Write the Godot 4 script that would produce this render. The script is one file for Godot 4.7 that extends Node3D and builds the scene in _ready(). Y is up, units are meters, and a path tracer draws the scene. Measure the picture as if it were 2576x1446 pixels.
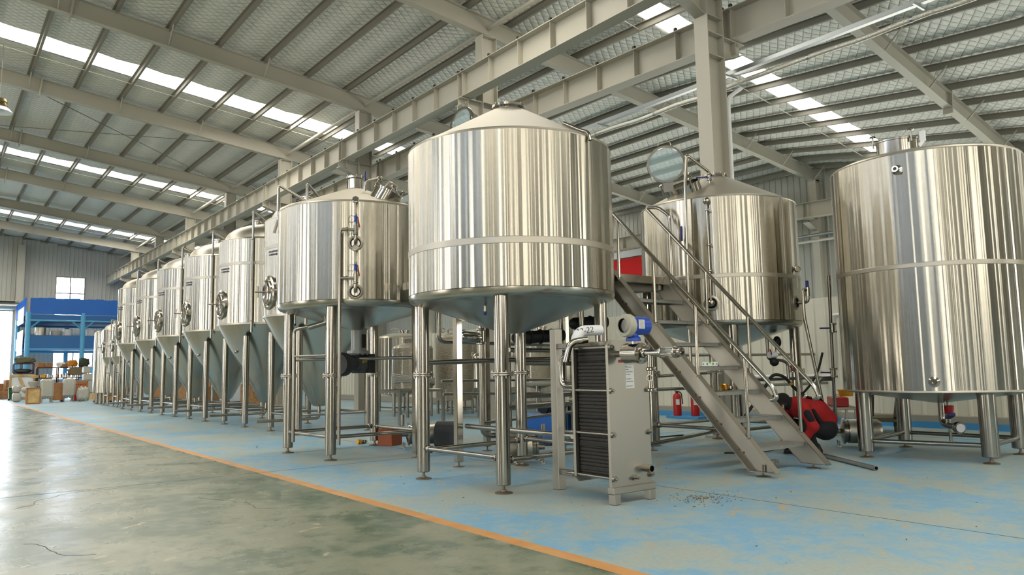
extends Node3D

# ------------------------------------------------------------------ mesh builder
class MB:
	var v := PackedVector3Array()
	var n := PackedVector3Array()
	var t := PackedVector2Array()
	var ix := PackedInt32Array()
	var x := Transform3D.IDENTITY
	func p(pos: Vector3, nrm: Vector3, uv := Vector2.ZERO) -> int:
		v.append(x * pos)
		n.append((x.basis * nrm).normalized())
		t.append(uv)
		return v.size() - 1
	func tri(a: int, b: int, c: int) -> void:
		var g := (v[b] - v[a]).cross(v[c] - v[a])
		if g.dot(n[a] + n[b] + n[c]) > 0.0:
			ix.append(a); ix.append(c); ix.append(b)
		else:
			ix.append(a); ix.append(b); ix.append(c)
	func quad(a: Vector3, b: Vector3, c: Vector3, d: Vector3, nrm: Vector3, w := 0.0, h := 0.0) -> void:
		var i := p(a, nrm, Vector2(0, 0))
		p(b, nrm, Vector2(w if w > 0.0 else a.distance_to(b), 0))
		p(c, nrm, Vector2(w if w > 0.0 else a.distance_to(b), h if h > 0.0 else b.distance_to(c)))
		p(d, nrm, Vector2(0, h if h > 0.0 else b.distance_to(c)))
		tri(i, i + 1, i + 2); tri(i, i + 2, i + 3)
	func box(c: Vector3, s: Vector3, bas := Basis.IDENTITY) -> void:
		var h := s * 0.5
		for ax in 3:
			for sg in [-1.0, 1.0]:
				var nn := Vector3.ZERO; nn[ax] = sg
				var u := Vector3.ZERO; u[(ax + 1) % 3] = h[(ax + 1) % 3]
				var w := Vector3.ZERO; w[(ax + 2) % 3] = h[(ax + 2) % 3]
				var o: Vector3 = nn * h[ax]
				quad(c + bas * (o - u - w), c + bas * (o + u - w), c + bas * (o + u + w), c + bas * (o - u + w), bas * nn)
	# box with chamfered edges
	func cbox(c: Vector3, s: Vector3, ch := 0.01, bas := Basis.IDENTITY) -> void:
		var h := s * 0.5
		ch = minf(ch, minf(h.x, minf(h.y, h.z)) * 0.6)
		for ax in 3:
			var b1 := (ax + 1) % 3
			var b2 := (ax + 2) % 3
			for sg in [-1.0, 1.0]:
				var nn := Vector3.ZERO; nn[ax] = sg
				var q := []
				for k in [[-1, -1], [1, -1], [1, 1], [-1, 1]]:
					var a := Vector3.ZERO
					a[ax] = sg * h[ax]; a[b1] = k[0] * (h[b1] - ch); a[b2] = k[1] * (h[b2] - ch)
					q.append(c + bas * a)
				quad(q[0], q[1], q[2], q[3], bas * nn)
			for s1 in [-1.0, 1.0]:
				for s2 in [-1.0, 1.0]:
					var q := []
					for k in [[0, -1], [0, 1], [1, 1], [1, -1]]:
						var a := Vector3.ZERO
						a[b1] = s1 * (h[b1] - (ch if k[0] == 0 else 0.0)); a[b2] = s2 * (h[b2] - (0.0 if k[0] == 0 else ch))
						a[ax] = k[1] * (h[ax] - ch)
						q.append(c + bas * a)
					var nn := Vector3.ZERO; nn[b1] = s1; nn[b2] = s2
					quad(q[0], q[1], q[2], q[3], bas * nn.normalized())
		for sx in [-1.0, 1.0]:
			for sy in [-1.0, 1.0]:
				for sz in [-1.0, 1.0]:
					var nn: Vector3 = bas * Vector3(sx, sy, sz).normalized()
					var i := p(c + bas * Vector3(sx * h.x, sy * (h.y - ch), sz * (h.z - ch)), nn)
					p(c + bas * Vector3(sx * (h.x - ch), sy * h.y, sz * (h.z - ch)), nn)
					p(c + bas * Vector3(sx * (h.x - ch), sy * (h.y - ch), sz * h.z), nn)
					tri(i, i + 1, i + 2)
	static func frame(d: Vector3) -> Basis:
		d = d.normalized()
		var a := Vector3.UP if absf(d.y) < 0.95 else Vector3.RIGHT
		var u := a.cross(d).normalized()
		return Basis(u, d, u.cross(d))
	func cyl(a: Vector3, b: Vector3, r0: float, r1 := -1.0, seg := 12, cap0 := true, cap1 := true) -> void:
		if r1 < 0.0: r1 = r0
		var f := frame(b - a)
		var l := a.distance_to(b)
		var sl := (r0 - r1) / maxf(l, 1e-5)
		var base := v.size()
		for i in seg + 1:
			var an := TAU * i / seg
			var d := f.x * cos(an) + f.z * sin(an)
			var nn := (d + f.y * sl).normalized()
			p(a + d * r0, nn, Vector2(an * r0, 0)); p(b + d * r1, nn, Vector2(an * r0, l))
		for i in seg:
			var k := base + i * 2
			tri(k, k + 2, k + 1); tri(k + 1, k + 2, k + 3)
		if cap0 and r0 > 0.0: disc(a, -f.y, r0, seg, f)
		if cap1 and r1 > 0.0: disc(b, f.y, r1, seg, f)
	func disc(c: Vector3, nn: Vector3, r: float, seg := 12, f := Basis.IDENTITY) -> void:
		if f == Basis.IDENTITY: f = frame(nn)
		var o := p(c, nn, Vector2(0.5, 0.5))
		for i in seg + 1:
			var an := TAU * i / seg
			p(c + (f.x * cos(an) + f.z * sin(an)) * r, nn, Vector2(0.5 + cos(an) * 0.5, 0.5 + sin(an) * 0.5))
		for i in seg: tri(o, o + 1 + i, o + 2 + i)
	# surface of revolution round local Y (or round axis f.y through c)
	func lathe(pr: Array, seg := 32, c := Vector3.ZERO, f := Basis.IDENTITY, wob := 0.0) -> void:
		var m := pr.size()
		var sn := []
		for i in m - 1:
			var d: Vector2 = pr[i + 1] - pr[i]
			sn.append(Vector2(d.y, -d.x).normalized())
		var arc := 0.0
		for i in m - 1:
			var n0: Vector2 = sn[i]
			var n1: Vector2 = sn[i]
			if i > 0 and sn[i - 1].dot(sn[i]) > 0.8: n0 = (sn[i - 1] + sn[i]).normalized()
			if i < m - 2 and sn[i + 1].dot(sn[i]) > 0.8: n1 = (sn[i + 1] + sn[i]).normalized()
			var a: Vector2 = pr[i]
			var b: Vector2 = pr[i + 1]
			var l := a.distance_to(b)
			var rm := maxf(a.x, b.x)
			var base := v.size()
			for k in seg + 1:
				var an := TAU * k / seg
				var d := f.x * cos(an) + f.z * sin(an)
				p(c + d * a.x + f.y * a.y, d * n0.x + f.y * n0.y, Vector2(an * rm, arc))
				p(c + d * b.x + f.y * b.y, d * n1.x + f.y * n1.y, Vector2(an * rm, arc + l))
			for k in seg:
				var q := base + k * 2
				if a.x > 1e-6: tri(q, q + 2, q + 1)
				if b.x > 1e-6: tri(q + 1, q + 2, q + 3)
			arc += l
	func torus(c: Vector3, axis: Vector3, R: float, r: float, seg := 28, ms := 8) -> void:
		var pr := []
		for i in ms + 1:
			var an := -TAU * i / ms
			pr.append(Vector2(R + r * cos(an), -r * sin(an)))
		lathe(pr, seg, c, frame(axis))
	func ball(c: Vector3, r: Vector3, seg := 14, rings := 8, bas := Basis.IDENTITY) -> void:
		var base := v.size()
		for j in rings + 1:
			var th := PI * j / rings
			for i in seg + 1:
				var an := TAU * i / seg
				var d := Vector3(sin(th) * cos(an), -cos(th), sin(th) * sin(an))
				p(c + bas * (d * r), (bas * (d / r)).normalized(), Vector2(float(i) / seg, float(j) / rings))
		for j in rings:
			for i in seg:
				var q := base + j * (seg + 1) + i
				tri(q, q + 1, q + seg + 1); tri(q + 1, q + seg + 2, q + seg + 1)
	# swept round tube with rounded corners
	func tube(pts: Array, r: float, seg := 10, bend := 0.0, caps := true, bs := 5) -> void:
		var q := []
		for i in pts.size():
			if i == 0 or i == pts.size() - 1 or bend <= 0.0:
				q.append(pts[i]); continue
			var a: Vector3 = pts[i - 1]; var b: Vector3 = pts[i]; var c: Vector3 = pts[i + 1]
			var d0 := (a - b).normalized(); var d1 := (c - b).normalized()
			var k := minf(bend, minf(a.distance_to(b), b.distance_to(c)) * 0.49)
			for j in bs + 1:
				var s := float(j) / bs
				var e0 := b + d0 * k; var e1 := b + d1 * k
				q.append(e0.lerp(b, s).lerp(b.lerp(e1, s), s))
		var m := q.size()
		var f := frame(q[1] - q[0])
		var base := v.size()
		var arc := 0.0
		for i in m:
			var d: Vector3
			if i == 0: d = (q[1] - q[0]).normalized()
			elif i == m - 1: d = (q[m - 1] - q[m - 2]).normalized()
			else: d = ((q[i] - q[i - 1]).normalized() + (q[i + 1] - q[i]).normalized()).normalized()
			if i > 0:
				var od := f.y
				var ax := od.cross(d)
				if ax.length() > 1e-6: f = Basis(ax.normalized(), od.angle_to(d)) * f
				arc += q[i].distance_to(q[i - 1])
			for k in seg + 1:
				var an := TAU * k / seg
				var dd := f.x * cos(an) + f.z * sin(an)
				p(q[i] + dd * r, dd, Vector2(an * r, arc))
		for i in m - 1:
			for k in seg:
				var o := base + i * (seg + 1) + k
				tri(o, o + 1, o + seg + 1); tri(o + 1, o + seg + 2, o + seg + 1)
		if caps:
			disc(q[0], (q[0] - q[1]).normalized(), r, seg)
			disc(q[m - 1], (q[m - 1] - q[m - 2]).normalized(), r, seg)
	# polygon in local XY pushed along Z from z0 to z1
	func prism(poly: PackedVector2Array, z0: float, z1: float, f := Transform3D.IDENTITY) -> void:
		var ids := Geometry2D.triangulate_polygon(poly)
		for s in 2:
			var z := z0 if s == 0 else z1
			var nn := f.basis * Vector3(0, 0, (-1.0 if s == 0 else 1.0) * signf(z1 - z0))
			var base := v.size()
			for q in poly: p(f * Vector3(q.x, q.y, z), nn, q)
			for i in range(0, ids.size(), 3): tri(base + ids[i], base + ids[i + 1], base + ids[i + 2])
		var cw := Geometry2D.is_polygon_clockwise(poly)
		for i in poly.size():
			var a := poly[i]; var b := poly[(i + 1) % poly.size()]
			var e := (b - a).normalized()
			var nn := Vector3(e.y, -e.x, 0)
			if cw: nn = -nn
			quad(f * Vector3(a.x, a.y, z0), f * Vector3(b.x, b.y, z0), f * Vector3(b.x, b.y, z1), f * Vector3(a.x, a.y, z1), f.basis * nn)
	func bolt(at: Vector3, d: Vector3, r: float, h: float) -> void:
		cyl(at, at + d.normalized() * h, r, r, 6, false, true)
		cyl(at + d.normalized() * h, at + d.normalized() * h * 1.6, r * 0.55, r * 0.55, 6, false, true)
	func mesh(m: Material) -> ArrayMesh:
		var a := []
		a.resize(Mesh.ARRAY_MAX)
		a[Mesh.ARRAY_VERTEX] = v; a[Mesh.ARRAY_NORMAL] = n; a[Mesh.ARRAY_TEX_UV] = t; a[Mesh.ARRAY_INDEX] = ix
		var o := ArrayMesh.new()
		o.add_surface_from_arrays(Mesh.PRIMITIVE_TRIANGLES, a)
		o.surface_set_material(0, m)
		return o

var M := {}
var used := {}

func numbered(nm: String) -> String:
	if not used.has(nm):
		used[nm] = 0
		return nm
	used[nm] += 1
	return "%s_%03d" % [nm, used[nm]]

func part(nm: String, b: MB, m: Material, parent: Node, label := "") -> MeshInstance3D:
	return inst(nm, b.mesh(m), parent, label)

func inst(nm: String, me: Mesh, parent: Node, label := "", xf := Transform3D.IDENTITY) -> MeshInstance3D:
	var o := MeshInstance3D.new()
	o.mesh = me
	o.name = nm
	o.transform = xf
	o.cast_shadow = GeometryInstance3D.SHADOW_CASTING_SETTING_ON
	parent.add_child(o, true)
	if label: o.set_meta("label", label)
	return o

func thing(nm: String, label: String, cat: String, at := Vector3.ZERO, turn := 0.0, group := "") -> Node3D:
	var o := Node3D.new()
	o.name = numbered(nm)
	add_child(o)
	o.position = at
	o.rotation.y = turn
	tag(o, label, cat, group)
	return o

func single(nm: String, b: MB, m: Material, label: String, cat: String, at := Vector3.ZERO, turn := 0.0, group := "") -> MeshInstance3D:
	var o := inst(numbered(nm), b.mesh(m), self)
	o.position = at
	o.rotation.y = turn
	tag(o, label, cat, group)
	return o

func tag(o: Node, label: String, cat: String, group := "") -> void:
	o.set_meta("label", label)
	o.set_meta("category", cat)
	if group: o.set_meta("group", group)

func copy(root: Node3D, at: Vector3, turn: float, label := "") -> Node3D:
	var r: Node3D = root.duplicate()
	r.name = numbered(String(root.name).rstrip("0123456789").trim_suffix("_"))
	add_child(r)
	r.position = at
	r.rotation.y = turn
	if label: r.set_meta("label", label)
	return r

func struct(nm: String, label: String) -> Node3D:
	var o := Node3D.new()
	o.name = numbered(nm)
	add_child(o)
	o.set_meta("kind", "structure")
	o.set_meta("label", label)
	return o

func V(a: float, b: float, c: float) -> Vector3: return Vector3(a, b, c)

# ------------------------------------------------------------------ materials
func mat(nm: String, col: Color, rough := 0.6, metal := 0.0) -> StandardMaterial3D:
	var m := StandardMaterial3D.new()
	m.resource_name = nm
	m.albedo_color = col
	m.roughness = rough
	m.metallic = metal
	M[nm] = m
	return m

func ramp(stops: Array) -> Gradient:
	var g := Gradient.new()
	var o := PackedFloat32Array(); var c := PackedColorArray()
	for s in stops:
		o.append(s[0]); c.append(s[1])
	g.offsets = o; g.colors = c
	return g

func noise_tex(sz: int, freq: float, oct: int, stops: Array, sd := 1, typ := FastNoiseLite.TYPE_SIMPLEX_SMOOTH, as_normal := false, bump := 4.0) -> NoiseTexture2D:
	var f := FastNoiseLite.new()
	f.seed = sd; f.frequency = freq; f.noise_type = typ
	f.fractal_octaves = oct
	f.fractal_type = FastNoiseLite.FRACTAL_FBM if oct > 1 else FastNoiseLite.FRACTAL_NONE
	var t := NoiseTexture2D.new()
	t.width = sz; t.height = sz; t.seamless = true; t.noise = f
	t.as_normal_map = as_normal; t.bump_strength = bump
	if stops: t.color_ramp = ramp(stops)
	return t

func tri_tex(m: StandardMaterial3D, tex: Texture2D, size: float) -> void:
	m.albedo_texture = tex
	m.uv1_triplanar = true
	m.uv1_world_triplanar = true
	m.uv1_scale = Vector3.ONE / size

func G(g: float) -> Color: return Color(g, g, g)

func materials() -> void:
	# brushed stainless: lines run round the tank, so highlights smear up and down
	var m := mat("stainless_brushed", Color(0.72, 0.70, 0.65), 0.23, 1.0)
	m.anisotropy_enabled = true; m.anisotropy = -1.0
	# rolled sheet is never quite flat (shallow upright waves), and the belt leaves fine level scratches
	var wav := FastNoiseLite.new(); wav.seed = 5; wav.frequency = 1.0
	var rn := RandomNumberGenerator.new(); rn.seed = 3
	var nxs := PackedFloat32Array()
	for x in 2048:
		var an := TAU * x / 2048.0
		var nx := 0.0
		for q in [[3.0, 0.60, 0.0], [9.0, 0.34, 40.0], [26.0, 0.16, 90.0], [60.0, 0.05, 150.0]]: nx += wav.get_noise_2d(cos(an) * q[0] + q[2], sin(an) * q[0]) * q[1]
		nxs.append(nx * 0.42)
	var px := PackedByteArray(); px.resize(2048 * 256 * 3)
	var at := 0
	for y in 256:
		var ny := rn.randfn(0.0, 0.012)
		for x in 2048:
			var nn := Vector3(nxs[x], ny, 1.0).normalized()
			px[at] = int(nn.x * 127.5 + 128.0); px[at + 1] = int(nn.y * 127.5 + 128.0); px[at + 2] = int(nn.z * 127.5 + 127.5)
			at += 3
	var im := Image.create_from_data(2048, 256, false, Image.FORMAT_RGB8, px)
	m.normal_enabled = true; m.normal_texture = ImageTexture.create_from_image(im); m.normal_scale = 1.0
	m.uv1_scale = Vector3(1.0 / 7.0, 1.0 / 0.35, 1)
	# the fermenters are rolled from thinner sheet with more waves
	var m2: StandardMaterial3D = m.duplicate()
	m2.resource_name = "stainless_brushed_thin"; m2.normal_scale = 1.6; m2.uv1_scale = Vector3(1.0 / 4.2, 1.0 / 0.35, 1)
	M["stainless_brushed_thin"] = m2
	m = mat("stainless_satin", Color(0.70, 0.68, 0.63), 0.42, 1.0)
	m = mat("stainless_cone", Color(0.72, 0.70, 0.65), 0.26, 1.0)
	m.anisotropy_enabled = true; m.anisotropy = -0.6
	m = mat("stainless_top", Color(0.72, 0.70, 0.65), 0.55, 1.0)
	m = mat("stainless_polished", Color(0.66, 0.64, 0.60), 0.16, 1.0)
	m = mat("stainless_pipe", Color(0.60, 0.585, 0.55), 0.20, 1.0)
	m = mat("stainless_sheet", Color(0.60, 0.585, 0.55), 0.40, 1.0)
	m = mat("weld_mark", Color(0.36, 0.27, 0.2), 0.5, 0.6)
	m = mat("foot_steel", Color(0.52, 0.47, 0.40), 0.5, 0.8)
	m = mat("galvanised", Color(0.62, 0.64, 0.64), 0.35, 0.9)
	m = mat("foil_wrap", Color(0.80, 0.79, 0.75), 0.42, 0.75)
	m.normal_enabled = true; m.normal_texture = noise_tex(256, 0.04, 3, [], 8, FastNoiseLite.TYPE_SIMPLEX, true, 6.0)
	m.uv1_triplanar = true; m.uv1_scale = Vector3.ONE * 3.0
	m = mat("steel_paint", Color(0.67, 0.655, 0.60), 0.55)
	m = mat("steel_paint_dark", Color(0.50, 0.485, 0.44), 0.6)
	m = mat("rust", Color(0.36, 0.2, 0.12), 0.9)
	m = mat("rail_black", Color(0.12, 0.08, 0.06), 0.6)
	m = mat("rubber", Color(0.035, 0.035, 0.037), 0.6)
	m = mat("gasket", Color(0.14, 0.125, 0.10), 0.55)
	m = mat("motor_grey", Color(0.17, 0.18, 0.185), 0.5)
	m = mat("cast_grey", Color(0.55, 0.56, 0.55), 0.45, 0.5)
	m = mat("meter_blue", Color(0.10, 0.25, 0.62), 0.35)
	m = mat("handle_blue", Color(0.03, 0.08, 0.42), 0.45)
	m = mat("meter_grey", Color(0.62, 0.61, 0.55), 0.5)
	m = mat("plastic_white", Color(0.85, 0.86, 0.87), 0.5)
	m = mat("label_white", Color(0.80, 0.80, 0.78), 0.6)
	m = mat("ink", Color(0.08, 0.08, 0.12), 0.7)
	m = mat("ink_grey", Color(0.35, 0.36, 0.40), 0.7)
	m = mat("red_paint", Color(0.62, 0.02, 0.02), 0.4)
	m = mat("red_banner", Color(0.80, 0.03, 0.03), 0.7)
	m = mat("brass", Color(0.78, 0.58, 0.26), 0.32, 1.0)
	m = mat("copper_box", Color(0.58, 0.30, 0.16), 0.7)
	m = mat("rack_blue", Color(0.16, 0.40, 0.62), 0.55)
	m = mat("rack_post_blue", Color(0.32, 0.62, 0.78), 0.5)
	m = mat("sheet_blue", Color(0.12, 0.42, 0.76), 0.5)
	m = mat("cable", Color(0.02, 0.02, 0.02), 0.5)
	m = mat("hose_black", Color(0.03, 0.03, 0.03), 0.55)
	m = mat("tape_yellow", Color(0.70, 0.52, 0.10), 0.6)
	m = mat("crate_yellow", Color(0.80, 0.56, 0.04), 0.5)
	m = mat("rope", Color(0.42, 0.37, 0.28), 0.95)
	m = mat("cart_brown", Color(0.16, 0.09, 0.055), 0.7)
	m = mat("green_bin", Color(0.02, 0.26, 0.08), 0.5)
	m = mat("wood_brown", Color(0.24, 0.10, 0.06), 0.6)
	m = mat("pine", Color(1, 1, 1), 0.75)
	tri_tex(m, noise_tex(256, 0.012, 3, [[0, Color(0.66, 0.53, 0.33)], [1, Color(0.80, 0.70, 0.50)]], 6), 1.2)
	m = mat("cardboard", Color(1, 1, 1), 0.85)
	tri_tex(m, noise_tex(256, 0.01, 3, [[0, Color(0.52, 0.36, 0.22)], [1, Color(0.64, 0.46, 0.30)]], 7), 1.5)
	m = mat("plywood", Color(1, 1, 1), 0.8)
	tri_tex(m, noise_tex(256, 0.02, 4, [[0, Color(0.58, 0.40, 0.22)], [0.5, Color(0.70, 0.52, 0.32)], [1, Color(0.78, 0.62, 0.42)]], 9, FastNoiseLite.TYPE_CELLULAR), 0.7)
	m = mat("canvas_green", Color(0.21, 0.24, 0.17), 0.9)
	m = mat("canvas_olive", Color(0.37, 0.36, 0.27), 0.9)
	m = mat("sack_yellow", Color(0.68, 0.44, 0.08), 0.85)
	m = mat("film", Color(0.62, 0.61, 0.57), 0.3)
	m.normal_enabled = true; m.normal_texture = noise_tex(256, 0.02, 3, [], 11, FastNoiseLite.TYPE_SIMPLEX, true, 4.0)
	m.uv1_triplanar = true; m.uv1_scale = Vector3.ONE * 1.6
	# stretch film over steel: crinkled mirror
	m = mat("wrapped_steel", Color(0.60, 0.57, 0.50), 0.30, 0.8)
	m.clearcoat_enabled = true; m.clearcoat = 0.8; m.clearcoat_roughness = 0.12
	m.normal_enabled = true; m.normal_texture = noise_tex(512, 0.02, 4, [], 12, FastNoiseLite.TYPE_SIMPLEX, true, 9.0)
	m.uv1_scale = Vector3(0.6, 3.2, 1)
	# glass
	m = mat("lid_glass", Color(0.75, 0.86, 0.88, 0.22), 0.03)
	m.transparency = BaseMaterial3D.TRANSPARENCY_ALPHA
	m = mat("window_glass", Color(0.9, 0.95, 0.95, 0.08), 0.02)
	m.transparency = BaseMaterial3D.TRANSPARENCY_ALPHA
	m = mat("tube_glass", Color(0.85, 0.92, 0.92, 0.15), 0.03)
	m.transparency = BaseMaterial3D.TRANSPARENCY_ALPHA
	m = mat("dark_glass", Color(0.05, 0.06, 0.05), 0.08)
	# daylight panels: fibreglass sheets and frosted panes glowing with the sky outside
	m = mat("daylight_panel", Color(0.9, 0.9, 0.88), 0.6)
	m.emission_enabled = true; m.emission = Color(1.0, 0.985, 0.95); m.emission_energy_multiplier = 4.0
	m = mat("daylight_window", Color(0.9, 0.9, 0.88), 0.6)
	m.emission_enabled = true; m.emission = Color(1.0, 0.985, 0.95); m.emission_energy_multiplier = 2.2
	m = mat("green_vial", Color(0.35, 0.62, 0.08), 0.2)
	m = mat("dirt", Color(0.45, 0.38, 0.26), 0.95)
	m = mat("brass_dull", Color(0.42, 0.36, 0.20), 0.4, 0.7)
	m = mat("tape_brown", Color(0.45, 0.31, 0.18), 0.5)
	m = mat("cloth_red", Color(0.55, 0.025, 0.03), 0.85)
	m = mat("cloth_navy", Color(0.035, 0.04, 0.07), 0.9)
	m = mat("cloth_black", Color(0.02, 0.02, 0.02), 0.95)
	m = mat("skin", Color(0.62, 0.40, 0.28), 0.55)
	m = mat("hair", Color(0.02, 0.018, 0.016), 0.7)
	m = mat("mask_blue", Color(0.50, 0.66, 0.80), 0.8)
	m = mat("lamp_white", Color(0.85, 0.88, 0.92), 0.4)
	# walls
	m = mat("wall_panel", Color(0.66, 0.66, 0.62), 0.5)
	m = mat("wall_cream", Color(1, 1, 1), 0.45)
	tri_tex(m, noise_tex(512, 0.006, 4, [[0, Color(0.74, 0.73, 0.67)], [1, Color(0.82, 0.81, 0.75)]], 15), 6.0)
	m = mat("concrete", Color(0.55, 0.54, 0.5), 0.8)
	m = mat("skirt_blue", Color(0.22, 0.50, 0.70), 0.5)
	ceiling_material()
	floor_materials()
	m = mat("tread_plate", Color(0.62, 0.62, 0.60), 0.4, 0.85)
	var hp := Image.create(128, 128, false, Image.FORMAT_RGB8)
	hp.fill(Color.BLACK)
	for y in 128:
		for x in 128:
			var cx := int(x / 32); var cy := int(y / 32)
			var lx := (x % 32) - 15.5; var ly := (y % 32) - 15.5
			var d := (lx + ly) if (cx + cy) % 2 == 0 else (lx - ly)
			var e := (lx - ly) if (cx + cy) % 2 == 0 else (lx + ly)
			var r := pow(d / 19.0, 2.0) + pow(e / 5.0, 2.0)
			hp.set_pixel(x, y, G(clampf((1.0 - r) * 2.0, 0.0, 1.0)))
	m.heightmap_enabled = true; m.heightmap_texture = ImageTexture.create_from_image(hp); m.heightmap_scale = 0.6
	m.uv1_triplanar = true; m.uv1_scale = Vector3.ONE * 7.0

func ceiling_material() -> void:
	# foil-faced quilt pressed against a diamond wire net
	var n := 256
	var im := Image.create(n, n, false, Image.FORMAT_RGB8)
	var hm := Image.create(n, n, false, Image.FORMAT_RGB8)
	var fn := FastNoiseLite.new(); fn.seed = 21; fn.frequency = 0.02
	for y in n:
		for x in n:
			var u := float(x) / n * 2.0; var w := float(y) / n * 2.0
			var a := absf(fposmod(u + w, 1.0) - 0.5) * 2.0
			var b := absf(fposmod(u - w, 1.0) - 0.5) * 2.0
			var e := maxf(a, b)
			var line := smoothstep(0.93, 0.985, e)
			var k := 0.86 + fn.get_noise_2d(x, y) * 0.04
			im.set_pixel(x, y, Color(0.97, 0.97, 0.93) * lerpf(k, 0.50, line * 0.85))
			var h := (1.0 - a * a) * (1.0 - b * b)
			hm.set_pixel(x, y, G(pow(h, 0.5)))
	var m := mat("roof_quilt", Color(1, 1, 1), 0.5, 0.0)
	m.albedo_texture = ImageTexture.create_from_image(im)
	m.heightmap_enabled = true; m.heightmap_texture = ImageTexture.create_from_image(hm); m.heightmap_scale = 3.0
	m.uv1_scale = Vector3(1.0 / 0.62, 1.0 / 0.44, 1)

func floor_image(sz: int, base: Color, strong: Color, dust: Color, chip: Color, chip_at: float, sd: int, smear: float) -> Image:
	var im := Image.create(sz, sz, false, Image.FORMAT_RGB8)
	var f := []
	for s in [[0.0045, 5], [0.030, 4], [0.016, 3], [0.15, 2]]:
		var q := FastNoiseLite.new()
		q.seed = sd + f.size() * 17; q.frequency = s[0]; q.fractal_octaves = s[1]; q.fractal_gain = 0.55
		q.noise_type = FastNoiseLite.TYPE_SIMPLEX_SMOOTH
		f.append(q.get_seamless_image(sz, sz, false, false, 0.1, true))
	var a: Image = f[0]; var b: Image = f[1]; var c: Image = f[2]; var d: Image = f[3]
	for y in sz:
		for x in sz:
			var na := a.get_pixel(x, y).r
			var nb := b.get_pixel(int(x * smear) % sz, y).r
			var nd := d.get_pixel(x, y).r
			var k := smoothstep(0.30, 0.66, na * 0.70 + nb * 0.34 + (nd - 0.5) * 0.10 - 0.06)
			var col := strong.lerp(base, smoothstep(0.28, 0.62, nb * 0.55 + na * 0.45)).lerp(dust, k)
			var nc := c.get_pixel((x + y) % sz, y).r + (nd - 0.5) * 0.08
			if nc > chip_at: col = col.lerp(chip, smoothstep(chip_at, chip_at + 0.02, nc))
			im.set_pixel(x, y, col * (0.965 + nd * 0.07))
	return im

func floor_materials() -> void:
	var m := mat("floor_blue", Color(1, 1, 1), 0.52)
	m.albedo_texture = ImageTexture.create_from_image(floor_image(1400, Color(0.54, 0.65, 0.70), Color(0.45, 0.62, 0.73), Color(0.60, 0.64, 0.62), Color(0.68, 0.61, 0.50), 0.83, 31, 1.0))
	m.roughness_texture = noise_tex(512, 0.012, 4, [[0, G(0.75)], [1, G(1.0)]], 33)
	m.uv1_scale = Vector3(1.0 / 9.0, 1.0 / 9.0, 1)
	m.metallic_specular = 0.4
	m = mat("floor_green", Color(1, 1, 1), 0.38)
	m.albedo_texture = ImageTexture.create_from_image(floor_image(1400, Color(0.42, 0.46, 0.39), Color(0.33, 0.39, 0.32), Color(0.50, 0.51, 0.43), Color(0.64, 0.61, 0.52), 0.86, 51, 1.0))
	m.roughness_texture = noise_tex(512, 0.02, 4, [[0, G(0.5)], [1, G(1.0)]], 35)
	m.normal_enabled = true; m.normal_texture = noise_tex(512, 0.012, 3, [], 36, FastNoiseLite.TYPE_SIMPLEX_SMOOTH, true, 2.0); m.normal_scale = 0.1
	m.uv1_scale = Vector3(1.0 / 8.0, 1.0 / 8.0, 1)
	m = mat("floor_orange", Color(1, 1, 1), 0.5)
	tri_tex(m, noise_tex(512, 0.02, 4, [[0, Color(0.72, 0.50, 0.29)], [0.6, Color(0.75, 0.55, 0.34)], [1, Color(0.70, 0.60, 0.44)]], 37), 3.0)
	m = mat("joint", Color(0.22, 0.24, 0.23), 0.9)

# ------------------------------------------------------------------ hall geometry
const XC := 10.3        # row of columns inside the hall
const ZEND := -58.5
const ZREAR := 14.0
const XSIDE := 24.9
const XLEFT := -17.0
const XRIDGE := -4.0
var frames := []        # z of the portal frames
var purl := []          # x of the purlins
var strips := [[1.5, 2.5], [-11.65, -10.9], [-25.1, -24.0], [-37.9, -36.8], [-51.6, -50.4]]

# underside of the rafters
func yr(x: float, z: float) -> float:
	var xx := x if x > XRIDGE else 2.0 * XRIDGE - x
	return 9.12 - 0.113 * (xx - XC) - 0.09 * maxf(0.0, xx - 11.0) * clampf((z + 14.21) / 6.48, 0.0, 1.35) * (1.0 if x > XRIDGE else 0.0)

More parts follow.
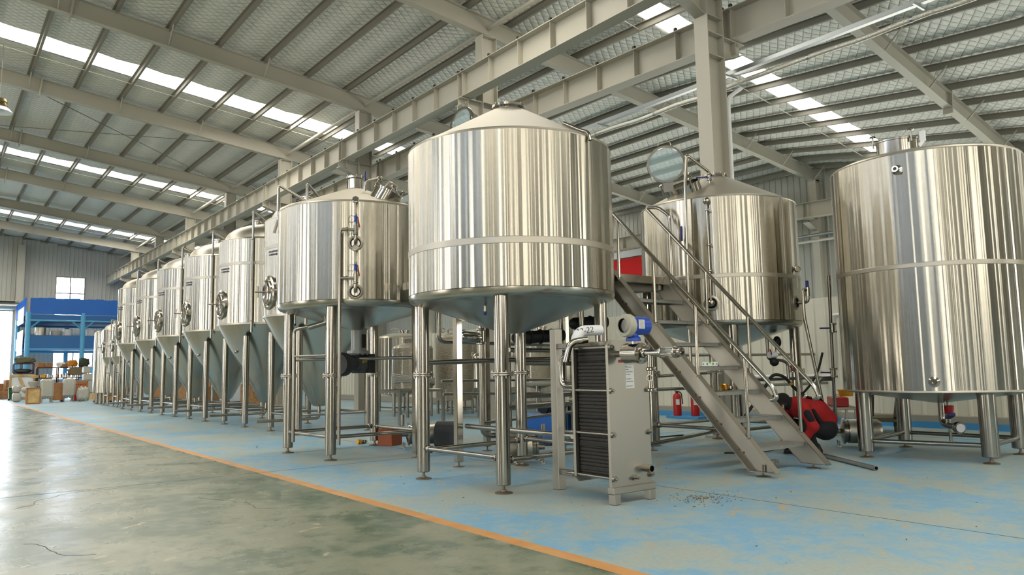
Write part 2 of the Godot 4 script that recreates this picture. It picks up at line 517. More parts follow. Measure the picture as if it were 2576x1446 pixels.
func camera_and_light() -> void:
	var cam := Camera3D.new()
	cam.name = "camera"
	var yaw := 0.65668583; var pitch := 0.10697345; var roll := -0.01844555
	var f := Vector3(sin(yaw) * cos(pitch), sin(pitch), -cos(yaw) * cos(pitch))
	var r := Vector3(cos(yaw), 0, sin(yaw))
	var u := r.cross(f)
	cam.basis = Basis(r * cos(roll) + u * sin(roll), u * cos(roll) - r * sin(roll), -f)
	cam.position = Vector3(0, 1.15, 0)
	cam.fov = rad_to_deg(2.0 * atan(723.0 / 1908.394))
	cam.near = 0.05; cam.far = 400.0
	add_child(cam)
	cam.current = true
	var we := WorldEnvironment.new()
	we.name = "environment"
	var e := Environment.new()
	var sky := Sky.new()
	var ps := ProceduralSkyMaterial.new()
	ps.sky_top_color = Color(0.80, 0.88, 1.0); ps.sky_horizon_color = Color(0.95, 0.97, 1.0)
	ps.ground_bottom_color = Color(0.45, 0.47, 0.40); ps.ground_horizon_color = Color(0.8, 0.82, 0.78)
	ps.sky_energy_multiplier = 3.0; ps.ground_energy_multiplier = 2.0
	sky.sky_material = ps
	e.background_mode = Environment.BG_SKY
	e.sky = sky
	e.tonemap_mode = Environment.TONE_MAPPER_LINEAR
	e.tonemap_exposure = 1.5
	e.sdfgi_enabled = true; e.ssao_enabled = true; e.ssil_enabled = true
	we.environment = e
	add_child(we)
	# one soft light in front of every run of daylight panels in the roof
	for s in strips:
		for half in 2:
			var x0 := XRIDGE if half == 0 else XLEFT + 0.6
			var x1 := XSIDE - 0.6 if half == 0 else XRIDGE
			var zc: float = (s[0] + s[1]) * 0.5
			var a := V(x0, yr(x0 + 0.01, zc) + 0.595, zc); var b := V(x1, yr(x1 - 0.01 if half == 1 else x1, zc) + 0.595, zc)
			area("daylight_panel_light", (a + b) * 0.5, (b - a).normalized(), V(0, -1, 0), a.distance_to(b), absf(s[1] - s[0]), SKY_E)
	# windows and open doors behind and beside the camera, and the end wall
	for w in wins:
		var n: Vector3 = w.n
		area("window_light", w.c + n * 0.08, V(0, 1, 0).cross(n), n, w.w, w.h, w.e)

const SKY_E := 3.0
# windows and doors outside the picture (c = middle, n = inwards, w, h)
var wins := [
	{c = Vector3(-10.6, 2.5, 13.98), n = Vector3(0, 0, -1), w = 3.4, h = 4.8, e = 1.7, door = true},
	{c = Vector3(18.6, 2.5, 13.98), n = Vector3(0, 0, -1), w = 3.4, h = 4.8, e = 1.7, door = true},
	{c = Vector3(-4.6, 5.4, 13.98), n = Vector3(0, 0, -1), w = 2.6, h = 2.4, e = 1.7, door = false},
	{c = Vector3(0.2, 5.4, 13.98), n = Vector3(0, 0, -1), w = 2.6, h = 2.4, e = 1.7, door = false},
	{c = Vector3(5.0, 5.4, 13.98), n = Vector3(0, 0, -1), w = 2.6, h = 2.4, e = 1.7, door = false},
	{c = Vector3(9.8, 5.4, 13.98), n = Vector3(0, 0, -1), w = 2.6, h = 2.4, e = 1.7, door = false},
	{c = Vector3(-16.98, 3.4, 9.5), n = Vector3(1, 0, 0), w = 2.2, h = 3.4, e = 1.7, door = false},
	{c = Vector3(-16.98, 3.4, -4.5), n = Vector3(1, 0, 0), w = 2.2, h = 3.4, e = 1.7, door = false},
	{c = Vector3(-16.98, 3.4, -24.0), n = Vector3(1, 0, 0), w = 2.2, h = 3.4, e = 1.7, door = false},
	{c = Vector3(-16.98, 3.4, -36.9), n = Vector3(1, 0, 0), w = 2.2, h = 3.4, e = 1.7, door = false},
	{c = Vector3(-16.98, 3.4, -50.0), n = Vector3(1, 0, 0), w = 2.2, h = 3.4, e = 1.7, door = false},
	{c = Vector3(-16.98, 2.5, -17.5), n = Vector3(1, 0, 0), w = 4.4, h = 4.8, e = 1.7, door = true},
	{c = Vector3(24.8, 1.7, 6), n = Vector3(-1, 0, 0), w = 5.0, h = 2.2, e = 1.7, door = false},
	{c = Vector3(24.8, 1.7, -2.5), n = Vector3(-1, 0, 0), w = 5.0, h = 2.2, e = 1.7, door = false},
	{c = Vector3(24.8, 1.7, -11), n = Vector3(-1, 0, 0), w = 5.0, h = 2.2, e = 1.7, door = false},
	{c = Vector3(24.8, 1.7, -19), n = Vector3(-1, 0, 0), w = 5.0, h = 2.2, e = 1.7, door = false},
	{c = Vector3(24.8, 1.7, -28.5), n = Vector3(-1, 0, 0), w = 5.0, h = 2.2, e = 1.7, door = false},
	{c = Vector3(24.8, 1.7, -38), n = Vector3(-1, 0, 0), w = 5.0, h = 2.2, e = 1.7, door = false},
]

func area(nm: String, c: Vector3, along: Vector3, n: Vector3, w: float, h: float, e: float) -> void:
	var l := AreaLight3D.new()
	l.name = nm
	var zz := -n.normalized()
	var xx := (along - zz * along.dot(zz)).normalized()
	l.basis = Basis(xx, zz.cross(xx), zz)
	l.position = c
	l.area_size = Vector2(w, h)
	l.area_normalize_energy = false
	l.light_energy = e
	l.light_color = Color(1.0, 0.97, 0.91)
	l.area_range = 90.0
	l.shadow_enabled = true
	add_child(l, true)

# ribbed sheet 1 m wide, facing +Z, h high, standing on y = 0
func ribbed(h: float, rib := 0.25, depth := 0.03) -> MB:
	var b := MB.new()
	var k := int(round(1.0 / rib))
	for i in k:
		var x0 := -0.5 + i * rib
		var pts := [V(x0, 0, 0), V(x0 + rib * 0.70, 0, 0), V(x0 + rib * 0.78, 0, depth), V(x0 + rib * 0.92, 0, depth), V(x0 + rib, 0, 0)]
		for j in 4:
			var a: Vector3 = pts[j]; var c: Vector3 = pts[j + 1]
			var d := (c - a).normalized()
			b.quad(a, c, c + V(0, h, 0), a + V(0, h, 0), V(-d.z, 0, d.x))
	return b

func shell() -> void:
	for i in range(-3, 10): frames.append(-7.73 - 6.48 * i)
	var x := 8.45
	while x > XLEFT + 0.4:
		purl.append(x); x -= 1.27
	purl.reverse()
	for q in [9.7, 10.95, 12.05, 13.15, 14.25, 15.3, 16.4, 17.45, 18.45, 19.5, 20.45, 21.45, 22.45, 23.4, 24.35]: purl.append(q)
	# floor
	var b := MB.new()
	floor_quad(b, XLEFT, ZREAR, 3.13, ZEND - 6.0)
	var fl := struct("floor", "worn green painted concrete floor of the aisle")
	part("paint", b, M.floor_green, fl)
	b = MB.new(); floor_quad(b, 3.25, ZREAR, XSIDE, ZEND)
	fl = struct("floor", "dusty light blue painted concrete floor under the tanks")
	part("paint", b, M.floor_blue, fl)
	b = MB.new()
	b.box(V(4, -0.14, (ZREAR + ZEND) * 0.5), V(44, 0.2, ZREAR - ZEND + 2))
	part("slab", b, M.concrete, fl)
	b = MB.new(); floor_quad(b, 3.13, ZREAR, 3.25, ZEND)
	var tr := struct("trim_1", "orange painted line between green and blue floor")
	part("paint", b, M.floor_orange, tr)
	# saw-cut floor joints
	b = MB.new()
	for z in [-8.98, -21.9, -34.9, 4.0]:
		b.box(V(4, -0.0005, z), V(40, 0.003, 0.008))
	for xx in [5.68, 12.2, -3.0]:
		b.box(V(xx, -0.0005, -22), V(0.008, 0.003, 72))
	tr = struct("trim_2", "thin dark saw-cut joints in the floor")
	part("joints", b, M.joint, tr)
	# wandering hairline cracks in the green paint
	var rng := RandomNumberGenerator.new(); rng.seed = 8
	for q in [[1.75, -8.95, -0.6, 0.25, 26], [2.1, -7.6, 0.3, 1.0, 20], [-0.4, -14.0, 1.0, -0.35, 24], [0.6, -6.4, 0.5, 0.6, 14]]:
		b = MB.new()
		var p := V(q[0], 0, q[1]); var an := atan2(q[3], q[2])
		for k in q[4]:
			an += rng.randf_range(-0.5, 0.5) - (an - atan2(q[3], q[2])) * 0.3
			var e: Vector3 = p + V(cos(an), 0, sin(an)) * rng.randf_range(0.03, 0.09)
			b.box((p + e) * 0.5, V(p.distance_to(e) + 0.004, 0.002, 0.005), Basis(Vector3.UP, -an))
			p = e
		part("crack", b, M.joint, tr)
	ceiling()
	walls()

func floor_quad(b: MB, x0: float, z0: float, x1: float, z1: float) -> void:
	var i := b.p(V(x0, 0, z0), Vector3.UP, Vector2(x0, z0))
	b.p(V(x1, 0, z0), Vector3.UP, Vector2(x1, z0)); b.p(V(x1, 0, z1), Vector3.UP, Vector2(x1, z1)); b.p(V(x0, 0, z1), Vector3.UP, Vector2(x0, z1))
	b.tri(i, i + 1, i + 2); b.tri(i, i + 2, i + 3)

func ceiling() -> void:
	var ce := struct("ceiling", "white foil insulation quilt held by diamond wire net under the roof")
	var fn := FastNoiseLite.new(); fn.seed = 77; fn.frequency = 0.35
	var xs := [XLEFT - 0.2] + purl + [XSIDE + 0.2]
	if not XRIDGE in xs: xs.append(XRIDGE); xs.sort()
	# z cuts
	var zs := []
	var z := ZREAR + 0.2
	while z > ZEND - 0.2:
		zs.append(z); z -= 0.9
	zs.append(ZEND - 0.2)
	for s in strips: zs.append(s[0]); zs.append(s[1])
	zs.sort(); zs.reverse()
	var b := MB.new()
	var pane := 0
	for i in xs.size() - 1:
		var xa: float = xs[i]; var xb: float = xs[i + 1]; var xm := (xa + xb) * 0.5
		for j in zs.size() - 1:
			var za: float = zs[j]; var zb: float = zs[j + 1]
			if za - zb < 0.01: continue
			var zm := (za + zb) * 0.5
			var hole := false
			for s in strips:
				if zm > s[0] and zm < s[1]: hole = true
			if hole and xa > XLEFT and xb < XSIDE: continue
			for part_ in 2:
				var x0 := xa if part_ == 0 else xm
				var x1 := xm if part_ == 0 else xb
				var ids := []
				for q in [[x0, za], [x1, za], [x1, zb], [x0, zb]]:
					var sag := 0.0
					if absf(q[0] - xm) < 0.01: sag = 0.035 + fn.get_noise_2d(q[0] * 1.3, q[1]) * 0.045
					else: sag = fn.get_noise_2d(q[0] * 1.3 + 30, q[1]) * 0.012
					var yy := yr(q[0], q[1]) + 0.615 - sag
					var e := 0.1
					var g := (fn.get_noise_2d(q[0] * 1.3, q[1] + e) - fn.get_noise_2d(q[0] * 1.3, q[1] - e)) * 0.045 / (2 * e)
					var nn := Vector3((0.06 if part_ == 0 else -0.06) * (0.0 if absf(q[0] - xm) < 0.01 else 1.0) - 0.113, -1.0, -g).normalized()
					ids.append(b.p(V(q[0], yy, q[1]), nn, Vector2(q[0], q[1])))
				b.tri(ids[0], ids[1], ids[2]); b.tri(ids[0], ids[2], ids[3])
	part("insulation_quilt", b, M.roof_quilt, ce)
	# outer sheet closes the roof above the quilt
	b = MB.new()
	for s in range(strips.size() + 1):
		var z0: float = (ZREAR + 0.3) if s == 0 else strips[s - 1][0]
		var z1: float = strips[s][1] if s < strips.size() else ZEND - 0.3
		for q in [[XLEFT - 0.3, XRIDGE], [XRIDGE, 11.0], [11.0, XSIDE + 0.3]]:
			var cuts := [z0]
			if z0 > -14.21 and z1 < -14.21: cuts.append(-14.21)
			if z0 > -5.47 and z1 < -5.47: cuts.insert(1, -5.47)
			cuts.append(z1)
			for c in cuts.size() - 1:
				var zz0: float = cuts[c]; var zz1: float = cuts[c + 1]
				b.quad(V(q[0], yr(q[0], zz0) + 0.75, zz0), V(q[1], yr(q[1], zz0) + 0.75, zz0), V(q[1], yr(q[1], zz1) + 0.75, zz1), V(q[0], yr(q[0], zz1) + 0.75, zz1), Vector3.UP)
	part("roof_sheet", b, M.steel_paint_dark, ce)
	# daylight strips: one pane between each pair of purlins
	var num := 0
	for s in strips:
		num += 1
		var w := struct("window_%d" % num, "white translucent roof light strip running down the roof slope")
		for i in xs.size() - 1:
			var xa: float = xs[i]; var xb: float = xs[i + 1]
			if xa < XLEFT or xb > XSIDE: continue
			b = MB.new()
			var c := []
			for q in [[xa + 0.01, s[0]], [xb - 0.01, s[0]], [xb - 0.01, s[1]], [xa + 0.01, s[1]]]: c.append(V(q[0], yr(q[0], q[1]) + 0.63, q[1]))
			b.quad(c[0], c[1], c[2], c[3], V(-0.1, -1, 0).normalized())
			var up := V(0, 0.03, 0)
			b.quad(c[0] + up, c[1] + up, c[2] + up, c[3] + up, Vector3.UP)
			b.quad(c[0], c[1], c[1] + up, c[0] + up, V(0, 0, -1)); b.quad(c[3], c[2], c[2] + up, c[3] + up, V(0, 0, 1))
			part("pane", b, M.daylight_panel, w)

func wall_run(w: Node3D, me: Dictionary, m: Material, a: Vector3, b: Vector3, nrm: Vector3, h_at: Callable, gaps := []) -> void:
	# a row of 1 m ribbed panels from a to b; gaps = [from, to, y0, y1] along the run
	var l := a.distance_to(b)
	var d := (b - a).normalized()
	var k := int(ceil(l))
	for i in k:
		var s := i + 0.5
		var c := a + d * s
		var top: float = h_at.call(c)
		var spans := [[0.0, top]]
		for g in gaps:
			if s > g[0] and s < g[1]:
				var out := []
				for q in spans:
					if g[2] > q[0]: out.append([q[0], minf(q[1], g[2])])
					if g[3] < q[1]: out.append([maxf(q[0], g[3]), q[1]])
				spans = out
		for q in spans:
			var hh: float = snappedf(q[1] - q[0], 0.1)
			if hh <= 0.05: continue
			if not me.has(hh): me[hh] = ribbed(hh).mesh(m)
			var bas := Basis(-d if d.cross(Vector3.UP).dot(nrm) < 0 else d, Vector3.UP, nrm)
			bas.x = Vector3.UP.cross(nrm)
			inst("panel", me[hh], w, "", Transform3D(bas, c + V(0, q[0], 0)))

func pane_grid(parent: Node3D, c: Vector3, n: Vector3, w: float, h: float, cols: int, rows: Array, glass: Material, fr: Material) -> void:
	var ax := V(0, 1, 0).cross(n)
	var bas := Basis(ax, Vector3.UP, n)
	var b := MB.new()
	b.x = Transform3D(bas, c)
	for s in [-1, 1]:
		b.box(V(s * w * 0.5, 0, 0), V(0.06, h + 0.06, 0.09)); b.box(V(0, s * h * 0.5, 0), V(w + 0.06, 0.06, 0.09))
	for i in range(1, cols): b.box(V(-w * 0.5 + w * i / cols, 0, 0), V(0.07, h, 0.06))
	for r in rows.slice(1, -1): b.box(V(0, -h * 0.5 + h * r, 0), V(w, 0.07, 0.06))
	part("window_frame", b, fr, parent)
	for i in cols:
		for j in rows.size() - 1:
			b = MB.new(); b.x = Transform3D(bas, c)
			var x0 := -w * 0.5 + w * i / cols; var x1 := x0 + w / cols
			var y0: float = -h * 0.5 + h * rows[j]; var y1: float = -h * 0.5 + h * rows[j + 1]
			b.box(V((x0 + x1) * 0.5, (y0 + y1) * 0.5, 0), V(x1 - x0, y1 - y0, 0.012))
			part("pane", b, glass, parent)

func walls() -> void:
	var me := {}
	var top := func(c: Vector3): return yr(c.x, c.z) + 0.5
	# end wall with window and roller door
	var w := struct("wall_end", "grey ribbed sheet end wall of the hall")
	wall_run(w, me, M.wall_panel, V(-17.4, 0, ZEND), V(XSIDE, 0, ZEND), V(0, 0, 1), top, [[16.3, 21.9, 0.0, 5.45], [24.0, 26.0, 5.3, 7.85], [24.0, 28.9, 1.0, 3.6]])
	var b := MB.new()
	b.box(V(0.5 * (XLEFT + XSIDE), 9.95, ZEND - 0.3), V(XSIDE - XLEFT, 1.8, 0.1))
	for q in [[XLEFT, -1.0, 0.0, 9.1], [-1.0, 4.3, 5.45, 9.1], [4.3, 6.6, 0.0, 9.1], [6.6, 8.3, 3.6, 5.3], [6.6, 8.3, 7.85, 9.1], [8.3, 11.3, 3.6, 9.1], [6.6, 11.3, 0, 1.0], [11.3, XSIDE, 0.0, 9.1]]:
		b.box(V((q[0] + q[1]) * 0.5, (q[2] + q[3]) * 0.5, ZEND - 0.12), V(q[1] - q[0], q[3] - q[2], 0.14))
	part("core", b, M.wall_panel, w)
	var wd := struct("window_10", "square four-pane window high in the end wall")
	pane_grid(wd, V(7.45, 6.6, ZEND - 0.02), V(0, 0, 1), 1.7, 2.5, 2, [0.0, 0.565, 1.0], M.window_glass, M.steel_paint_dark)
	wd = struct("window_11", "long low window behind the blue storage rack")
	pane_grid(wd, V(8.95, 2.3, ZEND - 0.02), V(0, 0, 1), 4.7, 2.6, 4, [0.0, 0.7, 1.0], M.window_glass, M.steel_paint_dark)
	# roller door: opening with jambs, track and a rolled curtain above
	var d := struct("door_1", "open roller door in the end wall with steel jamb")
	b = MB.new()
	b.box(V(4.38, 2.75, ZEND + 0.1), V(0.28, 5.5, 0.2)); b.box(V(-1.1, 2.75, ZEND + 0.1), V(0.28, 5.5, 0.2))
	part("jamb", b, M.galvanised, d)
	b = MB.new()
	b.cyl(V(-1.2, 5.75, ZEND + 0.4), V(4.6, 5.75, ZEND + 0.4), 0.26, 0.26, 18)
	part("rolled_curtain", b, M.galvanised, d)
	b = MB.new(); b.box(V(1.7, 6.1, ZEND + 0.25), V(6.0, 0.06, 0.5)); b.box(V(1.7, 5.5, ZEND + 0.12), V(5.8, 0.12, 0.12))
	part("lintel", b, M.steel_paint, d)
	# ground outside the door and a pale hedge beyond it
	b = MB.new(); b.box(V(2, -0.16, ZEND - 15), V(60, 0.3, 30))
	var og := struct("ground", "pale concrete yard outside the roller door")
	part("paving", b, M.concrete, og)
	# side wall
	w = struct("wall_side", "grey ribbed sheet side wall behind the tanks")
	wall_run(w, me, M.wall_panel, V(XSIDE, 0, ZREAR), V(XSIDE, 0, ZEND), V(-1, 0, 0), func(c: Vector3): return yr(XSIDE, c.z) + 0.6)
	b = MB.new(); b.box(V(XSIDE + 0.12, 4.2, (ZREAR + ZEND) * 0.5), V(0.14, 8.4, ZREAR - ZEND)); part("core", b, M.wall_panel, w)
	# left and rear wall, outside the picture, mirrored in the tanks
	w = struct("wall_left", "grey sheet wall on the aisle side of the hall")
	b = MB.new(); b.box(V(XLEFT - 0.12, 4.6, (ZREAR + ZEND) * 0.5), V(0.2, 9.2, ZREAR - ZEND)); part("core", b, M.wall_panel, w)
	w = struct("wall_rear", "grey sheet wall behind the camera")
	b = MB.new(); b.box(V((XLEFT + XSIDE) * 0.5, 5.6, ZREAR + 0.12), V(XSIDE - XLEFT, 11.2, 0.2)); part("core", b, M.wall_panel, w)
	var k := 20
	for q in wins:
		k += 1
		wd = struct("window_%d" % k if not q.door else "door_%d" % k, "bright opening in the wall beyond the picture")
		pane_grid(wd, q.c, q.n, q.w, q.h, 2 if not q.door else 1, [0.0, 1.0] if q.door else [0.0, 0.6, 1.0], M.daylight_window, M.steel_paint_dark)
	unseen_side()
	# low white partition with blue painted plinth behind the brewhouse
	w = struct("wall_partition", "low cream ribbed partition behind the brewhouse")
	var mc := {}
	wall_run(w, mc, M.wall_cream, V(13.95, 0.22, 2.0), V(13.95, 0.22, -32.0), V(-1, 0, 0), func(_c): return 2.24)
	b = MB.new(); b.box(V(14.02, 1.24, -15), V(0.08, 2.4, 34)); part("core", b, M.wall_cream, w)
	var bb := struct("baseboard_partition", "grey plinth with bright blue painted foot under the partition")
	b = MB.new(); b.cbox(V(13.93, 0.11, -15), V(0.12, 0.22, 34), 0.01); part("plinth", b, M.concrete, bb)
	b = MB.new(); b.box(V(13.86, 0.055, -5.2), V(0.012, 0.11, 14.4)); part("paint", b, M.skirt_blue, bb)

# ------------------------------------------------------------------ steel frame
func h_section(b: MB, a: Vector3, c: Vector3, side: Vector3, depth0: float, depth1: float, width: float, tf := 0.014, tw := 0.01) -> void:
	# web lies in the plane of (a->c) and up/side; a, c are on the axis; side = direction of the depth
	var d := (c - a).normalized()
	var s := (side - d * side.dot(d)).normalized()
	var w := d.cross(s).normalized()
	for sg in [-1.0, 1.0]:
		var p0: Vector3 = a + s * sg * depth0 * 0.5; var p1: Vector3 = c + s * sg * depth1 * 0.5
		slab(b, p0, p1, w * width * 0.5, s * tf * 0.5)
	# web as a tapered plate
	var q := [a - s * depth0 * 0.5, c - s * depth1 * 0.5, c + s * depth1 * 0.5, a + s * depth0 * 0.5]
	b.quad(q[0] + w * tw, q[1] + w * tw, q[2] + w * tw, q[3] + w * tw, w)
	b.quad(q[0] - w * tw, q[1] - w * tw, q[2] - w * tw, q[3] - w * tw, -w)

func slab(b: MB, p0: Vector3, p1: Vector3, hw: Vector3, ht: Vector3) -> void:
	var d := (p1 - p0).normalized()
	b.quad(p0 - hw + ht, p1 - hw + ht, p1 + hw + ht, p0 + hw + ht, ht.normalized())
	b.quad(p0 - hw - ht, p1 - hw - ht, p1 + hw - ht, p0 + hw - ht, -ht.normalized())
	b.quad(p0 + hw - ht, p1 + hw - ht, p1 + hw + ht, p0 + hw + ht, hw.normalized())
	b.quad(p0 - hw - ht, p1 - hw - ht, p1 - hw + ht, p0 - hw + ht, -hw.normalized())
	b.quad(p0 - hw - ht, p0 + hw - ht, p0 + hw + ht, p0 - hw + ht, -d)
	b.quad(p1 - hw - ht, p1 + hw - ht, p1 + hw + ht, p1 - hw + ht, d)

const YA := 7.45
func yb(z: float) -> float: return 6.72 + 0.026 * clampf(-6.0 - z, -8.0, 12.0)

func steel_frame() -> void:
	var paint: Material = M.steel_paint
	var names := ["beside the right-hand lauter tank, with a white drain pipe", "behind the large front kettle", "behind the agitator tank's cone", "fourth from the right, behind the fermenters", "fifth from the right, behind the fermenters", "sixth from the right, behind the fermenters", "seventh from the right, near the end wall", "last one standing at the end wall"]
	var visible_i := 0
	for i in frames.size():
		var z: float = frames[i]
		if z < ZEND: continue
		var n := i - 3      # frame index: 0 is the column by the right tank
		# rafter from ridge to side wall, deepest at the column
		var lab := "roof rafter over %s" % ["the column beside the right-hand tank", "the column behind the front kettle", "the third column from the right", "the fourth column from the right", "the fifth column from the right", "the sixth column from the right", "the seventh column from the right", "the end wall column"][n] if n >= 0 and n < 8 else "roof rafter behind the camera"
		var t := thing("steel_rafter", "painted steel " + lab, "rafter", V(0, 0, 0), 0.0, "roof rafters")
		var b := MB.new()
		var prev := XRIDGE
		for q in [[XC, 0.44, 0.46], [21.4 if n == 0 else 21.4, 0.44, 0.36], [XSIDE - 0.1, 0.36, 0.46]]:
			var x0 := prev; var x1: float = q[0]
			h_section(b, V(x0, yr(x0 + 0.001, z) + 0.22, z), V(x1, yr(x1, z) + 0.22, z), Vector3.UP, q[1], q[2] if x1 != XC else 0.44, 0.2)
			prev = x1
		h_section(b, V(XRIDGE, yr(XRIDGE, z) + 0.22, z), V(XLEFT + 0.1, yr(XLEFT + 0.1, z) + 0.22, z), Vector3.UP, 0.44, 0.46, 0.2)
		part("beam", b, paint, t)
		# splice plates
		for sx in [2.4, 19.6]:
			b = MB.new()
			b.box(V(sx, yr(sx, z) + 0.2, z), V(0.05, 0.66, 0.22), Basis(Vector3(0, 0, 1), -0.113))
			part("splice_plate", b, paint, t)
		# flange braces up to every second purlin
		if n >= -1:
			for k in range(0, purl.size(), 2):
				var px: float = purl[k]
				if px < -2 or absf(px - XC) < 0.7: continue
				for sg in [1.0]:
					b = MB.new()
					b.cyl(V(px, yr(px, z) + 0.02, z + 0.06 * sg), V(px, yr(px, z) + 0.44, z + 0.5 * sg), 0.022, 0.022, 5)
					part("brace", b, paint, t)
		# inner column
		if n >= -1:
			lab = names[n] if n >= 0 and n < 8 else "behind the camera"
			t = thing("steel_column", "painted steel H column " + lab, "column", V(XC, 0, z), 0.0, "columns inside the hall")
			b = MB.new()
			var yt := yr(XC, z)
			h_section(b, V(0, 0, 0), V(0, yt - 0.03, 0), V(1, 0, 0), 0.42, 0.42, 0.28, 0.016)
			part("post", b, paint, t)
			for yy in [yt - 0.04, YA - 0.03, YA - 0.42, yb(z) - 0.03, yb(z) - 0.42]:
				b = MB.new(); b.box(V(0, yy, 0), V(0.39, 0.014, 0.26)); part("stiffener", b, paint, t)
			b = MB.new(); b.box(V(0, 0.015, 0), V(0.6, 0.03, 0.45)); part("base_plate", b, paint, t)
			for sg in [-1.0, 1.0]:
				var yy := YA if sg < 0 else yb(z)
				var c := MB.new()
				# bracket: top plate, web and sloping lower flange
				var L := 0.62
				c.box(V(sg * (0.21 + L * 0.5), yy - 0.03, 0), V(L, 0.02, 0.22))
				var pl := PackedVector2Array([Vector2(0.21, -0.04), Vector2(0.21 + L, -0.04), Vector2(0.21 + L, -0.2), Vector2(0.21, -0.42)])
				if sg < 0:
					for j in pl.size(): pl[j].x = -pl[j].x
				c.prism(pl, -0.006, 0.006, Transform3D(Basis.IDENTITY, V(0, yy, 0)))
				slab(c, V(sg * 0.21, yy - 0.43, 0), V(sg * (0.21 + L), yy - 0.2, 0), V(0, 0, 0.11), V(sg * 0.002, 0.008, 0))
				c.box(V(sg * (0.21 + L * 0.62), yy - 0.13, 0), V(0.012, 0.2, 0.2))
				part("bracket", c, paint, t)
			if n == 0:
				b = MB.new()
				b.tube([V(0.36, 0.1, 0.06), V(0.36, 5.7, 0.06), V(0.75, 5.95, 0.06)], 0.035, 8, 0.12)
				part("drain_pipe", b, M.plastic_white, t, "white plastic drain pipe strapped to the column")
		# wall column
		t = thing("wall_column", "painted steel H column against the side wall at frame %s" % ["nearest the camera", "behind the gap between the right-hand tanks", "third along", "fourth along", "fifth along", "sixth along", "seventh along", "eighth along", "last along"][clampi(n, 0, 8)] if n >= 0 else "painted steel H column against the side wall beside the camera", "column", V(XSIDE - 0.35, 0, z), 0.0, "columns along the side wall")
		b = MB.new()
		h_section(b, V(0, 0, 0), V(0, yr(XSIDE - 0.35, z) + 0.1, 0), V(1, 0, 0), 0.36, 0.42, 0.26)
		b.box(V(-0.45, yb(z) - 0.8, 0), V(0.6, 0.02, 0.22)); slab(b, V(-0.18, yb(z) - 1.2, 0), V(-0.75, yb(z) - 0.95, 0), V(0, 0, 0.11), V(0, 0.008, 0))
		part("post", b, paint, t)
	# end wall columns
	for q in [[4.55, "beside the roller door"], [13.5, "behind the far fermenters"]]:
		var t := thing("end_column", "painted steel column on the end wall " + q[1], "column", V(q[0], 0, ZEND + 0.3), 0.0)
		var b := MB.new(); h_section(b, V(0, 0, 0), V(0, yr(q[0], ZEND), 0), V(0, 0, 1), 0.3, 0.3, 0.42)
		part("post", b, paint, t)
	# purlins: cold-formed Z sections the length of the hall
	for k in purl.size():
		var px: float = purl[k]
		var o := Node3D.new()
		var b := MB.new()
		for q in [[ZREAR, -5.47], [-5.47, -14.21], [-14.21, ZEND]]:
			var a := V(px, yr(px, q[0]) + 0.505, q[0]); var c := V(px, yr(px, q[1]) + 0.505, q[1])
			slab(b, a, c, V(0.005, 0, 0), V(0, 0.068, 0))
			slab(b, a + V(0.03, -0.068, 0), c + V(0.03, -0.068, 0), V(0.033, 0, 0), V(0, 0.005, 0))
			slab(b, a + V(-0.03, 0.068, 0), c + V(-0.03, 0.068, 0), V(0.033, 0, 0), V(0, 0.005, 0))
		o.free()
		single("roof_purlin", b, M.steel_paint_dark, "long grey steel purlin running the length of the roof", "purlin", Vector3.ZERO, 0.0, "purlins under the roof")
	# round strut tubes between column heads
	for i in frames.size() - 1:
		var z0: float = frames[i]; var z1: float = frames[i + 1]
		if z0 < ZEND + 1 or z0 > 0: continue
		var b := MB.new(); b.cyl(V(XC + 0.05, yr(XC, z0) + 0.2, z0 - 0.05), V(XC + 0.05, yr(XC, z1) + 0.2, maxf(z1, ZEND) + 0.05), 0.055, 0.055, 10)
		single("strut_tube", b, paint, "round steel strut between the column heads", "strut", Vector3.ZERO, 0.0, "struts between column heads")
	# thin sag rods and wind bracing
	for q in [[V(1.0, 0, -27.17), V(9.8, 0, -33.65)], [V(1.0, 0, -33.65), V(9.8, 0, -27.17)], [V(3.0, 0, -53.09), V(9.8, 0, ZEND + 0.5)], [V(12, 0, -27.17), V(23, 0, -33.65)]]:
		var b := MB.new()
		var a: Vector3 = q[0]; var c: Vector3 = q[1]
		a.y = yr(a.x, a.z) + 0.38; c.y = yr(c.x, c.z) + 0.38
		b.cyl(a, c, 0.014, 0.014, 5)
		single("brace_rod", b, M.steel_paint_dark, "thin diagonal wind brace rod under the roof", "rod", Vector3.ZERO, 0.0, "wind brace rods")
	for s in strips:
		if s[0] > 0: continue
		var b := MB.new()
		var zz: float = s[0] - 0.22
		b.cyl(V(0.5, yr(0.5, zz) + 0.47, zz), V(XC, yr(XC, zz) + 0.47, zz), 0.012, 0.012, 5)
		b.cyl(V(XC, yr(XC, zz) + 0.47, zz), V(24.3, yr(24.3, zz) + 0.47, zz), 0.012, 0.012, 5)
		single("sag_rod", b, M.steel_paint, "thin straight sag rod beside a roof light strip", "rod", Vector3.ZERO, 0.0, "sag rods")
	crane_beam("painted steel crane runway beam on the aisle side of the columns", XC - 0.64, 12.0, ZEND + 0.2, func(_z): return YA, 0.58, true)
	crane_beam("painted steel crane runway beam on the far side of the columns", XC + 0.62, 12.0, ZEND + 0.2, func(z): return yb(z), 0.56, true)
	crane_beam("painted steel crane runway beam along the side wall", XSIDE - 1.0, 0.0, ZEND + 0.2, func(z): return yb(z) - 0.78, 0.5, false)

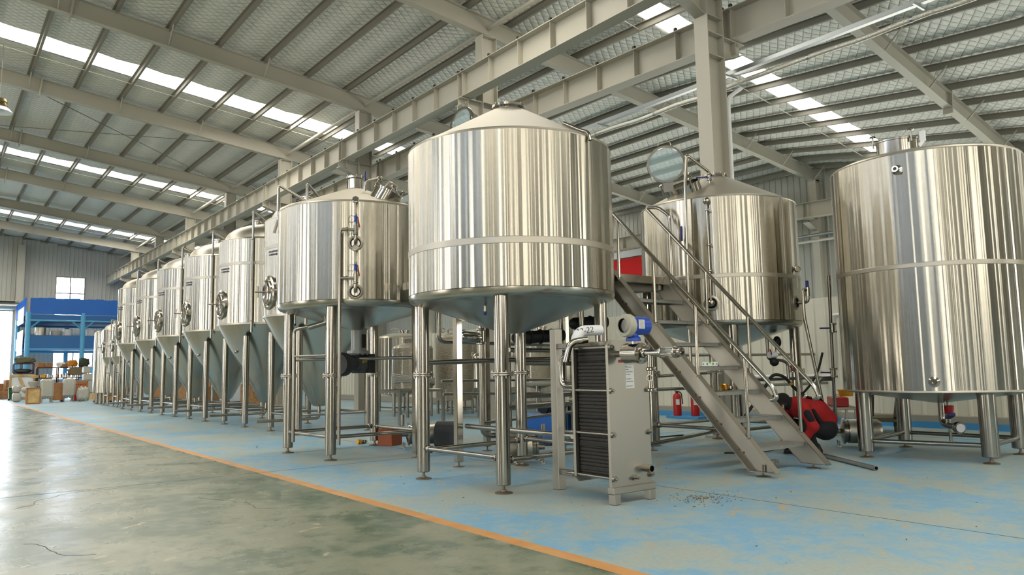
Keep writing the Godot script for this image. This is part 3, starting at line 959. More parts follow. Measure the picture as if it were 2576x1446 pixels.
func crane_beam(label: String, x: float, z0: float, z1: float, yf: Callable, dep: float, rail: bool) -> void:
	var t := thing("crane_beam", label, "crane beam", V(x, 0, 0), 0.0, "crane runway beams")
	var cuts := [z0, -6.0, -18.0, z1] if z0 > -6 else [z0, z1]
	var bw := MB.new(); var bt := MB.new(); var bb := MB.new(); var br := MB.new()
	for i in cuts.size() - 1:
		var a := V(0, yf.call(cuts[i]), cuts[i]); var c := V(0, yf.call(cuts[i + 1]), cuts[i + 1])
		slab(bb, a, c, V(0.15, 0, 0), V(0, 0.008, 0))
		slab(bt, a + V(0, dep, 0), c + V(0, dep, 0), V(0.17, 0, 0), V(0, 0.008, 0))
		slab(bw, a + V(0, dep * 0.5, 0), c + V(0, dep * 0.5, 0), V(0.006, 0, 0), V(0, dep * 0.5, 0))
		slab(br, a + V(0, dep + 0.045, 0), c + V(0, dep + 0.045, 0), V(0.03, 0, 0), V(0, 0.035, 0))
	part("bottom_flange", bb, M.steel_paint, t); part("top_flange", bt, M.steel_paint, t); part("web", bw, M.steel_paint, t)
	if rail: part("rail", br, M.rail_black, t, "dark rusty crane rail on top of the beam")
	var sm: ArrayMesh
	var s := MB.new()
	for sg in [-1, 1]: s.box(V(sg * 0.075, dep * 0.5, 0), V(0.13, dep - 0.02, 0.01))
	sm = s.mesh(M.steel_paint)
	var cm := MB.new(); cm.box(V(-0.12, 0.05, 0), V(0.05, 0.06, 0.05)); var clip := cm.mesh(M.rail_black)
	for f in frames:
		for k in 7:
			var z: float = f - 0.08 - k * 1.05
			if z > z0 - 0.1 or z < z1: continue
			inst("stiffener", sm, t, "", Transform3D(Basis.IDENTITY, V(0, yf.call(z), z)))
			if rail and z > -30: inst("rail_clip", clip, t, "", Transform3D(Basis.IDENTITY, V(0, yf.call(z) + dep, z)))

# goods stored along the walls outside the picture; they show only as dark bands in the polished shells
func unseen_side() -> void:
	var proto: Node3D = null
	var k := 0
	for q in [[-7.0, 13.2, 0.0], [-2.2, 13.2, 0.0], [2.6, 13.2, 0.0], [7.4, 13.2, 0.0], [12.4, 13.2, 0.0], [15.2, 13.2, 0.0], [22.3, 13.2, 0.0], [-13.9, 13.2, 0.0], [-16.2, 6.0, PI / 2], [-16.2, -1.0, PI / 2], [-16.2, -7.8, PI / 2], [-16.2, -13.7, PI / 2], [-16.2, -21.2, PI / 2], [-16.2, -27.2, PI / 2], [-16.2, -33.6, PI / 2], [-16.2, -40.0, PI / 2], [-16.2, 2.4, PI / 2], [-16.2, -10.8, PI / 2], [-16.2, -30.4, PI / 2], [-16.2, -45.5, PI / 2]]:
		var at := V(q[0], 0, q[1])
		if proto:
			copy(proto, at, q[2])
			continue
		proto = thing("storage_rack", "tall dark storage rack along the wall beyond the picture", "rack", at, q[2], "racks beyond the picture")
		for x in [-1.2, 0.0, 1.2]:
			for z in [-0.4, 0.4]:
				var b := MB.new(); b.box(V(x, 2.75, z), V(0.1, 5.5, 0.1)); part("upright", b, M.motor_grey, proto)
		for y in [0.2, 1.5, 2.8, 4.1, 5.4]:
			var b := MB.new(); b.box(V(0, y, 0), V(2.5, 0.1, 0.95)); part("shelf", b, M.motor_grey, proto)
			if y < 5.0:
				for x in [-0.6, 0.6]:
					b = MB.new(); b.cbox(V(x, y + 0.55, 0), V(0.95, 1.0, 0.8), 0.03); part("load", b, M.canvas_green if x < 0 else M.wood_brown, proto)

# ------------------------------------------------------------------ tanks
func leg(parent: Node3D, at: Vector3, top: float, r: float, flange_y := 0.0, y0 := 0.075) -> MeshInstance3D:
	var b := MB.new()
	b.lathe([Vector2(0, y0), Vector2(r - 0.006, y0), Vector2(r, y0 + 0.006), Vector2(r, top)], 20, V(at.x, 0, at.z))
	var l := part("leg", b, M.stainless_pipe, parent)
	b = MB.new(); b.x = Transform3D(Basis.IDENTITY, V(at.x, 0, at.z))
	b.lathe([Vector2(0, 0.0), Vector2(0.085, 0.0), Vector2(0.086, 0.008), Vector2(0.06, 0.016), Vector2(0.026, 0.02), Vector2(0.024, 0.034), Vector2(0.014, 0.036), Vector2(0.014, y0 + 0.01)], 18)
	part("foot", b, M.foot_steel, l)
	if flange_y > 0.0:
		b = MB.new(); b.x = Transform3D(Basis.IDENTITY, V(at.x, flange_y, at.z))
		for k in 2:
			var o := -0.019 if k == 0 else 0.002
			b.lathe([Vector2(r, o), Vector2(r + 0.042, o), Vector2(r + 0.044, o + 0.003), Vector2(r + 0.044, o + 0.014), Vector2(r + 0.042, o + 0.017), Vector2(r, o + 0.017)], 24)
		for k in 8:
			var an := TAU * k / 8.0 + 0.2
			var d := V(cos(an), 0, sin(an)) * (r + 0.028)
			b.bolt(d + V(0, 0.019, 0), Vector3.UP, 0.010, 0.01)
			b.bolt(d + V(0, -0.019, 0), Vector3.DOWN, 0.010, 0.014)
		part("flange", b, M.stainless_polished, l)
	return l

func clamp_ring(b: MB, c: Vector3, ax: Vector3, r: float) -> void:
	# sanitary clamp: two ferrule lips, band and wing nut
	var f := MB.frame(ax)
	b.lathe([Vector2(r, -0.016), Vector2(r + 0.006, -0.014), Vector2(r + 0.013, -0.007), Vector2(r + 0.013, 0.007), Vector2(r + 0.006, 0.014), Vector2(r, 0.016)], 16, c, f)
	b.cyl(c + f.x * (r + 0.01), c + f.x * (r + 0.035) , 0.007, 0.007, 6)
	b.box(c + f.x * (r + 0.03), V(0.01, 0.03, 0.008), f)

func port(parent: Node3D, at: Vector3, d: Vector3, r: float) -> MeshInstance3D:
	# collar plate with rolled rim and a bolted blind inside
	var b := MB.new()
	var f := MB.frame(d)
	b.lathe([Vector2(r, -0.06), Vector2(r, 0.003), Vector2(r * 0.78, 0.012), Vector2(r * 0.62, 0.006), Vector2(r * 0.60, -0.02), Vector2(0, -0.02)], 28, at, f)
	var o := part("port_collar", b, M.stainless_satin, parent)
	b = MB.new()
	b.torus(at + d * 0.005, d, r * 0.62, 0.008, 28, 8)
	part("port_ring", b, M.rubber, o)
	return o

func ball_valve(b: MB, hb: MB, at: Vector3, ax: Vector3, r: float, hd: Vector3, hl: Vector3) -> void:
	b.cyl(at - ax * r * 2.0, at + ax * r * 2.0, r * 1.5, r * 1.5, 12)
	clamp_ring(b, at - ax * r * 2.2, ax, r * 1.2); clamp_ring(b, at + ax * r * 2.2, ax, r * 1.2)
	b.cyl(at, at + hd * r * 2.6, r * 0.5, r * 0.5, 8)
	hb.box(at + hd * r * 2.7 + hl * 0.07, V(0.02, 0.15, 0.012), Basis(hd.cross(hl).normalized(), hl.normalized(), hd.cross(hl).normalized().cross(hl.normalized())))

func gauge(parent: Node3D, at: Vector3, d: Vector3, sz := 0.045) -> void:
	var b := MB.new(); var f := MB.frame(d)
	b.lathe([Vector2(0, -0.02), Vector2(sz, -0.02), Vector2(sz * 1.04, 0.0), Vector2(sz * 1.04, 0.018), Vector2(sz * 0.9, 0.02), Vector2(sz * 0.88, 0.012), Vector2(0, 0.012)], 18, at, f)
	part("gauge", b, M.stainless_polished, parent)

func cone_tank(nm: String, label: String, pos: Vector3, R: float, g: Dictionary) -> Node3D:
	var t := thing(nm, label, "tank", pos, 0.0, "stainless brewing tanks")
	var b := MB.new()
	var banded: bool = g.band1 - g.band0 > 0.01
	if banded:
		b.lathe([Vector2(R, g.bot), Vector2(R, g.band0 - 0.004)], 120)
		b.lathe([Vector2(R, g.band1 + 0.004), Vector2(R, g.top - 0.03)], 120)
	else: b.lathe([Vector2(R, g.bot), Vector2(R, g.top - 0.03)], 120)
	part("shell", b, M.stainless_brushed, t)
	b = MB.new()
	b.lathe([Vector2(R, g.band0 - 0.004), Vector2(R + 0.003, g.band0), Vector2(R + 0.003, g.band1), Vector2(R, g.band1 + 0.004)], 96)
	if banded: part("weld_band", b, M.stainless_satin, t)
	b = MB.new()
	b.lathe([Vector2(R, g.top - 0.03), Vector2(R + 0.003, g.top - 0.02), Vector2(R - 0.004, g.top - 0.002), Vector2(R - 0.03, g.top + 0.008)], 96)
	part("top_rim", b, M.stainless_satin, t)
	b = MB.new()
	var rn: float = g.get("neck_r", 0.15)
	b.lathe([Vector2(R - 0.03, g.top + 0.008), Vector2(R - 0.08, g.top + 0.03), Vector2(rn + 0.05, g.apex - 0.02), Vector2(rn, g.apex)], 96)
	part("top_head", b, M.stainless_top, t)
	b = MB.new()
	var kn: float = g.kn
	if g.get("flat_rim", false):
		b.lathe([Vector2(0.06, g.tip), Vector2(R - 0.10, kn), Vector2(R - 0.006, kn + 0.02)], 96)
		part("bottom_head", b, M.stainless_cone, t)
		b = MB.new(); b.lathe([Vector2(R - 0.006, kn + 0.02), Vector2(R + 0.004, kn + 0.024), Vector2(R + 0.004, g.bot - 0.006), Vector2(R, g.bot)], 96)
		part("bottom_rim", b, M.stainless_satin, t)
	else:
		var pr := [Vector2(0.0, g.tip), Vector2(0.10, g.tip + 0.004), Vector2(R - 0.20, kn - 0.03)]
		for k in 7:
			var s := k / 6.0
			pr.append(Vector2(R - 0.12 * (1.0 - s) * (1.0 - s), kn - 0.005 + (g.bot - kn) * s * s))
		b.lathe(pr, 120)
		part("bottom_head", b, M.stainless_cone, t)
	# neck with bolted flange
	b = MB.new()
	var nh: float = g.get("neck_h", 0.06)
	var ny: float = g.apex - 0.02
	b.lathe([Vector2(rn, ny), Vector2(rn, ny + nh), Vector2(rn + 0.035, ny + nh), Vector2(rn + 0.035, ny + nh + 0.012), Vector2(rn + 0.035, ny + nh + 0.026), Vector2(0, ny + nh + 0.03)], 36)
	for k in 10:
		var an := TAU * k / 10.0
		b.bolt(V(cos(an) * (rn + 0.02), ny + nh + 0.026, sin(an) * (rn + 0.02)), Vector3.UP, 0.012, 0.014)
	part("neck_flange", b, M.stainless_polished, t)
	for o in g.legs: leg(t, V(o.x, 0, o.y), g.leg_top, g.leg_r, g.get("flange_y", 0.0))
	return t

func brace(t: Node3D, a: Vector2, c: Vector2, y: float, r := 0.025, clampy := true) -> void:
	var b := MB.new()
	var p0 := V(a.x, y, a.y); var p1 := V(c.x, y, c.y)
	b.cyl(p0, p1, r, r, 12, false, false)
	if clampy:
		var d := (p1 - p0).normalized()
		clamp_ring(b, p0 + d * 0.1, d, r); clamp_ring(b, p1 - d * 0.1, d, r)
	part("brace", b, M.stainless_pipe, t)

func glass_lid(t: Node3D, c: Vector3, n: Vector3, up: Vector3, r: float) -> void:
	# open manway lid: steel ring with a glass disc and a little handle
	var b := MB.new(); var f := MB.frame(n)
	b.lathe([Vector2(r - 0.03, -0.014), Vector2(r, -0.014), Vector2(r + 0.004, 0.0), Vector2(r, 0.014), Vector2(r - 0.03, 0.014), Vector2(r - 0.03, -0.014)], 40, c, f)
	var s := up.cross(n).normalized()
	b.tube([c + up * r - s * 0.09, c + up * (r + 0.05) - s * 0.08, c + up * (r + 0.05) + s * 0.08, c + up * r + s * 0.09], 0.006, 6, 0.02)
	b.box(c - up * (r + 0.06), V(0.14, 0.14, 0.012), Basis(s, up, n))
	var o := part("manway_lid", b, M.stainless_polished, t)
	b = MB.new()
	b.cyl(c - n * 0.005, c + n * 0.005, r - 0.028, r - 0.028, 40)
	part("lid_glass", b, M.lid_glass, o)

func manway_neck(t: Node3D, c: Vector3, n: Vector3, r: float, h: float, lidded: bool) -> MeshInstance3D:
	var b := MB.new(); var f := MB.frame(n)
	b.lathe([Vector2(r, -0.16), Vector2(r, h - 0.02), Vector2(r + 0.012, h - 0.016), Vector2(r + 0.012, h), Vector2(r - 0.012, h), Vector2(r - 0.014, -0.1)], 36, c, f)
	var o := part("manway", b, M.stainless_polished, t)
	if lidded:
		b = MB.new()
		b.lathe([Vector2(r + 0.02, h), Vector2(r + 0.02, h + 0.014), Vector2(r * 0.8, h + 0.02), Vector2(r * 0.5, h + 0.045), Vector2(0, h + 0.055)], 36, c, f)
		b.tube([c + f.x * r * 0.9 + n * h, c + f.x * r * 0.6 + n * (h + 0.12), c - f.x * r * 0.6 + n * (h + 0.12), c - f.x * r * 0.95 + n * h], 0.014, 8, 0.06)
		part("lid", b, M.stainless_polished, o)
	# toggle bolts with round knobs
	for k in 3:
		b = MB.new()
		var an := TAU * k / 3.0 + 0.5
		var d: Vector3 = f.x * cos(an) + f.z * sin(an)
		b.cyl(c + d * (r + 0.03) + n * (h - 0.06), c + d * (r + 0.03) + n * (h + 0.07), 0.011, 0.011, 8)
		b.lathe([Vector2(0.0, -0.012), Vector2(0.035, -0.012), Vector2(0.04, 0.0), Vector2(0.03, 0.014), Vector2(0, 0.02)], 12, c + d * (r + 0.03) + n * (h + 0.08), f)
		part("toggle_bolt", b, M.stainless_polished, o)
	return o

func tanks() -> void:
	var q := [Vector2(-0.69, 0.72), Vector2(-0.74, -0.64), Vector2(0.70, -0.76), Vector2(0.73, 0.62)]
	# --- T1: large front kettle
	var R := 1.115
	var t := cone_tank("brew_kettle", "large brushed steel kettle on four flanged legs, nearest tank in the middle", V(5.02, 0, -6.52), R, {bot = 1.932, kn = 1.845, tip = 1.53, top = 3.49, apex = 4.02, band0 = 2.345, band1 = 2.405, legs = q, leg_top = 1.86, leg_r = 0.068, flange_y = 1.105, neck_h = 0.04})
	for k in [[0, 1], [1, 2], [2, 3], [3, 0]]: brace(t, q[k[0]], q[k[1]], 0.32 if k[0] % 2 == 0 else 0.30)
	glass_lid(t, V(-0.04, 4.12, -0.88), V(-0.93, 0.15, 0.10).normalized(), V(0.12, 0.98, -0.1).normalized(), 0.20)
	manway_neck(t, V(0.02, 3.66, -0.78), V(0.0, 0.90, -0.42).normalized(), 0.2, 0.09, false)
	var b := MB.new()
	b.tube([V(0.11, 3.68, 0.80), V(0.145, 3.545, 1.03), V(0.155, 3.51, 1.115), V(0.155, 3.42, 1.135)], 0.02, 10, 0.05)
	part("spray_pipe", b, M.stainless_polished, t)
	b = MB.new(); b.tube([V(-0.66, 1.98, 0.43), V(-0.67, 1.70, 0.43)], 0.013, 8)
	var o := part("drain_stub", b, M.stainless_pipe, t)
	b = MB.new(); b.cyl(V(-0.67, 1.72, 0.43), V(-0.67, 1.685, 0.43), 0.017, 0.017, 10)
	part("cap", b, M.handle_blue, o, "blue plastic cap")
	side_valve(t, V(1.1, 2.12, 0.25), V(0.97, 0, 0.22).normalized())
	# --- T2: agitator tank
	q = [Vector2(-0.73, -0.67), Vector2(-0.68, 0.69), Vector2(0.69, -0.72), Vector2(0.7, 0.68)]
	R = 1.10
	t = cone_tank("mash_tank", "steel mash tank with cone top and agitator motor under it, left of the front kettle", V(4.95, 0, -10.2), R, {bot = 2.115, kn = 2.02, tip = 1.76, top = 3.46, apex = 3.86, band0 = 2.70, band1 = 2.701, legs = q, leg_top = 2.03, leg_r = 0.072, flange_y = 1.11, neck_r = 0.11, neck_h = 0.17})
	for k in [[0, 1], [1, 3], [3, 2], [2, 0]]: brace(t, q[k[0]], q[k[1]], 0.30)
	b = MB.new(); b.cyl(V(-0.73, 1.34, -0.67), V(0.7, 1.34, 0.68), 0.025, 0.025, 12); part("cross_pipe", b, M.stainless_pipe, t)
	var cd := V(-0.437, 0, 0.9).normalized()       # towards the aisle corner
	for yy in [2.86, 2.21]:
		var at := cd * R + V(0, yy, 0)
		o = port(t, at, cd, 0.105)
		b = MB.new()
		b.tube([at - cd * 0.02, at + cd * 0.09, at + cd * 0.09 + V(0, 0.12, 0)], 0.022, 10, 0.05)
		clamp_ring(b, at + cd * 0.09 + V(0, 0.11, 0), Vector3.UP, 0.022)
		var side := V(cd.z, 0, -cd.x) * -1.0
		var jt := at + cd * 0.09 + V(0, 0.17, 0)
		b.cyl(jt - V(0, 0.06, 0), jt + V(0, 0.06, 0), 0.027, 0.027, 10)
		b.cyl(jt, jt + side * 0.12, 0.018, 0.018, 10); clamp_ring(b, jt + side * 0.11, side, 0.018)
		b.cyl(jt + V(0, 0.06, 0), jt + V(0, 0.22, 0), 0.014, 0.014, 8)
		b.tube([jt + V(0, 0.2, 0), jt + V(0, 0.36, 0) + cd * 0.01], 0.006, 6)
		b.torus(jt + V(0, 0.14, 0) + side * 0.05, cd, 0.045, 0.004, 20, 6)
		part("level_fitting", b, M.stainless_polished, t)
		b = MB.new(); b.cyl(jt + V(0, 0.10, 0), jt + V(0, 0.19, 0), 0.021, 0.018, 10)
		part("valve_cap", b, M.meter_blue, t, "blue valve body")
		b = MB.new(); b.tube([jt + V(0, 0.17, 0), jt + V(0, 0.17, 0) - side * 0.03, jt + V(0, 0.03, 0) - side * 0.055], 0.008, 6, 0.02)
		part("valve_handle", b, M.red_paint, t, "red lever handle")
		gauge(t, jt + V(0, 0.40, 0) + cd * 0.015, (cd + V(0, 0.25, 0)).normalized(), 0.042)
	var sd := V(-cd.z, 0, cd.x)
	var j2 := cd * (R + 0.09) + V(0, 3.03, 0)
	b = MB.new()
	b.tube([j2 + sd * 0.12, j2 + sd * 0.20, j2 + sd * 0.20 - V(0, 0.5, 0), V((cd * (R + 0.09) + sd * 0.20).x, 0.22, (cd * (R + 0.09) + sd * 0.20).z)], 0.022, 10, 0.06)
	b.cyl(j2 - V(0, 0.65, 0) + sd * 0.12, j2 - V(0, 0.65, 0) + sd * 0.20, 0.02, 0.02, 8)
	part("overflow_pipe", b, M.stainless_pipe, t)
	# inlet elbow under the left edge and its down pipe
	b = MB.new()
	b.tube([V(-0.52, 2.08, 0.18), V(-0.52, 1.86, 0.18), V(-0.66, 1.80, 0.05)], 0.03, 10, 0.07)
	b.cyl(V(-0.5, 1.86, 0.18), V(-0.72, 1.78, 0.02), 0.04, 0.04, 10)
	b.tube([V(-0.70, 1.80, 0.02), V(-0.86, 1.76, -0.15), V(-0.86, 1.3, -0.15), V(-0.86, 0.2, -0.15)], 0.024, 10, 0.06)
	part("inlet_pipe", b, M.stainless_pipe, t)
	b = MB.new(); b.cyl(V(-0.86, 1.38, -0.15), V(-0.68, 1.38, 0.69), 0.016, 0.016, 8); part("pipe_support", b, M.stainless_pipe, t)
	b = MB.new(); b.tube([V(-0.80, 2.04, -0.28), V(-0.80, 1.84, -0.28)], 0.012, 8); o = part("drain_stub", b, M.stainless_pipe, t)
	b = MB.new(); b.cyl(V(-0.80, 1.85, -0.28), V(-0.80, 1.82, -0.28), 0.016, 0.016, 8); part("cap", b, M.handle_blue, o, "blue plastic cap")
	agitator(t)
	# dent strip: rear side pocket and manway on the cone
	manway_neck(t, V(0.08, 3.58, 0.76), V(0.34, 0.84, 0.42).normalized(), 0.2, 0.13, true)
	b = MB.new()
	b.tube([V(-0.52, 3.62, -0.35), V(-0.95, 3.92, -0.6), V(-0.95, 3.40, -0.6), V(-1.0, 3.2, -0.62)], 0.022, 10, 0.05)
	part("spray_pipe", b, M.stainless_polished, t)
	b = MB.new()
	b.tube([V(-0.1, 3.72, 0.5), V(-0.1, 3.86, 0.5), V(0.12, 3.92, 0.62)], 0.02, 10, 0.06)
	part("inlet_pipe", b, M.stainless_polished, t)
	b = MB.new(); b.box(V(-0.1, 3.93, 0.5), V(0.016, 0.15, 0.03)); part("valve_handle", b, M.handle_blue, t, "blue upright valve lever")
	# --- T3: right rear tank
	q = [Vector2(-0.72, 0.72), Vector2(-0.72, -0.72), Vector2(0.72, -0.72), Vector2(0.72, 0.72)]
	R = 1.115
	t = cone_tank("lauter_tank", "steel lauter tank with open glass lid, behind the stairs", V(9.20, 0, -6.93), R, {bot = 1.742, kn = 1.665, tip = 1.36, top = 3.44, apex = 3.93, band0 = 2.315, band1 = 2.362, legs = q, leg_top = 1.68, leg_r = 0.072, flange_y = 1.05, neck_h = 0.03})
	for k in [[0, 1], [1, 2], [2, 3], [3, 0]]: brace(t, q[k[0]], q[k[1]], 0.30)
	manway_neck(t, V(-0.76, 3.60, 0.04), V(-0.45, 0.88, 0.03).normalized(), 0.25, 0.12, false)
	glass_lid(t, V(-1.10, 3.97, 0.02), V(-0.72, -0.03, 0.66).normalized(), V(-0.06, 1.0, -0.02).normalized(), 0.265)
	b = MB.new()
	b.tube([V(-0.45, 3.72, 0.25), V(-0.45, 3.90, 0.25), V(-1.12, 4.01, 0.40), V(-1.15, 3.6, 0.38), V(-1.17, 2.7, 0.37), V(-1.17, 0.75, 0.36)], 0.022, 10, 0.05)
	for yy in [3.82, 3.90]: clamp_ring(b, V(-0.45, yy - 0.03, 0.25), Vector3.UP, 0.026)
	part("spray_pipe", b, M.stainless_polished, t)
	b = MB.new(); b.box(V(-0.54, 3.82, 0.19), V(0.17, 0.014, 0.03), Basis(Vector3.UP, -0.6)); part("valve_handle", b, M.handle_blue, t, "blue valve lever")
	b = MB.new(); b.box(V(-1.22, 2.92, 0.34), V(0.014, 0.20, 0.03)); part("valve_handle", b, M.handle_blue, t, "blue upright valve lever")
	# sight pipe from a top fitting to a low port
	cd = V(-0.855, 0, 0.516).normalized()
	var fd := cd
	var pt := cd * R + V(0, 3.35, 0)
	b = MB.new()
	b.ball(pt + fd * 0.03, V(0.05, 0.05, 0.05), 12, 8)
	b.tube([pt + fd * 0.03, pt + fd * 0.07 - V(0, 0.08, 0), V(pt.x, 1.99, pt.z) + cd * 0.06], 0.013, 8, 0.02)
	for yy in [3.22, 2.75, 2.40]: clamp_ring(b, V(pt.x, yy, pt.z) + cd * 0.065, Vector3.UP, 0.014)
	part("sight_pipe", b, M.stainless_polished, t)
	port(t, (cd * R + V(0, 1.97, 0)), cd, 0.105)
	b = MB.new(); b.lathe([Vector2(0.0, 0.06), Vector2(0.04, 0.055), Vector2(0.045, 0.0), Vector2(0.06, -0.02)], 16, (cd * R + V(0, 1.97, 0)) + cd * 0.0, MB.frame(-cd)); b.ball((cd * R + V(0, 1.97, 0)) + cd * 0.04, V(0.045, 0.05, 0.045), 12, 8)
	part("port_valve", b, M.stainless_polished, t)
	var rd := V(0.19, 0, 0.98).normalized()
	var rp := rd * R + V(0, 1.98, 0)
	port(t, rp, rd, 0.10)
	b = MB.new()
	b.tube([rp, rp + rd * 0.16, rp + rd * 0.16 + V(0, 0.12, 0)], 0.024, 10, 0.05)
	b.cyl(rp + rd * 0.16 + V(0, 0.08, 0), rp + rd * 0.16 + V(0, 0.2, 0), 0.032, 0.032, 10)
	b.tube([rp + rd * 0.16 + V(0, 0.16, 0), rp + rd * 0.14 + V(-0.08, 0.17, 0.0), rp + rd * 0.14 + V(-0.08, -0.2, 0.0), rp + rd * 0.30 + V(0.06, -1.75, 0.0)], 0.022, 10, 0.05)
	b.tube([rp + V(0, 0.2, 0) + rd * 0.03, rp + V(0, 0.42, 0) + rd * 0.03], 0.006, 6)
	part("outlet_valve", b, M.stainless_polished, t)
	gauge(t, rp + V(0, 0.46, 0) + rd * 0.04, V(-0.5, 0.1, 0.85).normalized(), 0.04)
	b = MB.new(); b.cyl(rp + rd * 0.16 + V(0, 0.2, 0), rp + rd * 0.16 + V(0, 0.29, 0), 0.022, 0.02, 10); part("valve_cap", b, M.handle_blue, t, "blue valve body")
	# --- T4: right tall tank
	q = [Vector2(-0.80, -0.55), Vector2(-0.49, 0.71), Vector2(0.64, -0.76), Vector2(0.68, 0.60)]
	R = 1.085
	t = cone_tank("hot_water_tank", "tall brushed steel cylinder on four short legs at the right edge", V(9.96, 0, -4.30), R, {bot = 0.82, kn = 0.775, tip = 0.64, top = 3.60, apex = 3.68, band0 = 2.225, band1 = 2.272, legs = q, leg_top = 0.80, leg_r = 0.092, flat_rim = true, neck_r = 0.12})
	for k in [[0, 1], [1, 3], [3, 2], [2, 0]]: brace(t, q[k[0]], q[k[1]], 0.20, 0.027, false)
	o = manway_neck(t, V(-0.58, 3.71, -0.02), V(-0.06, 1.0, 0.02).normalized(), 0.235, 0.15, false)
	b = MB.new(); b.cyl(V(-0.33, 3.80, 0.12), V(-0.26, 3.88, 0.15), 0.025, 0.025, 8); b.box(V(-0.26, 3.94, 0.15), V(0.04, 0.13, 0.06))
	part("catch", b, M.plastic_white, o)
	var wd := V(-0.98, 0, 0.22).normalized()
	for k in [[3.38, V(-0.985, 0, 0.17)], [0.92, V(-0.93, 0, 0.36)]]:
		var dd: Vector3 = k[1].normalized()
		b = MB.new(); b.lathe([Vector2(0.06, 0.0), Vector2(0.03, 0.01), Vector2(0.022, 0.03), Vector2(0.022, 0.07), Vector2(0.036, 0.075), Vector2(0.036, 0.088), Vector2(0.02, 0.088), Vector2(0.018, 0.02), Vector2(0, 0.02)], 18, dd * R + V(0, k[0], 0), MB.frame(dd))
		part("nozzle", b, M.stainless_polished, t)
	b = MB.new(); b.torus(V(0.72, 3.73, 0.20), V(0.7, 0, 0.7), 0.06, 0.014, 20, 6); part("lifting_eye", b, M.stainless_satin, t)
	# drain elbow with blue and red handled valve
	b = MB.new()
	b.tube([V(0.02, 0.70, 0.0), V(0.02, 0.38, 0.0), V(-0.20, 0.36, 0.28)], 0.036, 14, 0.09)
	b.tube([V(-0.15, 0.68, 0.12), V(-0.15, 0.40, 0.12)], 0.012, 8); b.tube([V(0.08, 0.66, 0.06), V(0.08, 0.17, 0.06)], 0.02, 8)
	b.lathe([Vector2(0.038, -0.03), Vector2(0.068, -0.03), Vector2(0.072, 0.0), Vector2(0.068, 0.03), Vector2(0.05, 0.032)], 20, V(-0.20, 0.36, 0.28), MB.frame(V(-0.62, -0.05, 0.78)))
	o = part("drain_valve", b, M.stainless_pipe, t)
	b = MB.new(); b.disc(V(-0.22, 0.36, 0.307), V(-0.62, 0, 0.78).normalized(), 0.052, 18); part("sight_glass", b, M.plastic_white, o)
	b = MB.new(); b.box(V(-0.27, 0.50, 0.22), V(0.26, 0.035, 0.06), Basis(Vector3.UP, 0.6) * Basis(Vector3(0, 0, 1), -0.2)); part("handle", b, M.handle_blue, o, "blue lever handle")
	b = MB.new(); b.cyl(V(-0.24, 0.52, 0.2), V(-0.24, 0.62, 0.2), 0.045, 0.055, 12); part("grip", b, M.red_paint, o, "red valve body")
	fermenters()

func side_valve(t: Node3D, at: Vector3, d: Vector3) -> void:
	var b := MB.new()
	b.cyl(at - d * 0.03, at + d * 0.10, 0.016, 0.016, 8); clamp_ring(b, at + d * 0.06, d, 0.018)
	b.lathe([Vector2(0.0, -0.01), Vector2(0.03, -0.01), Vector2(0.034, 0.0), Vector2(0.03, 0.012), Vector2(0, 0.012)], 14, at + d * 0.12, MB.frame(d))
	part("sample_valve", b, M.stainless_polished, t)

func agitator(t: Node3D) -> void:
	# lantern stool, gearbox with fins and motor hanging below the cone
	var b := MB.new(); b.x = Transform3D(Basis.IDENTITY, V(0.10, 0, -0.10))
	b.lathe([Vector2(0.12, 1.78), Vector2(0.105, 1.76), Vector2(0.105, 1.46), Vector2(0.16, 1.46), Vector2(0.16, 1.42), Vector2(0.16, 1.42), Vector2(0.0, 1.42)], 24)
	for k in 8:
		var an := TAU * k / 8.0
		b.bolt(V(cos(an) * 0.14, 1.42, sin(an) * 0.14), Vector3.DOWN, 0.012, 0.016)
	var o := part("agitator_stool", b, M.cast_grey, t)
	b = MB.new(); b.x = Transform3D(Basis(Vector3.UP, 0.45), V(0.10, 0, -0.10))
	b.cbox(V(0, 1.60, 0.1), V(0.09, 0.2, 0.03), 0.02); part("stool_opening", b, M.rubber, o, "dark opening in the stool")
	b = MB.new(); b.x = Transform3D(Basis(Vector3.UP, 0.55), V(0.10, 0, -0.10))
	b.cbox(V(0.02, 1.27, 0), V(0.40, 0.26, 0.28), 0.05)
	for k in 7: b.cbox(V(0.07 + k * 0.024, 1.27, 0), V(0.009, 0.28, 0.31), 0.003)
	b.cyl(V(-0.1, 1.27, 0), V(-0.32, 1.27, 0), 0.12, 0.11, 20)
	part("gearbox", b, M.motor_grey, t)
	b = MB.new(); b.x = Transform3D(Basis(Vector3.UP, 0.55), V(0.10, 0, -0.10))
	b.lathe([Vector2(0.0, -0.1), Vector2(0.15, -0.1), Vector2(0.17, -0.07), Vector2(0.17, 0.04), Vector2(0.12, 0.08)], 24, V(-0.42, 1.26, 0), MB.frame(V(1, 0, 0)))
	part("motor", b, M.motor_grey, t)
	b = MB.new(); b.x = Transform3D(Basis(Vector3.UP, 0.55), V(0.10, 0, -0.10))
	b.box(V(-0.09, 1.30, 0.143), V(0.06, 0.05, 0.004)); b.box(V(-0.02, 1.31, 0.143), V(0.06, 0.045, 0.004)); part("warning_label", b, M.tape_yellow, t, "yellow warning labels")

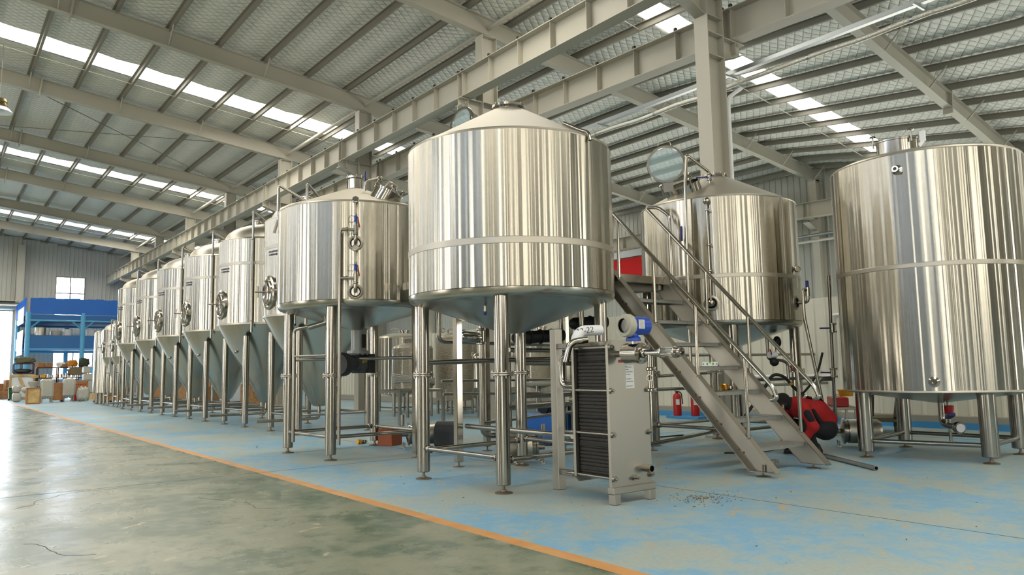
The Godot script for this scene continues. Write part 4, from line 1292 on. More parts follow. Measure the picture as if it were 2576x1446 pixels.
func fermenters() -> void:
	var R := 1.09
	var L := 0.715
	var t := thing("fermenter", "", "tank", V(6.26, 0, -14.5), 0.0, "row of tall conical fermenters")
	var b := MB.new()
	b.lathe([Vector2(R, 2.256), Vector2(R, 3.556)], 96)
	b.lathe([Vector2(R, 3.626), Vector2(R, 4.14)], 96)
	part("shell", b, M.stainless_brushed_thin, t)
	b = MB.new(); b.lathe([Vector2(R, 3.556), Vector2(R + 0.003, 3.56), Vector2(R + 0.003, 3.622), Vector2(R, 3.626)], 72)
	part("weld_band", b, M.stainless_satin, t)
	b = MB.new()
	var pr := [Vector2(R, 4.14), Vector2(R + 0.003, 4.15), Vector2(R - 0.02, 4.17)]
	for k in 9:
		var a := k / 8.0 * PI * 0.5
		pr.append(Vector2(maxf(0.0, (R - 0.12) * cos(a)) if k < 8 else 0.0, 4.20 + 0.42 * sin(a)))
	b.lathe(pr, 72)
	part("top_dome", b, M.stainless_satin, t)
	b = MB.new(); b.lathe([Vector2(0.1, 4.55), Vector2(0.1, 4.70), Vector2(0.13, 4.70), Vector2(0.13, 4.72), Vector2(0, 4.725)], 24, V(-0.25, 0, -0.1)); part("neck", b, M.stainless_polished, t)
	b = MB.new()
	b.lathe([Vector2(0.0, 0.48), Vector2(0.10, 0.485), Vector2(0.16, 0.53), Vector2(R - 0.005, 2.235)], 72)
	part("cone", b, M.stainless_cone, t)
	b = MB.new(); b.lathe([Vector2(R - 0.005, 2.235), Vector2(R + 0.006, 2.236), Vector2(R + 0.006, 2.27), Vector2(R, 2.275)], 72); part("bottom_rim", b, M.stainless_satin, t)
	for o in [V(-L, 0, L), V(-L, 0, -L), V(L, 0, L), V(L, 0, -L)]: leg(t, o, 1.98, 0.068)
	for k in [[Vector2(-L, L), Vector2(-L, -L)], [Vector2(-L, -L), Vector2(L, -L)], [Vector2(-L, L), Vector2(L, L)], [Vector2(L, L), Vector2(L, -L)]]: brace(t, k[0], k[1], 0.36, 0.024, false)
	# side manway towards the aisle
	var d := V(-1, 0, 0.10).normalized()
	var c := V(0, 2.70, 0) + d * (R + 0.01)
	var f := MB.frame(d)
	var fe := Basis(f.x, f.y, f.z)
	b = MB.new()
	b.x = Transform3D(Basis(V(0, 0, 1) * 0.74, V(0, 1.12, 0), V(1, 0, 0) * 0.8).rotated(Vector3.UP, 0.0), Vector3.ZERO)
	b = MB.new()
	oval_lathe(b, [Vector2(0.34, -0.10), Vector2(0.33, 0.012), Vector2(0.28, 0.03), Vector2(0.25, 0.02), Vector2(0.24, 0.045), Vector2(0.20, 0.05), Vector2(0.12, 0.03), Vector2(0.0, 0.02)], 36, c, d, 0.78)
	var mw := part("manway", b, M.stainless_polished, t)
	b = MB.new()
	b.box(c + d * 0.06, V(0.03, 0.46, 0.03), Basis(d, Vector3.UP, d.cross(Vector3.UP)))
	b.cyl(c + d * 0.03, c + d * 0.27, 0.014, 0.014, 8)
	b.cyl(c + d * 0.22 + V(0, -0.11, 0), c + d * 0.22 + V(0, 0.11, 0), 0.013, 0.013, 8)
	var s := d.cross(Vector3.UP)
	b.cyl(c + d * 0.22 - s * 0.11, c + d * 0.22 + s * 0.11, 0.013, 0.013, 8)
	part("cross_handle", b, M.stainless_polished, mw)
	# cleaning pipe up the front with clips, arm over the dome
	var pd := V(cos(deg_to_rad(126)), 0, sin(deg_to_rad(126)))
	var pp := pd * (R + 0.075)
	b = MB.new()
	b.tube([V(-0.1, 4.55, 0.15), V(-0.1, 4.68, 0.15), V(pp.x, 4.74, pp.z), V(pp.x, 4.1, pp.z), V(pp.x, 2.05, pp.z)], 0.026, 8, 0.05)
	var cp := part("cleaning_pipe", b, M.stainless_pipe, t)
	b = MB.new()
	for yy in [4.10, 3.2, 2.30]:
		b.cyl(V(pp.x, yy, pp.z), V(pp.x, yy, pp.z) - pd * 0.09, 0.012, 0.012, 6)
		b.torus(V(pp.x, yy, pp.z), Vector3.UP, 0.032, 0.008, 14, 6)
	part("pipe_clip", b, M.stainless_polished, cp)
	# etched plate under the band
	b = MB.new()
	var ld := V(cos(deg_to_rad(167)), 0, sin(deg_to_rad(167)))
	var lb := Basis(Vector3.UP.cross(ld), Vector3.UP, ld)
	for k in 2:
		for j in 7:
			b.box(ld * (R + 0.003) + V(0, 3.49 - k * 0.06, 0) + lb.x * ((j - 3) * 0.045), V(0.028, 0.03 if (j + k) % 3 else 0.042, 0.002), lb)
	part("etched_label", b, M.ink_grey, t, "two lines of small dark etched lettering")
	# cone fittings and low drain pipe
	b = MB.new()
	var kd := V(-0.93, -0.30, 0.22).normalized()
	b.cyl(V(-0.70, 1.66, 0.16), V(-0.70, 1.66, 0.16) + kd * 0.10, 0.02, 0.02, 8); clamp_ring(b, V(-0.70, 1.66, 0.16) + kd * 0.07, kd, 0.022)
	part("sample_valve", b, M.stainless_polished, t)
	b = MB.new()
	b.tube([V(0, 0.50, 0), V(0, 0.25, 0), V(-0.35, 0.25, 0.05), V(-1.28, 0.25, 0.10)], 0.03, 10, 0.08)
	clamp_ring(b, V(-0.6, 0.25, 0.062), V(1, 0, -0.05), 0.03)
	part("drain_pipe", b, M.stainless_pipe, t)
	var labels := ["conical steel fermenter nearest the camera, half hidden behind the mash tank", "second conical fermenter of the row, first one seen whole from dome to cone", "third conical fermenter along the row", "fourth conical fermenter along the row", "fifth conical fermenter along the row", "sixth conical fermenter, last of the full-height ones"]
	t.set_meta("label", labels[0])
	var zs := [-14.5, -17.5, -20.48, -23.38, -26.2, -29.06]
	for i in range(1, 6): copy(t, V(6.26, 0, zs[i]), 0.0, labels[i])
	small_tanks()

func oval_lathe(b: MB, pr: Array, seg: int, c: Vector3, d: Vector3, squash: float) -> void:
	var up := Vector3.UP
	var s := up.cross(d).normalized()
	up = d.cross(s).normalized()
	for i in pr.size() - 1:
		var dd: Vector2 = pr[i + 1] - pr[i]
		var nn := Vector2(-dd.y, dd.x).normalized() * -1.0
		if nn.y < 0 and absf(nn.y) > 0.3: nn = -nn
		var base := b.v.size()
		for k in seg + 1:
			var an := TAU * k / seg
			var e := s * cos(an) * squash + up * sin(an)
			for j in 2:
				var q: Vector2 = pr[i + j]
				b.p(c + e * q.x + d * q.y, (e.normalized() * nn.x + d * nn.y), Vector2(an, q.y))
		for k in seg:
			var q := base + k * 2
			b.tri(q, q + 2, q + 1); b.tri(q + 1, q + 2, q + 3)

func small_tanks() -> void:
	var R := 0.62
	var t := thing("small_fermenter", "short conical fermenter just beyond the tall ones", "tank", V(6.15, 0, -32.1), 0.0, "short conical fermenters")
	var b := MB.new(); b.lathe([Vector2(R, 1.90), Vector2(R, 3.0)], 48); part("shell", b, M.stainless_brushed_thin, t)
	b = MB.new()
	var pr := [Vector2(R + 0.004, 3.0), Vector2(R - 0.01, 3.02)]
	for k in 7:
		var a := k / 6.0 * PI * 0.5
		pr.append(Vector2((R - 0.05) * cos(a) if k < 6 else 0.0, 3.03 + 0.26 * sin(a)))
	b.lathe(pr, 40); b.lathe([Vector2(0.06, 3.25), Vector2(0.06, 3.36), Vector2(0.0, 3.36)], 16, V(-0.2, 0, 0)); part("top_dome", b, M.stainless_satin, t)
	b = MB.new(); b.lathe([Vector2(0, 0.7), Vector2(0.06, 0.7), Vector2(R, 1.90)], 40); part("cone", b, M.stainless_cone, t)
	for o in [V(-0.42, 0, 0.42), V(-0.42, 0, -0.42), V(0.42, 0, 0.42), V(0.42, 0, -0.42)]: leg(t, o, 1.62, 0.05)
	for k in [[Vector2(-0.42, 0.42), Vector2(-0.42, -0.42)], [Vector2(-0.42, 0.42), Vector2(0.42, 0.42)]]: brace(t, k[0], k[1], 0.4, 0.02, false)
	b = MB.new(); oval_lathe(b, [Vector2(0.24, -0.08), Vector2(0.23, 0.02), Vector2(0.18, 0.03), Vector2(0.0, 0.02)], 24, V(-R, 2.30, 0.06), V(-1, 0, 0.1).normalized(), 0.78); b.cyl(V(-R, 2.3, 0.06), V(-R - 0.2, 2.3, 0.08), 0.014, 0.014, 6); b.cyl(V(-R - 0.17, 2.2, 0.08), V(-R - 0.17, 2.4, 0.08), 0.012, 0.012, 6)
	part("manway", b, M.stainless_polished, t)
	b = MB.new(); b.tube([V(-0.05, 3.25, 0.1), V(-0.05, 3.36, 0.1), V(-0.42, 3.38, 0.55), V(-0.42, 1.25, 0.55)], 0.022, 8, 0.05); part("cleaning_pipe", b, M.stainless_pipe, t)
	b = MB.new(); b.box(V(-0.48, 1.28, 0.5), V(0.1, 0.02, 0.03)); part("valve_handle", b, M.handle_blue, t, "small blue valve lever")
	copy(t, V(6.15, 0, -34.0), 0.0, "second short conical fermenter, farther from the tall ones")
	# plain cylinder at the end of the row
	t = thing("storage_tank", "plain steel cylinder tank on stub legs at the far end of the row", "tank", V(6.35, 0, -36.4))
	b = MB.new(); b.lathe([Vector2(0, 0.44), Vector2(0.7, 0.44), Vector2(0.74, 0.48), Vector2(0.74, 3.0), Vector2(0.70, 3.06), Vector2(0.3, 3.14), Vector2(0, 3.15)], 48); part("shell", b, M.stainless_brushed_thin, t)
	for o in [V(-0.5, 0, 0.45), V(-0.5, 0, -0.45), V(0.5, 0, 0.45), V(0.5, 0, -0.45)]: leg(t, o, 0.46, 0.075, 0.0, 0.02)

# ------------------------------------------------------------------ plate heat exchanger with flow meter
func heat_exchanger() -> void:
	var t := thing("plate_heat_exchanger", "upright plate heat exchanger with steel front plate and dark plate pack, before the front kettle", "heat exchanger", V(4.86, 0, -4.66))
	var W := 0.495
	var b := MB.new()
	var pl := PackedVector2Array([Vector2(-0.2475, 0.14), Vector2(0.2475, 0.14), Vector2(0.2475, 1.34), Vector2(0.20, 1.385), Vector2(-0.20, 1.385), Vector2(-0.2475, 1.34)])
	b.prism(pl, -0.03, 0.0)
	var fp := part("front_plate", b, M.stainless_sheet, t)
	b = MB.new()
	for sx in [-1, 1]: b.cbox(V(sx * 0.215, 0.045, -0.005), V(0.075, 0.09, 0.075), 0.006)
	b.cbox(V(0, 0.115, -0.005), V(0.52, 0.055, 0.08), 0.006)
	part("base_frame", b, M.stainless_sheet, t)
	b = MB.new()
	pl = PackedVector2Array([Vector2(-0.245, 0.20), Vector2(-0.20, 0.15), Vector2(0.2, 0.15), Vector2(0.245, 0.20), Vector2(0.245, 1.34), Vector2(0.20, 1.385), Vector2(-0.2, 1.385), Vector2(-0.245, 1.34)])
	b.prism(pl, -0.47, -0.44)
	part("pressure_plate", b, M.stainless_sheet, t)
	# plate pack
	b = MB.new()
	b.box(V(0, 0.77, 0), V(0.40, 1.14, 0.0045))
	for k in 36:
		for s in [-1, 1]:
			b.box(V(s * 0.203, 0.22 + k * 0.031, 0.002 if k % 2 else -0.002), V(0.008, 0.02, 0.0085))
	var pm := b.mesh(M.gasket)
	for k in 37: inst("plate", pm, t, "", Transform3D(Basis.IDENTITY, V(0, 0, -0.045 - k * 0.0105)))
	b = MB.new()
	for yy in [0.27, 0.48, 0.72, 0.965, 1.22]:
		b = MB.new(); b.cbox(V(0, yy, -0.235), V(0.424, 0.028, 0.39), 0.006); part("gasket_band", b, M.rubber, t)
	# tie rods with nuts
	for sx in [-1, 1]:
		for yy in [1.32, 0.95, 0.58, 0.215]:
			b = MB.new()
			b.cyl(V(sx * 0.225, yy, 0.045), V(sx * 0.225, yy, -0.60), 0.0125, 0.0125, 10)
			b.cyl(V(sx * 0.225, yy, 0.0), V(sx * 0.225, yy, 0.026), 0.027, 0.027, 6)
			b.cyl(V(sx * 0.225, yy, -0.47), V(sx * 0.225, yy, -0.50), 0.027, 0.027, 6)
			part("tie_rod", b, M.stainless_pipe, t)
	for q in [V(0.0, 1.335, 0), V(0.015, 0.205, 0)]:
		b = MB.new(); b.cyl(q, q + V(0, 0, 0.022), 0.026, 0.026, 6); b.cyl(q, q + V(0, 0, 0.07), 0.013, 0.013, 10); part("stud", b, M.stainless_pipe, t)
	# carrying bars to the rear post
	b = MB.new(); b.cbox(V(0.0, 1.36, -0.5), V(0.05, 0.05, 0.95), 0.004); part("carrying_bar", b, M.stainless_sheet, t)
	b = MB.new(); b.cbox(V(0.0, 0.17, -0.72), V(0.05, 0.05, 0.5), 0.004); part("guide_bar", b, M.stainless_sheet, t)
	b = MB.new(); b.cbox(V(0.0, 0.765, -0.96), V(0.09, 1.53, 0.09), 0.006); part("rear_post", b, M.stainless_sheet, t)
	# bottom nozzle and U bend at the back
	b = MB.new(); b.lathe([Vector2(0.032, -0.01), Vector2(0.032, 0.10), Vector2(0.026, 0.10), Vector2(0.026, 0.01), Vector2(0, 0.01)], 18, V(0.14, 0.275, 0), MB.frame(V(0, 0, 1))); part("nozzle", b, M.stainless_polished, t)
	b = MB.new(); b.tube([V(-0.12, 1.255, -0.47), V(-0.12, 1.255, -0.74), V(-0.12, 0.98, -0.74), V(-0.12, 0.98, -0.47)], 0.036, 14, 0.09); part("return_bend", b, M.stainless_polished, t)
	b = MB.new(); b.cyl(V(-0.11, 0.86, -0.47), V(-0.11, 0.86, -0.62), 0.045, 0.045, 14); part("nozzle", b, M.stainless_pipe, t)
	# rating plate and red sticker
	b = MB.new(); b.box(V(0.01, 1.065, 0.001), V(0.105, 0.20, 0.002)); var rp := part("rating_plate", b, M.label_white, fp, "white printed rating plate")
	b = MB.new()
	for k in 9:
		if k in [4, 7]: continue
		var w: float = [0.07, 0.03, 0.08, 0.05, 0, 0.06, 0.085, 0, 0.075][k]
		b.box(V(-0.035 + w * 0.5, 1.148 - k * 0.0205, 0.0025), V(w, 0.005, 0.001))
	part("print", b, M.ink_grey, fp)
	b = MB.new(); b.cyl(V(-0.033, 1.153, 0.002), V(-0.033, 1.153, 0.003), 0.006, 0.006, 10); part("emblem", b, M.meter_blue, fp)
	b = MB.new(); b.box(V(-0.10, 1.20, 0.001), V(0.05, 0.025, 0.002)); part("sticker", b, M.red_paint, fp, "small red sticker")
	# pipe coming out of the front plate: meter body, tee, sight glass
	var m := thing("flow_meter", "blue flow meter head with grey glass bezel on a steel measuring tube", "flow meter", V(4.72, 1.26, -4.66))
	b = MB.new()
	b.cyl(V(0, 0, 0.0), V(0, 0, 0.12), 0.027, 0.027, 16)
	b.lathe([Vector2(0.0, 0.0), Vector2(0.07, 0.0), Vector2(0.083, 0.012), Vector2(0.083, 0.17), Vector2(0.088, 0.172), Vector2(0.088, 0.19), Vector2(0.05, 0.20), Vector2(0, 0.2)], 28, V(0, 0, 0.10), MB.frame(V(0, 0, 1)))
	for k in 6:
		var an := TAU * k / 6.0
		b.bolt(V(cos(an) * 0.07, sin(an) * 0.07, 0.29), V(0, 0, 1), 0.010, 0.012)
	part("measuring_tube", b, M.stainless_polished, m)
	b = MB.new()
	b.cyl(V(0, 0, 0.30), V(0, 0, 0.50), 0.027, 0.027, 16); clamp_ring(b, V(0, 0, 0.32), V(0, 0, 1), 0.03); clamp_ring(b, V(0, 0, 0.50), V(0, 0, 1), 0.03)
	b.cyl(V(0, 0, 0.38), V(0, -0.30, 0.38), 0.024, 0.024, 14); clamp_ring(b, V(0, -0.13, 0.38), Vector3.UP, 0.026); clamp_ring(b, V(0, -0.30, 0.38), Vector3.UP, 0.026)
	part("tee_pipe", b, M.stainless_polished, m)
	b = MB.new(); b.lathe([Vector2(0.022, 0.0), Vector2(0.022, 0.08), Vector2(0.028, 0.085), Vector2(0.028, 0.092), Vector2(0.019, 0.092), Vector2(0.019, 0.02), Vector2(0, 0.02)], 16, V(0, -0.20, 0.38), MB.frame(V(-0.8, 0, 0.6))); part("branch_stub", b, M.stainless_polished, m)
	b = MB.new(); b.lathe([Vector2(0.031, 0.52), Vector2(0.031, 0.64)], 20, Vector3.ZERO, MB.frame(V(0, 0, 1))); part("sight_glass", b, M.tube_glass, m)
	b = MB.new()
	for k in 4:
		var an := TAU * k / 4.0 + 0.4
		b.cyl(V(cos(an) * 0.04, sin(an) * 0.04, 0.5), V(cos(an) * 0.04, sin(an) * 0.04, 0.68), 0.006, 0.006, 6)
	for zz in [0.515, 0.655]: b.lathe([Vector2(0.028, -0.012), Vector2(0.047, -0.012), Vector2(0.05, 0.0), Vector2(0.047, 0.012), Vector2(0.028, 0.012)], 20, V(0, 0, zz), MB.frame(V(0, 0, 1)))
	b.lathe([Vector2(0.03, 0.66), Vector2(0.03, 0.70), Vector2(0.038, 0.705), Vector2(0.038, 0.715), Vector2(0.026, 0.715), Vector2(0.026, 0.66)], 20, Vector3.ZERO, MB.frame(V(0, 0, 1)))
	part("sight_glass_cage", b, M.stainless_polished, m)
	# head
	b = MB.new(); b.cyl(V(0.0, 0.07, 0.2), V(0.0, 0.13, 0.2), 0.018, 0.018, 12); part("neck", b, M.stainless_polished, m)
	b = MB.new()
	b.cyl(V(-0.05, 0.235, 0.2), V(0.15, 0.235, 0.2), 0.078, 0.078, 28)
	b.lathe([Vector2(0.065, 0.105), Vector2(0.062, 0.13), Vector2(0.042, 0.15), Vector2(0.04, 0.2)], 20, V(0, 0, 0.2))
	b.cbox(V(0.10, 0.235, 0.15), V(0.09, 0.09, 0.12), 0.02)
	var hd := part("head", b, M.meter_blue, m, "blue cast housing")
	b = MB.new()
	b.lathe([Vector2(0.06, 0.012), Vector2(0.062, 0.0), Vector2(0.09, 0.0), Vector2(0.098, -0.014), Vector2(0.098, -0.06), Vector2(0.09, -0.066), Vector2(0.06, -0.066)], 14, V(-0.11, 0.235, 0.2), MB.frame(V(-1, 0, 0)))
	part("bezel", b, M.meter_grey, hd, "grey screw-on bezel")
	b = MB.new(); b.cyl(V(-0.10, 0.235, 0.2), V(-0.09, 0.235, 0.2), 0.062, 0.062, 24); part("display", b, M.dark_glass, hd, "dark round display window")
	b = MB.new(); b.cyl(V(0.15, 0.255, 0.145), V(0.165, 0.255, 0.145), 0.022, 0.022, 14); b.cyl(V(0.15, 0.21, 0.145), V(0.165, 0.21, 0.145), 0.022, 0.022, 14); part("cable_plugs", b, M.plastic_white, hd)
	b = MB.new(); b.box(V(0.025, 0.245, 0.2785), V(0.07, 0.075, 0.002)); part("type_label", b, M.label_white, hd, "white printed label")
	b = MB.new()
	for k in 6: b.box(V(0.025, 0.272 - k * 0.011, 0.2802), V(0.055 - 0.012 * (k % 2), 0.003, 0.001))
	part("print", b, M.ink_grey, hd)
	# foil wrapped elbow with a pencilled number behind the meter
	b = MB.new(); b.tube([V(4.52, 1.20, -5.10), V(4.56, 1.38, -5.08), V(4.70, 1.40, -5.0)], 0.03, 12, 0.07)
	single("steel_elbow", b, M.stainless_polished, "polished elbow pipe on top of the plate pack", "pipe")
	var e := thing("insulated_elbow", "grey insulated pipe elbow with 12-22 pencilled on it", "pipe", V(4.88, 1.40, -5.25))
	b = MB.new(); b.tube([V(-0.16, -0.12, 0.05), V(-0.12, 0.09, 0.05), V(0.15, 0.10, 0.08)], 0.05, 14, 0.12); part("elbow", b, M.plastic_white, e)
	text(e, "12-22", 0.05, V(-0.075, 0.09, 0.111), Basis(Vector3.UP, -0.55) * Basis(Vector3(0, 0, 1), 0.12), M.ink)

func text(parent: Node3D, s: String, h: float, at: Vector3, bas: Basis, m: Material) -> void:
	var tm := TextMesh.new()
	var f := SystemFont.new(); f.font_names = PackedStringArray(["Droid Sans"])
	tm.font = f; tm.text = s; tm.font_size = 32; tm.pixel_size = h / 24.0; tm.depth = 0.002
	tm.material = m
	inst("lettering", tm, parent, "", Transform3D(bas, at))

# ------------------------------------------------------------------ stairs and platform
func stairs() -> void:
	var XL := 6.92; var XR := 7.80
	var t := thing("steel_staircase", "steep stainless staircase with checker plate treads and tube handrails", "staircase", V(7.365, 0, -5.6))
	var o := V(7.365, 0, -5.6)
	var p0 := V(0, 0.05, -4.58) ; var p1 := V(0, 2.38, -6.80)   # upper edge of the stringers
	var dz := -0.31
	for s in 2:
		var x := XL if s == 0 else XR
		var out := -1.0 if s == 0 else 1.0
		var b := MB.new()
		# web: parallelogram cut level at the floor
		var a0 := V(x, p0.y, p0.z) - o; var a1 := V(x, p1.y, p1.z) - o
		var c0 := V(x, 0.05, p0.z + dz) - o; var c1 := V(x, p1.y - 0.0, p1.z + dz) - o
		for k in [-1.0, 1.0]: b.quad(a0 + V(k * 0.004, 0, 0), a1 + V(k * 0.004, 0, 0), c1 + V(k * 0.004, 0, 0), c0 + V(k * 0.004, 0, 0), V(k, 0, 0))
		var d := (a1 - a0).normalized()
		var nn := V(1, 0, 0).cross(d).normalized()
		slab(b, a0 + V(out * 0.04, 0, 0), a1 + V(out * 0.04, 0, 0), V(0.044, 0, 0), nn * 0.004)
		slab(b, c0 + V(out * 0.04, 0, 0), c1 + V(out * 0.04, 0, 0), V(0.044, 0, 0), nn * 0.004)
		slab(b, a0 + V(out * 0.04, 0, 0), c0 + V(out * 0.04, 0, 0), V(0.044, 0, 0), V(0, 0.004, 0))
		var st := part("stringer", b, M.stainless_sheet, t)
		b = MB.new(); b.x = Transform3D(Basis.IDENTITY, V(x + out * 0.03, 0, -4.76) - o)
		b.lathe([Vector2(0, 0.0), Vector2(0.075, 0.0), Vector2(0.075, 0.006), Vector2(0.02, 0.014), Vector2(0.01, 0.016), Vector2(0.01, 0.12), Vector2(0, 0.12)], 18)
		part("foot", b, M.foot_steel, st)
		# weld discolouration where treads are fixed
		b = MB.new()
		for k in 7:
			if s == 1: break
			var yy := 0.285 * (k + 1) - 0.06
			var zz := -4.84 - 0.272 * k - 0.16
			b.cyl(V(x - 0.0045, yy, zz) - o, V(x - 0.006, yy, zz) - o, 0.013, 0.013, 10)
			b.cyl(V(x - 0.0045, yy + 0.03, zz - 0.06) - o, V(x - 0.006, yy + 0.03, zz - 0.06) - o, 0.009, 0.009, 8)
		if s == 0: part("weld_marks", b, M.weld_mark, st)
	for k in 7:
		var b := MB.new()
		var yy := 0.285 * (k + 1); var zz := -4.84 - 0.272 * k
		b.cbox(V(7.36, yy - 0.003, zz - 0.115) - o, V(XR - XL - 0.012, 0.006, 0.24), 0.002)
		b.cbox(V(7.36, yy - 0.022, zz + 0.002) - o, V(XR - XL - 0.012, 0.044, 0.006), 0.002)
		b.cbox(V(7.36, yy - 0.022, zz - 0.232) - o, V(XR - XL - 0.012, 0.044, 0.006), 0.002)
		part("tread", b, M.tread_plate, t)
	# handrails
	var b := MB.new()
	b.tube([V(XL - 0.06, 0.79, -4.60) - o, V(XL - 0.06, 0.80, -4.53) - o, V(XL - 0.06, 0.92, -4.57) - o, V(XL - 0.06, 3.09, -6.75) - o], 0.024, 12, 0.06)
	part("handrail", b, M.stainless_polished, t)
	b = MB.new()
	b.tube([V(XR + 0.07, 0.76, -4.74) - o, V(XR + 0.07, 0.77, -4.66) - o, V(XR + 0.07, 0.90, -4.72) - o, V(XR + 0.07, 3.36, -7.12) - o, V(XR + 0.14, 3.34, -6.95) - o, V(XR + 0.17, 3.2, -6.78) - o, V(XR + 0.17, 2.34, -6.78) - o], 0.024, 12, 0.06)
	part("handrail", b, M.stainless_polished, t)
	for s in 2:
		var x := XL - 0.05 if s == 0 else XR + 0.05
		for k in [0, 2.3, 4.5, 6.6]:
			var zz: float = -4.90 - 0.272 * k
			var yb0: float = 0.05 + (p1.y - p0.y) * (zz - p0.z) / (p1.z - p0.z)
			var yt: float = (0.92 + (3.09 - 0.92) * (zz + 4.57) / (-6.75 + 4.57)) if s == 0 else (0.90 + (3.36 - 0.90) * (zz + 4.72) / (-7.12 + 4.72))
			b = MB.new(); b.cyl(V(x, yb0 - 0.02, zz) - o, V(x, yt, zz) - o, 0.02, 0.02, 10)
			var q := part("baluster", b, M.stainless_polished, t)
			b = MB.new(); b.torus(V(x, yb0, zz) - o, Vector3.UP, 0.021, 0.004, 12, 5); part("weld", b, M.weld_mark, q)
	platform()

func platform() -> void:
	var t := thing("work_platform", "raised stainless work platform between the kettle and the lauter tank", "platform", V(7.2, 0, -7.9))
	var o := V(7.2, 0, -7.9)
	var Y := 2.32
	var b := MB.new()
	b.cbox(V(7.15, Y - 0.02, -7.26) - o, V(1.74, 0.04, 0.98), 0.004)
	part("deck_plate", b, M.tread_plate, t)
	b = MB.new(); b.cbox(V(6.55, Y - 0.02, -8.38) - o, V(2.94, 0.04, 1.24), 0.004); part("deck_plate", b, M.tread_plate, t)
	b = MB.new(); b.cbox(V(7.15, Y - 0.035, -6.765) - o, V(1.74, 0.10, 0.012), 0.003); part("fascia", b, M.stainless_polished, t)
	b = MB.new(); b.cbox(V(6.275, Y - 0.035, -7.25) - o, V(0.012, 0.10, 0.98), 0.003); part("fascia", b, M.stainless_polished, t)
	b = MB.new(); b.cbox(V(5.075, Y - 0.035, -8.38) - o, V(0.012, 0.10, 1.24), 0.003); part("fascia", b, M.stainless_polished, t)
	for x in [6.5, 7.1, 7.75]:
		b = MB.new(); b.cbox(V(x, Y - 0.10, -7.9) - o, V(0.05, 0.12, 2.2), 0.004); part("joist", b, M.stainless_sheet, t)
	for z in [-6.95, -7.6, -8.3]:
		b = MB.new(); b.cbox(V(7.15, Y - 0.12, z) - o, V(1.7, 0.1, 0.05), 0.004); part("joist", b, M.stainless_sheet, t)
	for q in [[5.10, -7.72], [5.24, -8.95], [7.98, -7.25], [7.98, -8.9], [6.4, -8.95]]:
		b = MB.new(); b.cbox(V(q[0], (Y + 0.06) * 0.5, q[1]) - o, V(0.085, Y - 0.06, 0.085), 0.006)
		var p := part("post", b, M.stainless_polished, t)
		b = MB.new(); b.x = Transform3D(Basis.IDENTITY, V(q[0], 0, q[1]) - o)
		b.lathe([Vector2(0, 0), Vector2(0.07, 0), Vector2(0.07, 0.006), Vector2(0.02, 0.014), Vector2(0.011, 0.016), Vector2(0.011, 0.07)], 16)
		part("foot", b, M.foot_steel, p)
	# guard rails at the back
	for q in [[V(6.35, 0, -8.9), V(7.0, 0, -8.9)], [V(7.08, 0, -8.9), V(7.9, 0, -8.9)], [V(6.33, 0, -6.9), V(6.33, 0, -7.6)]]:
		var a: Vector3 = q[0] - o; var c: Vector3 = q[1] - o
		b = MB.new()
		b.tube([a + V(0, Y, 0), a + V(0, Y + 1.0, 0), c + V(0, Y + 1.0, 0), c + V(0, Y, 0)], 0.022, 10, 0.09)
		b.cyl(a + V(0, Y + 0.55, 0), c + V(0, Y + 0.55, 0), 0.017, 0.017, 8)
		var m := (a + c) * 0.5
		b.cyl(m + V(0, Y, 0), m + V(0, Y + 0.55, 0), 0.017, 0.017, 8)
		part("guard_rail", b, M.stainless_polished, t)
	# spirit level and brass valves on the treads
	var lv := thing("spirit_level", "short aluminium spirit level with green vials on the fourth stair tread", "level", V(7.33, 1.14, -5.72), 0.08)
	b = MB.new(); b.cbox(V(0, 0.026, 0), V(0.32, 0.05, 0.02), 0.003); part("bar", b, M.plastic_white, lv)
	for k in [-0.06, 0.0, 0.06]:
		b = MB.new(); b.cbox(V(k, 0.028 + (0.014 if k == 0 else 0.0), 0.001), V(0.034, 0.022 if k == 0 else 0.034, 0.022), 0.004); part("vial", b, M.green_vial, lv, "green vial")
	b = MB.new()
	for k in [-0.135, 0.135]: b.cyl(V(k, 0.026, 0.008), V(k, 0.026, 0.0108), 0.008, 0.008, 10)
	part("holes", b, M.ink, lv)
	brass_valve("pair of solenoid valves with brass bodies and black coils on the third stair tread", V(7.33, 0.858, -5.52), 0.15)
	brass_valve("brass solenoid valve with black coil lying on the floor by the mash tank", V(5.56, 0.0, -11.28), 0.5)

func brass_valve(label: String, at: Vector3, turn: float) -> void:
	var t := thing("solenoid_valve", label, "valve", at, turn)
	var b := MB.new()
	b.cyl(V(-0.06, 0.04, 0), V(0.05, 0.04, 0), 0.026, 0.026, 8); b.cbox(V(0, 0.04, 0), V(0.06, 0.075, 0.07), 0.012); b.cyl(V(-0.065, 0.04, 0), V(-0.045, 0.04, 0), 0.033, 0.033, 6); b.cyl(V(0.035, 0.04, 0), V(0.055, 0.04, 0), 0.033, 0.033, 6)
	part("body", b, M.brass, t)
	b = MB.new(); b.cbox(V(0.10, 0.03, 0.0), V(0.085, 0.055, 0.055), 0.008); b.cyl(V(0.03, 0.04, 0), V(0.08, 0.035, 0), 0.02, 0.02, 10); part("coil", b, M.rubber, t)
	b = MB.new(); b.box(V(0.09, 0.035, 0.0285), V(0.035, 0.03, 0.002)); part("coil_label", b, M.label_white, t)
	b = MB.new(); b.cyl(V(0.14, 0.035, -0.01), V(0.19, 0.03, 0.0), 0.022, 0.022, 8); part("end_nut", b, M.brass, t)

# ------------------------------------------------------------------ pipework and plant between the tanks
func pipe(label: String, pts: Array, r := 0.025, bend := 0.07, m: Material = null, nm := "process_pipe") -> MeshInstance3D:
	var b := MB.new()
	b.tube(pts, r, 12, bend)
	return single(nm, b, m if m else M.stainless_pipe, label, "pipe", Vector3.ZERO, 0.0, "process pipes")

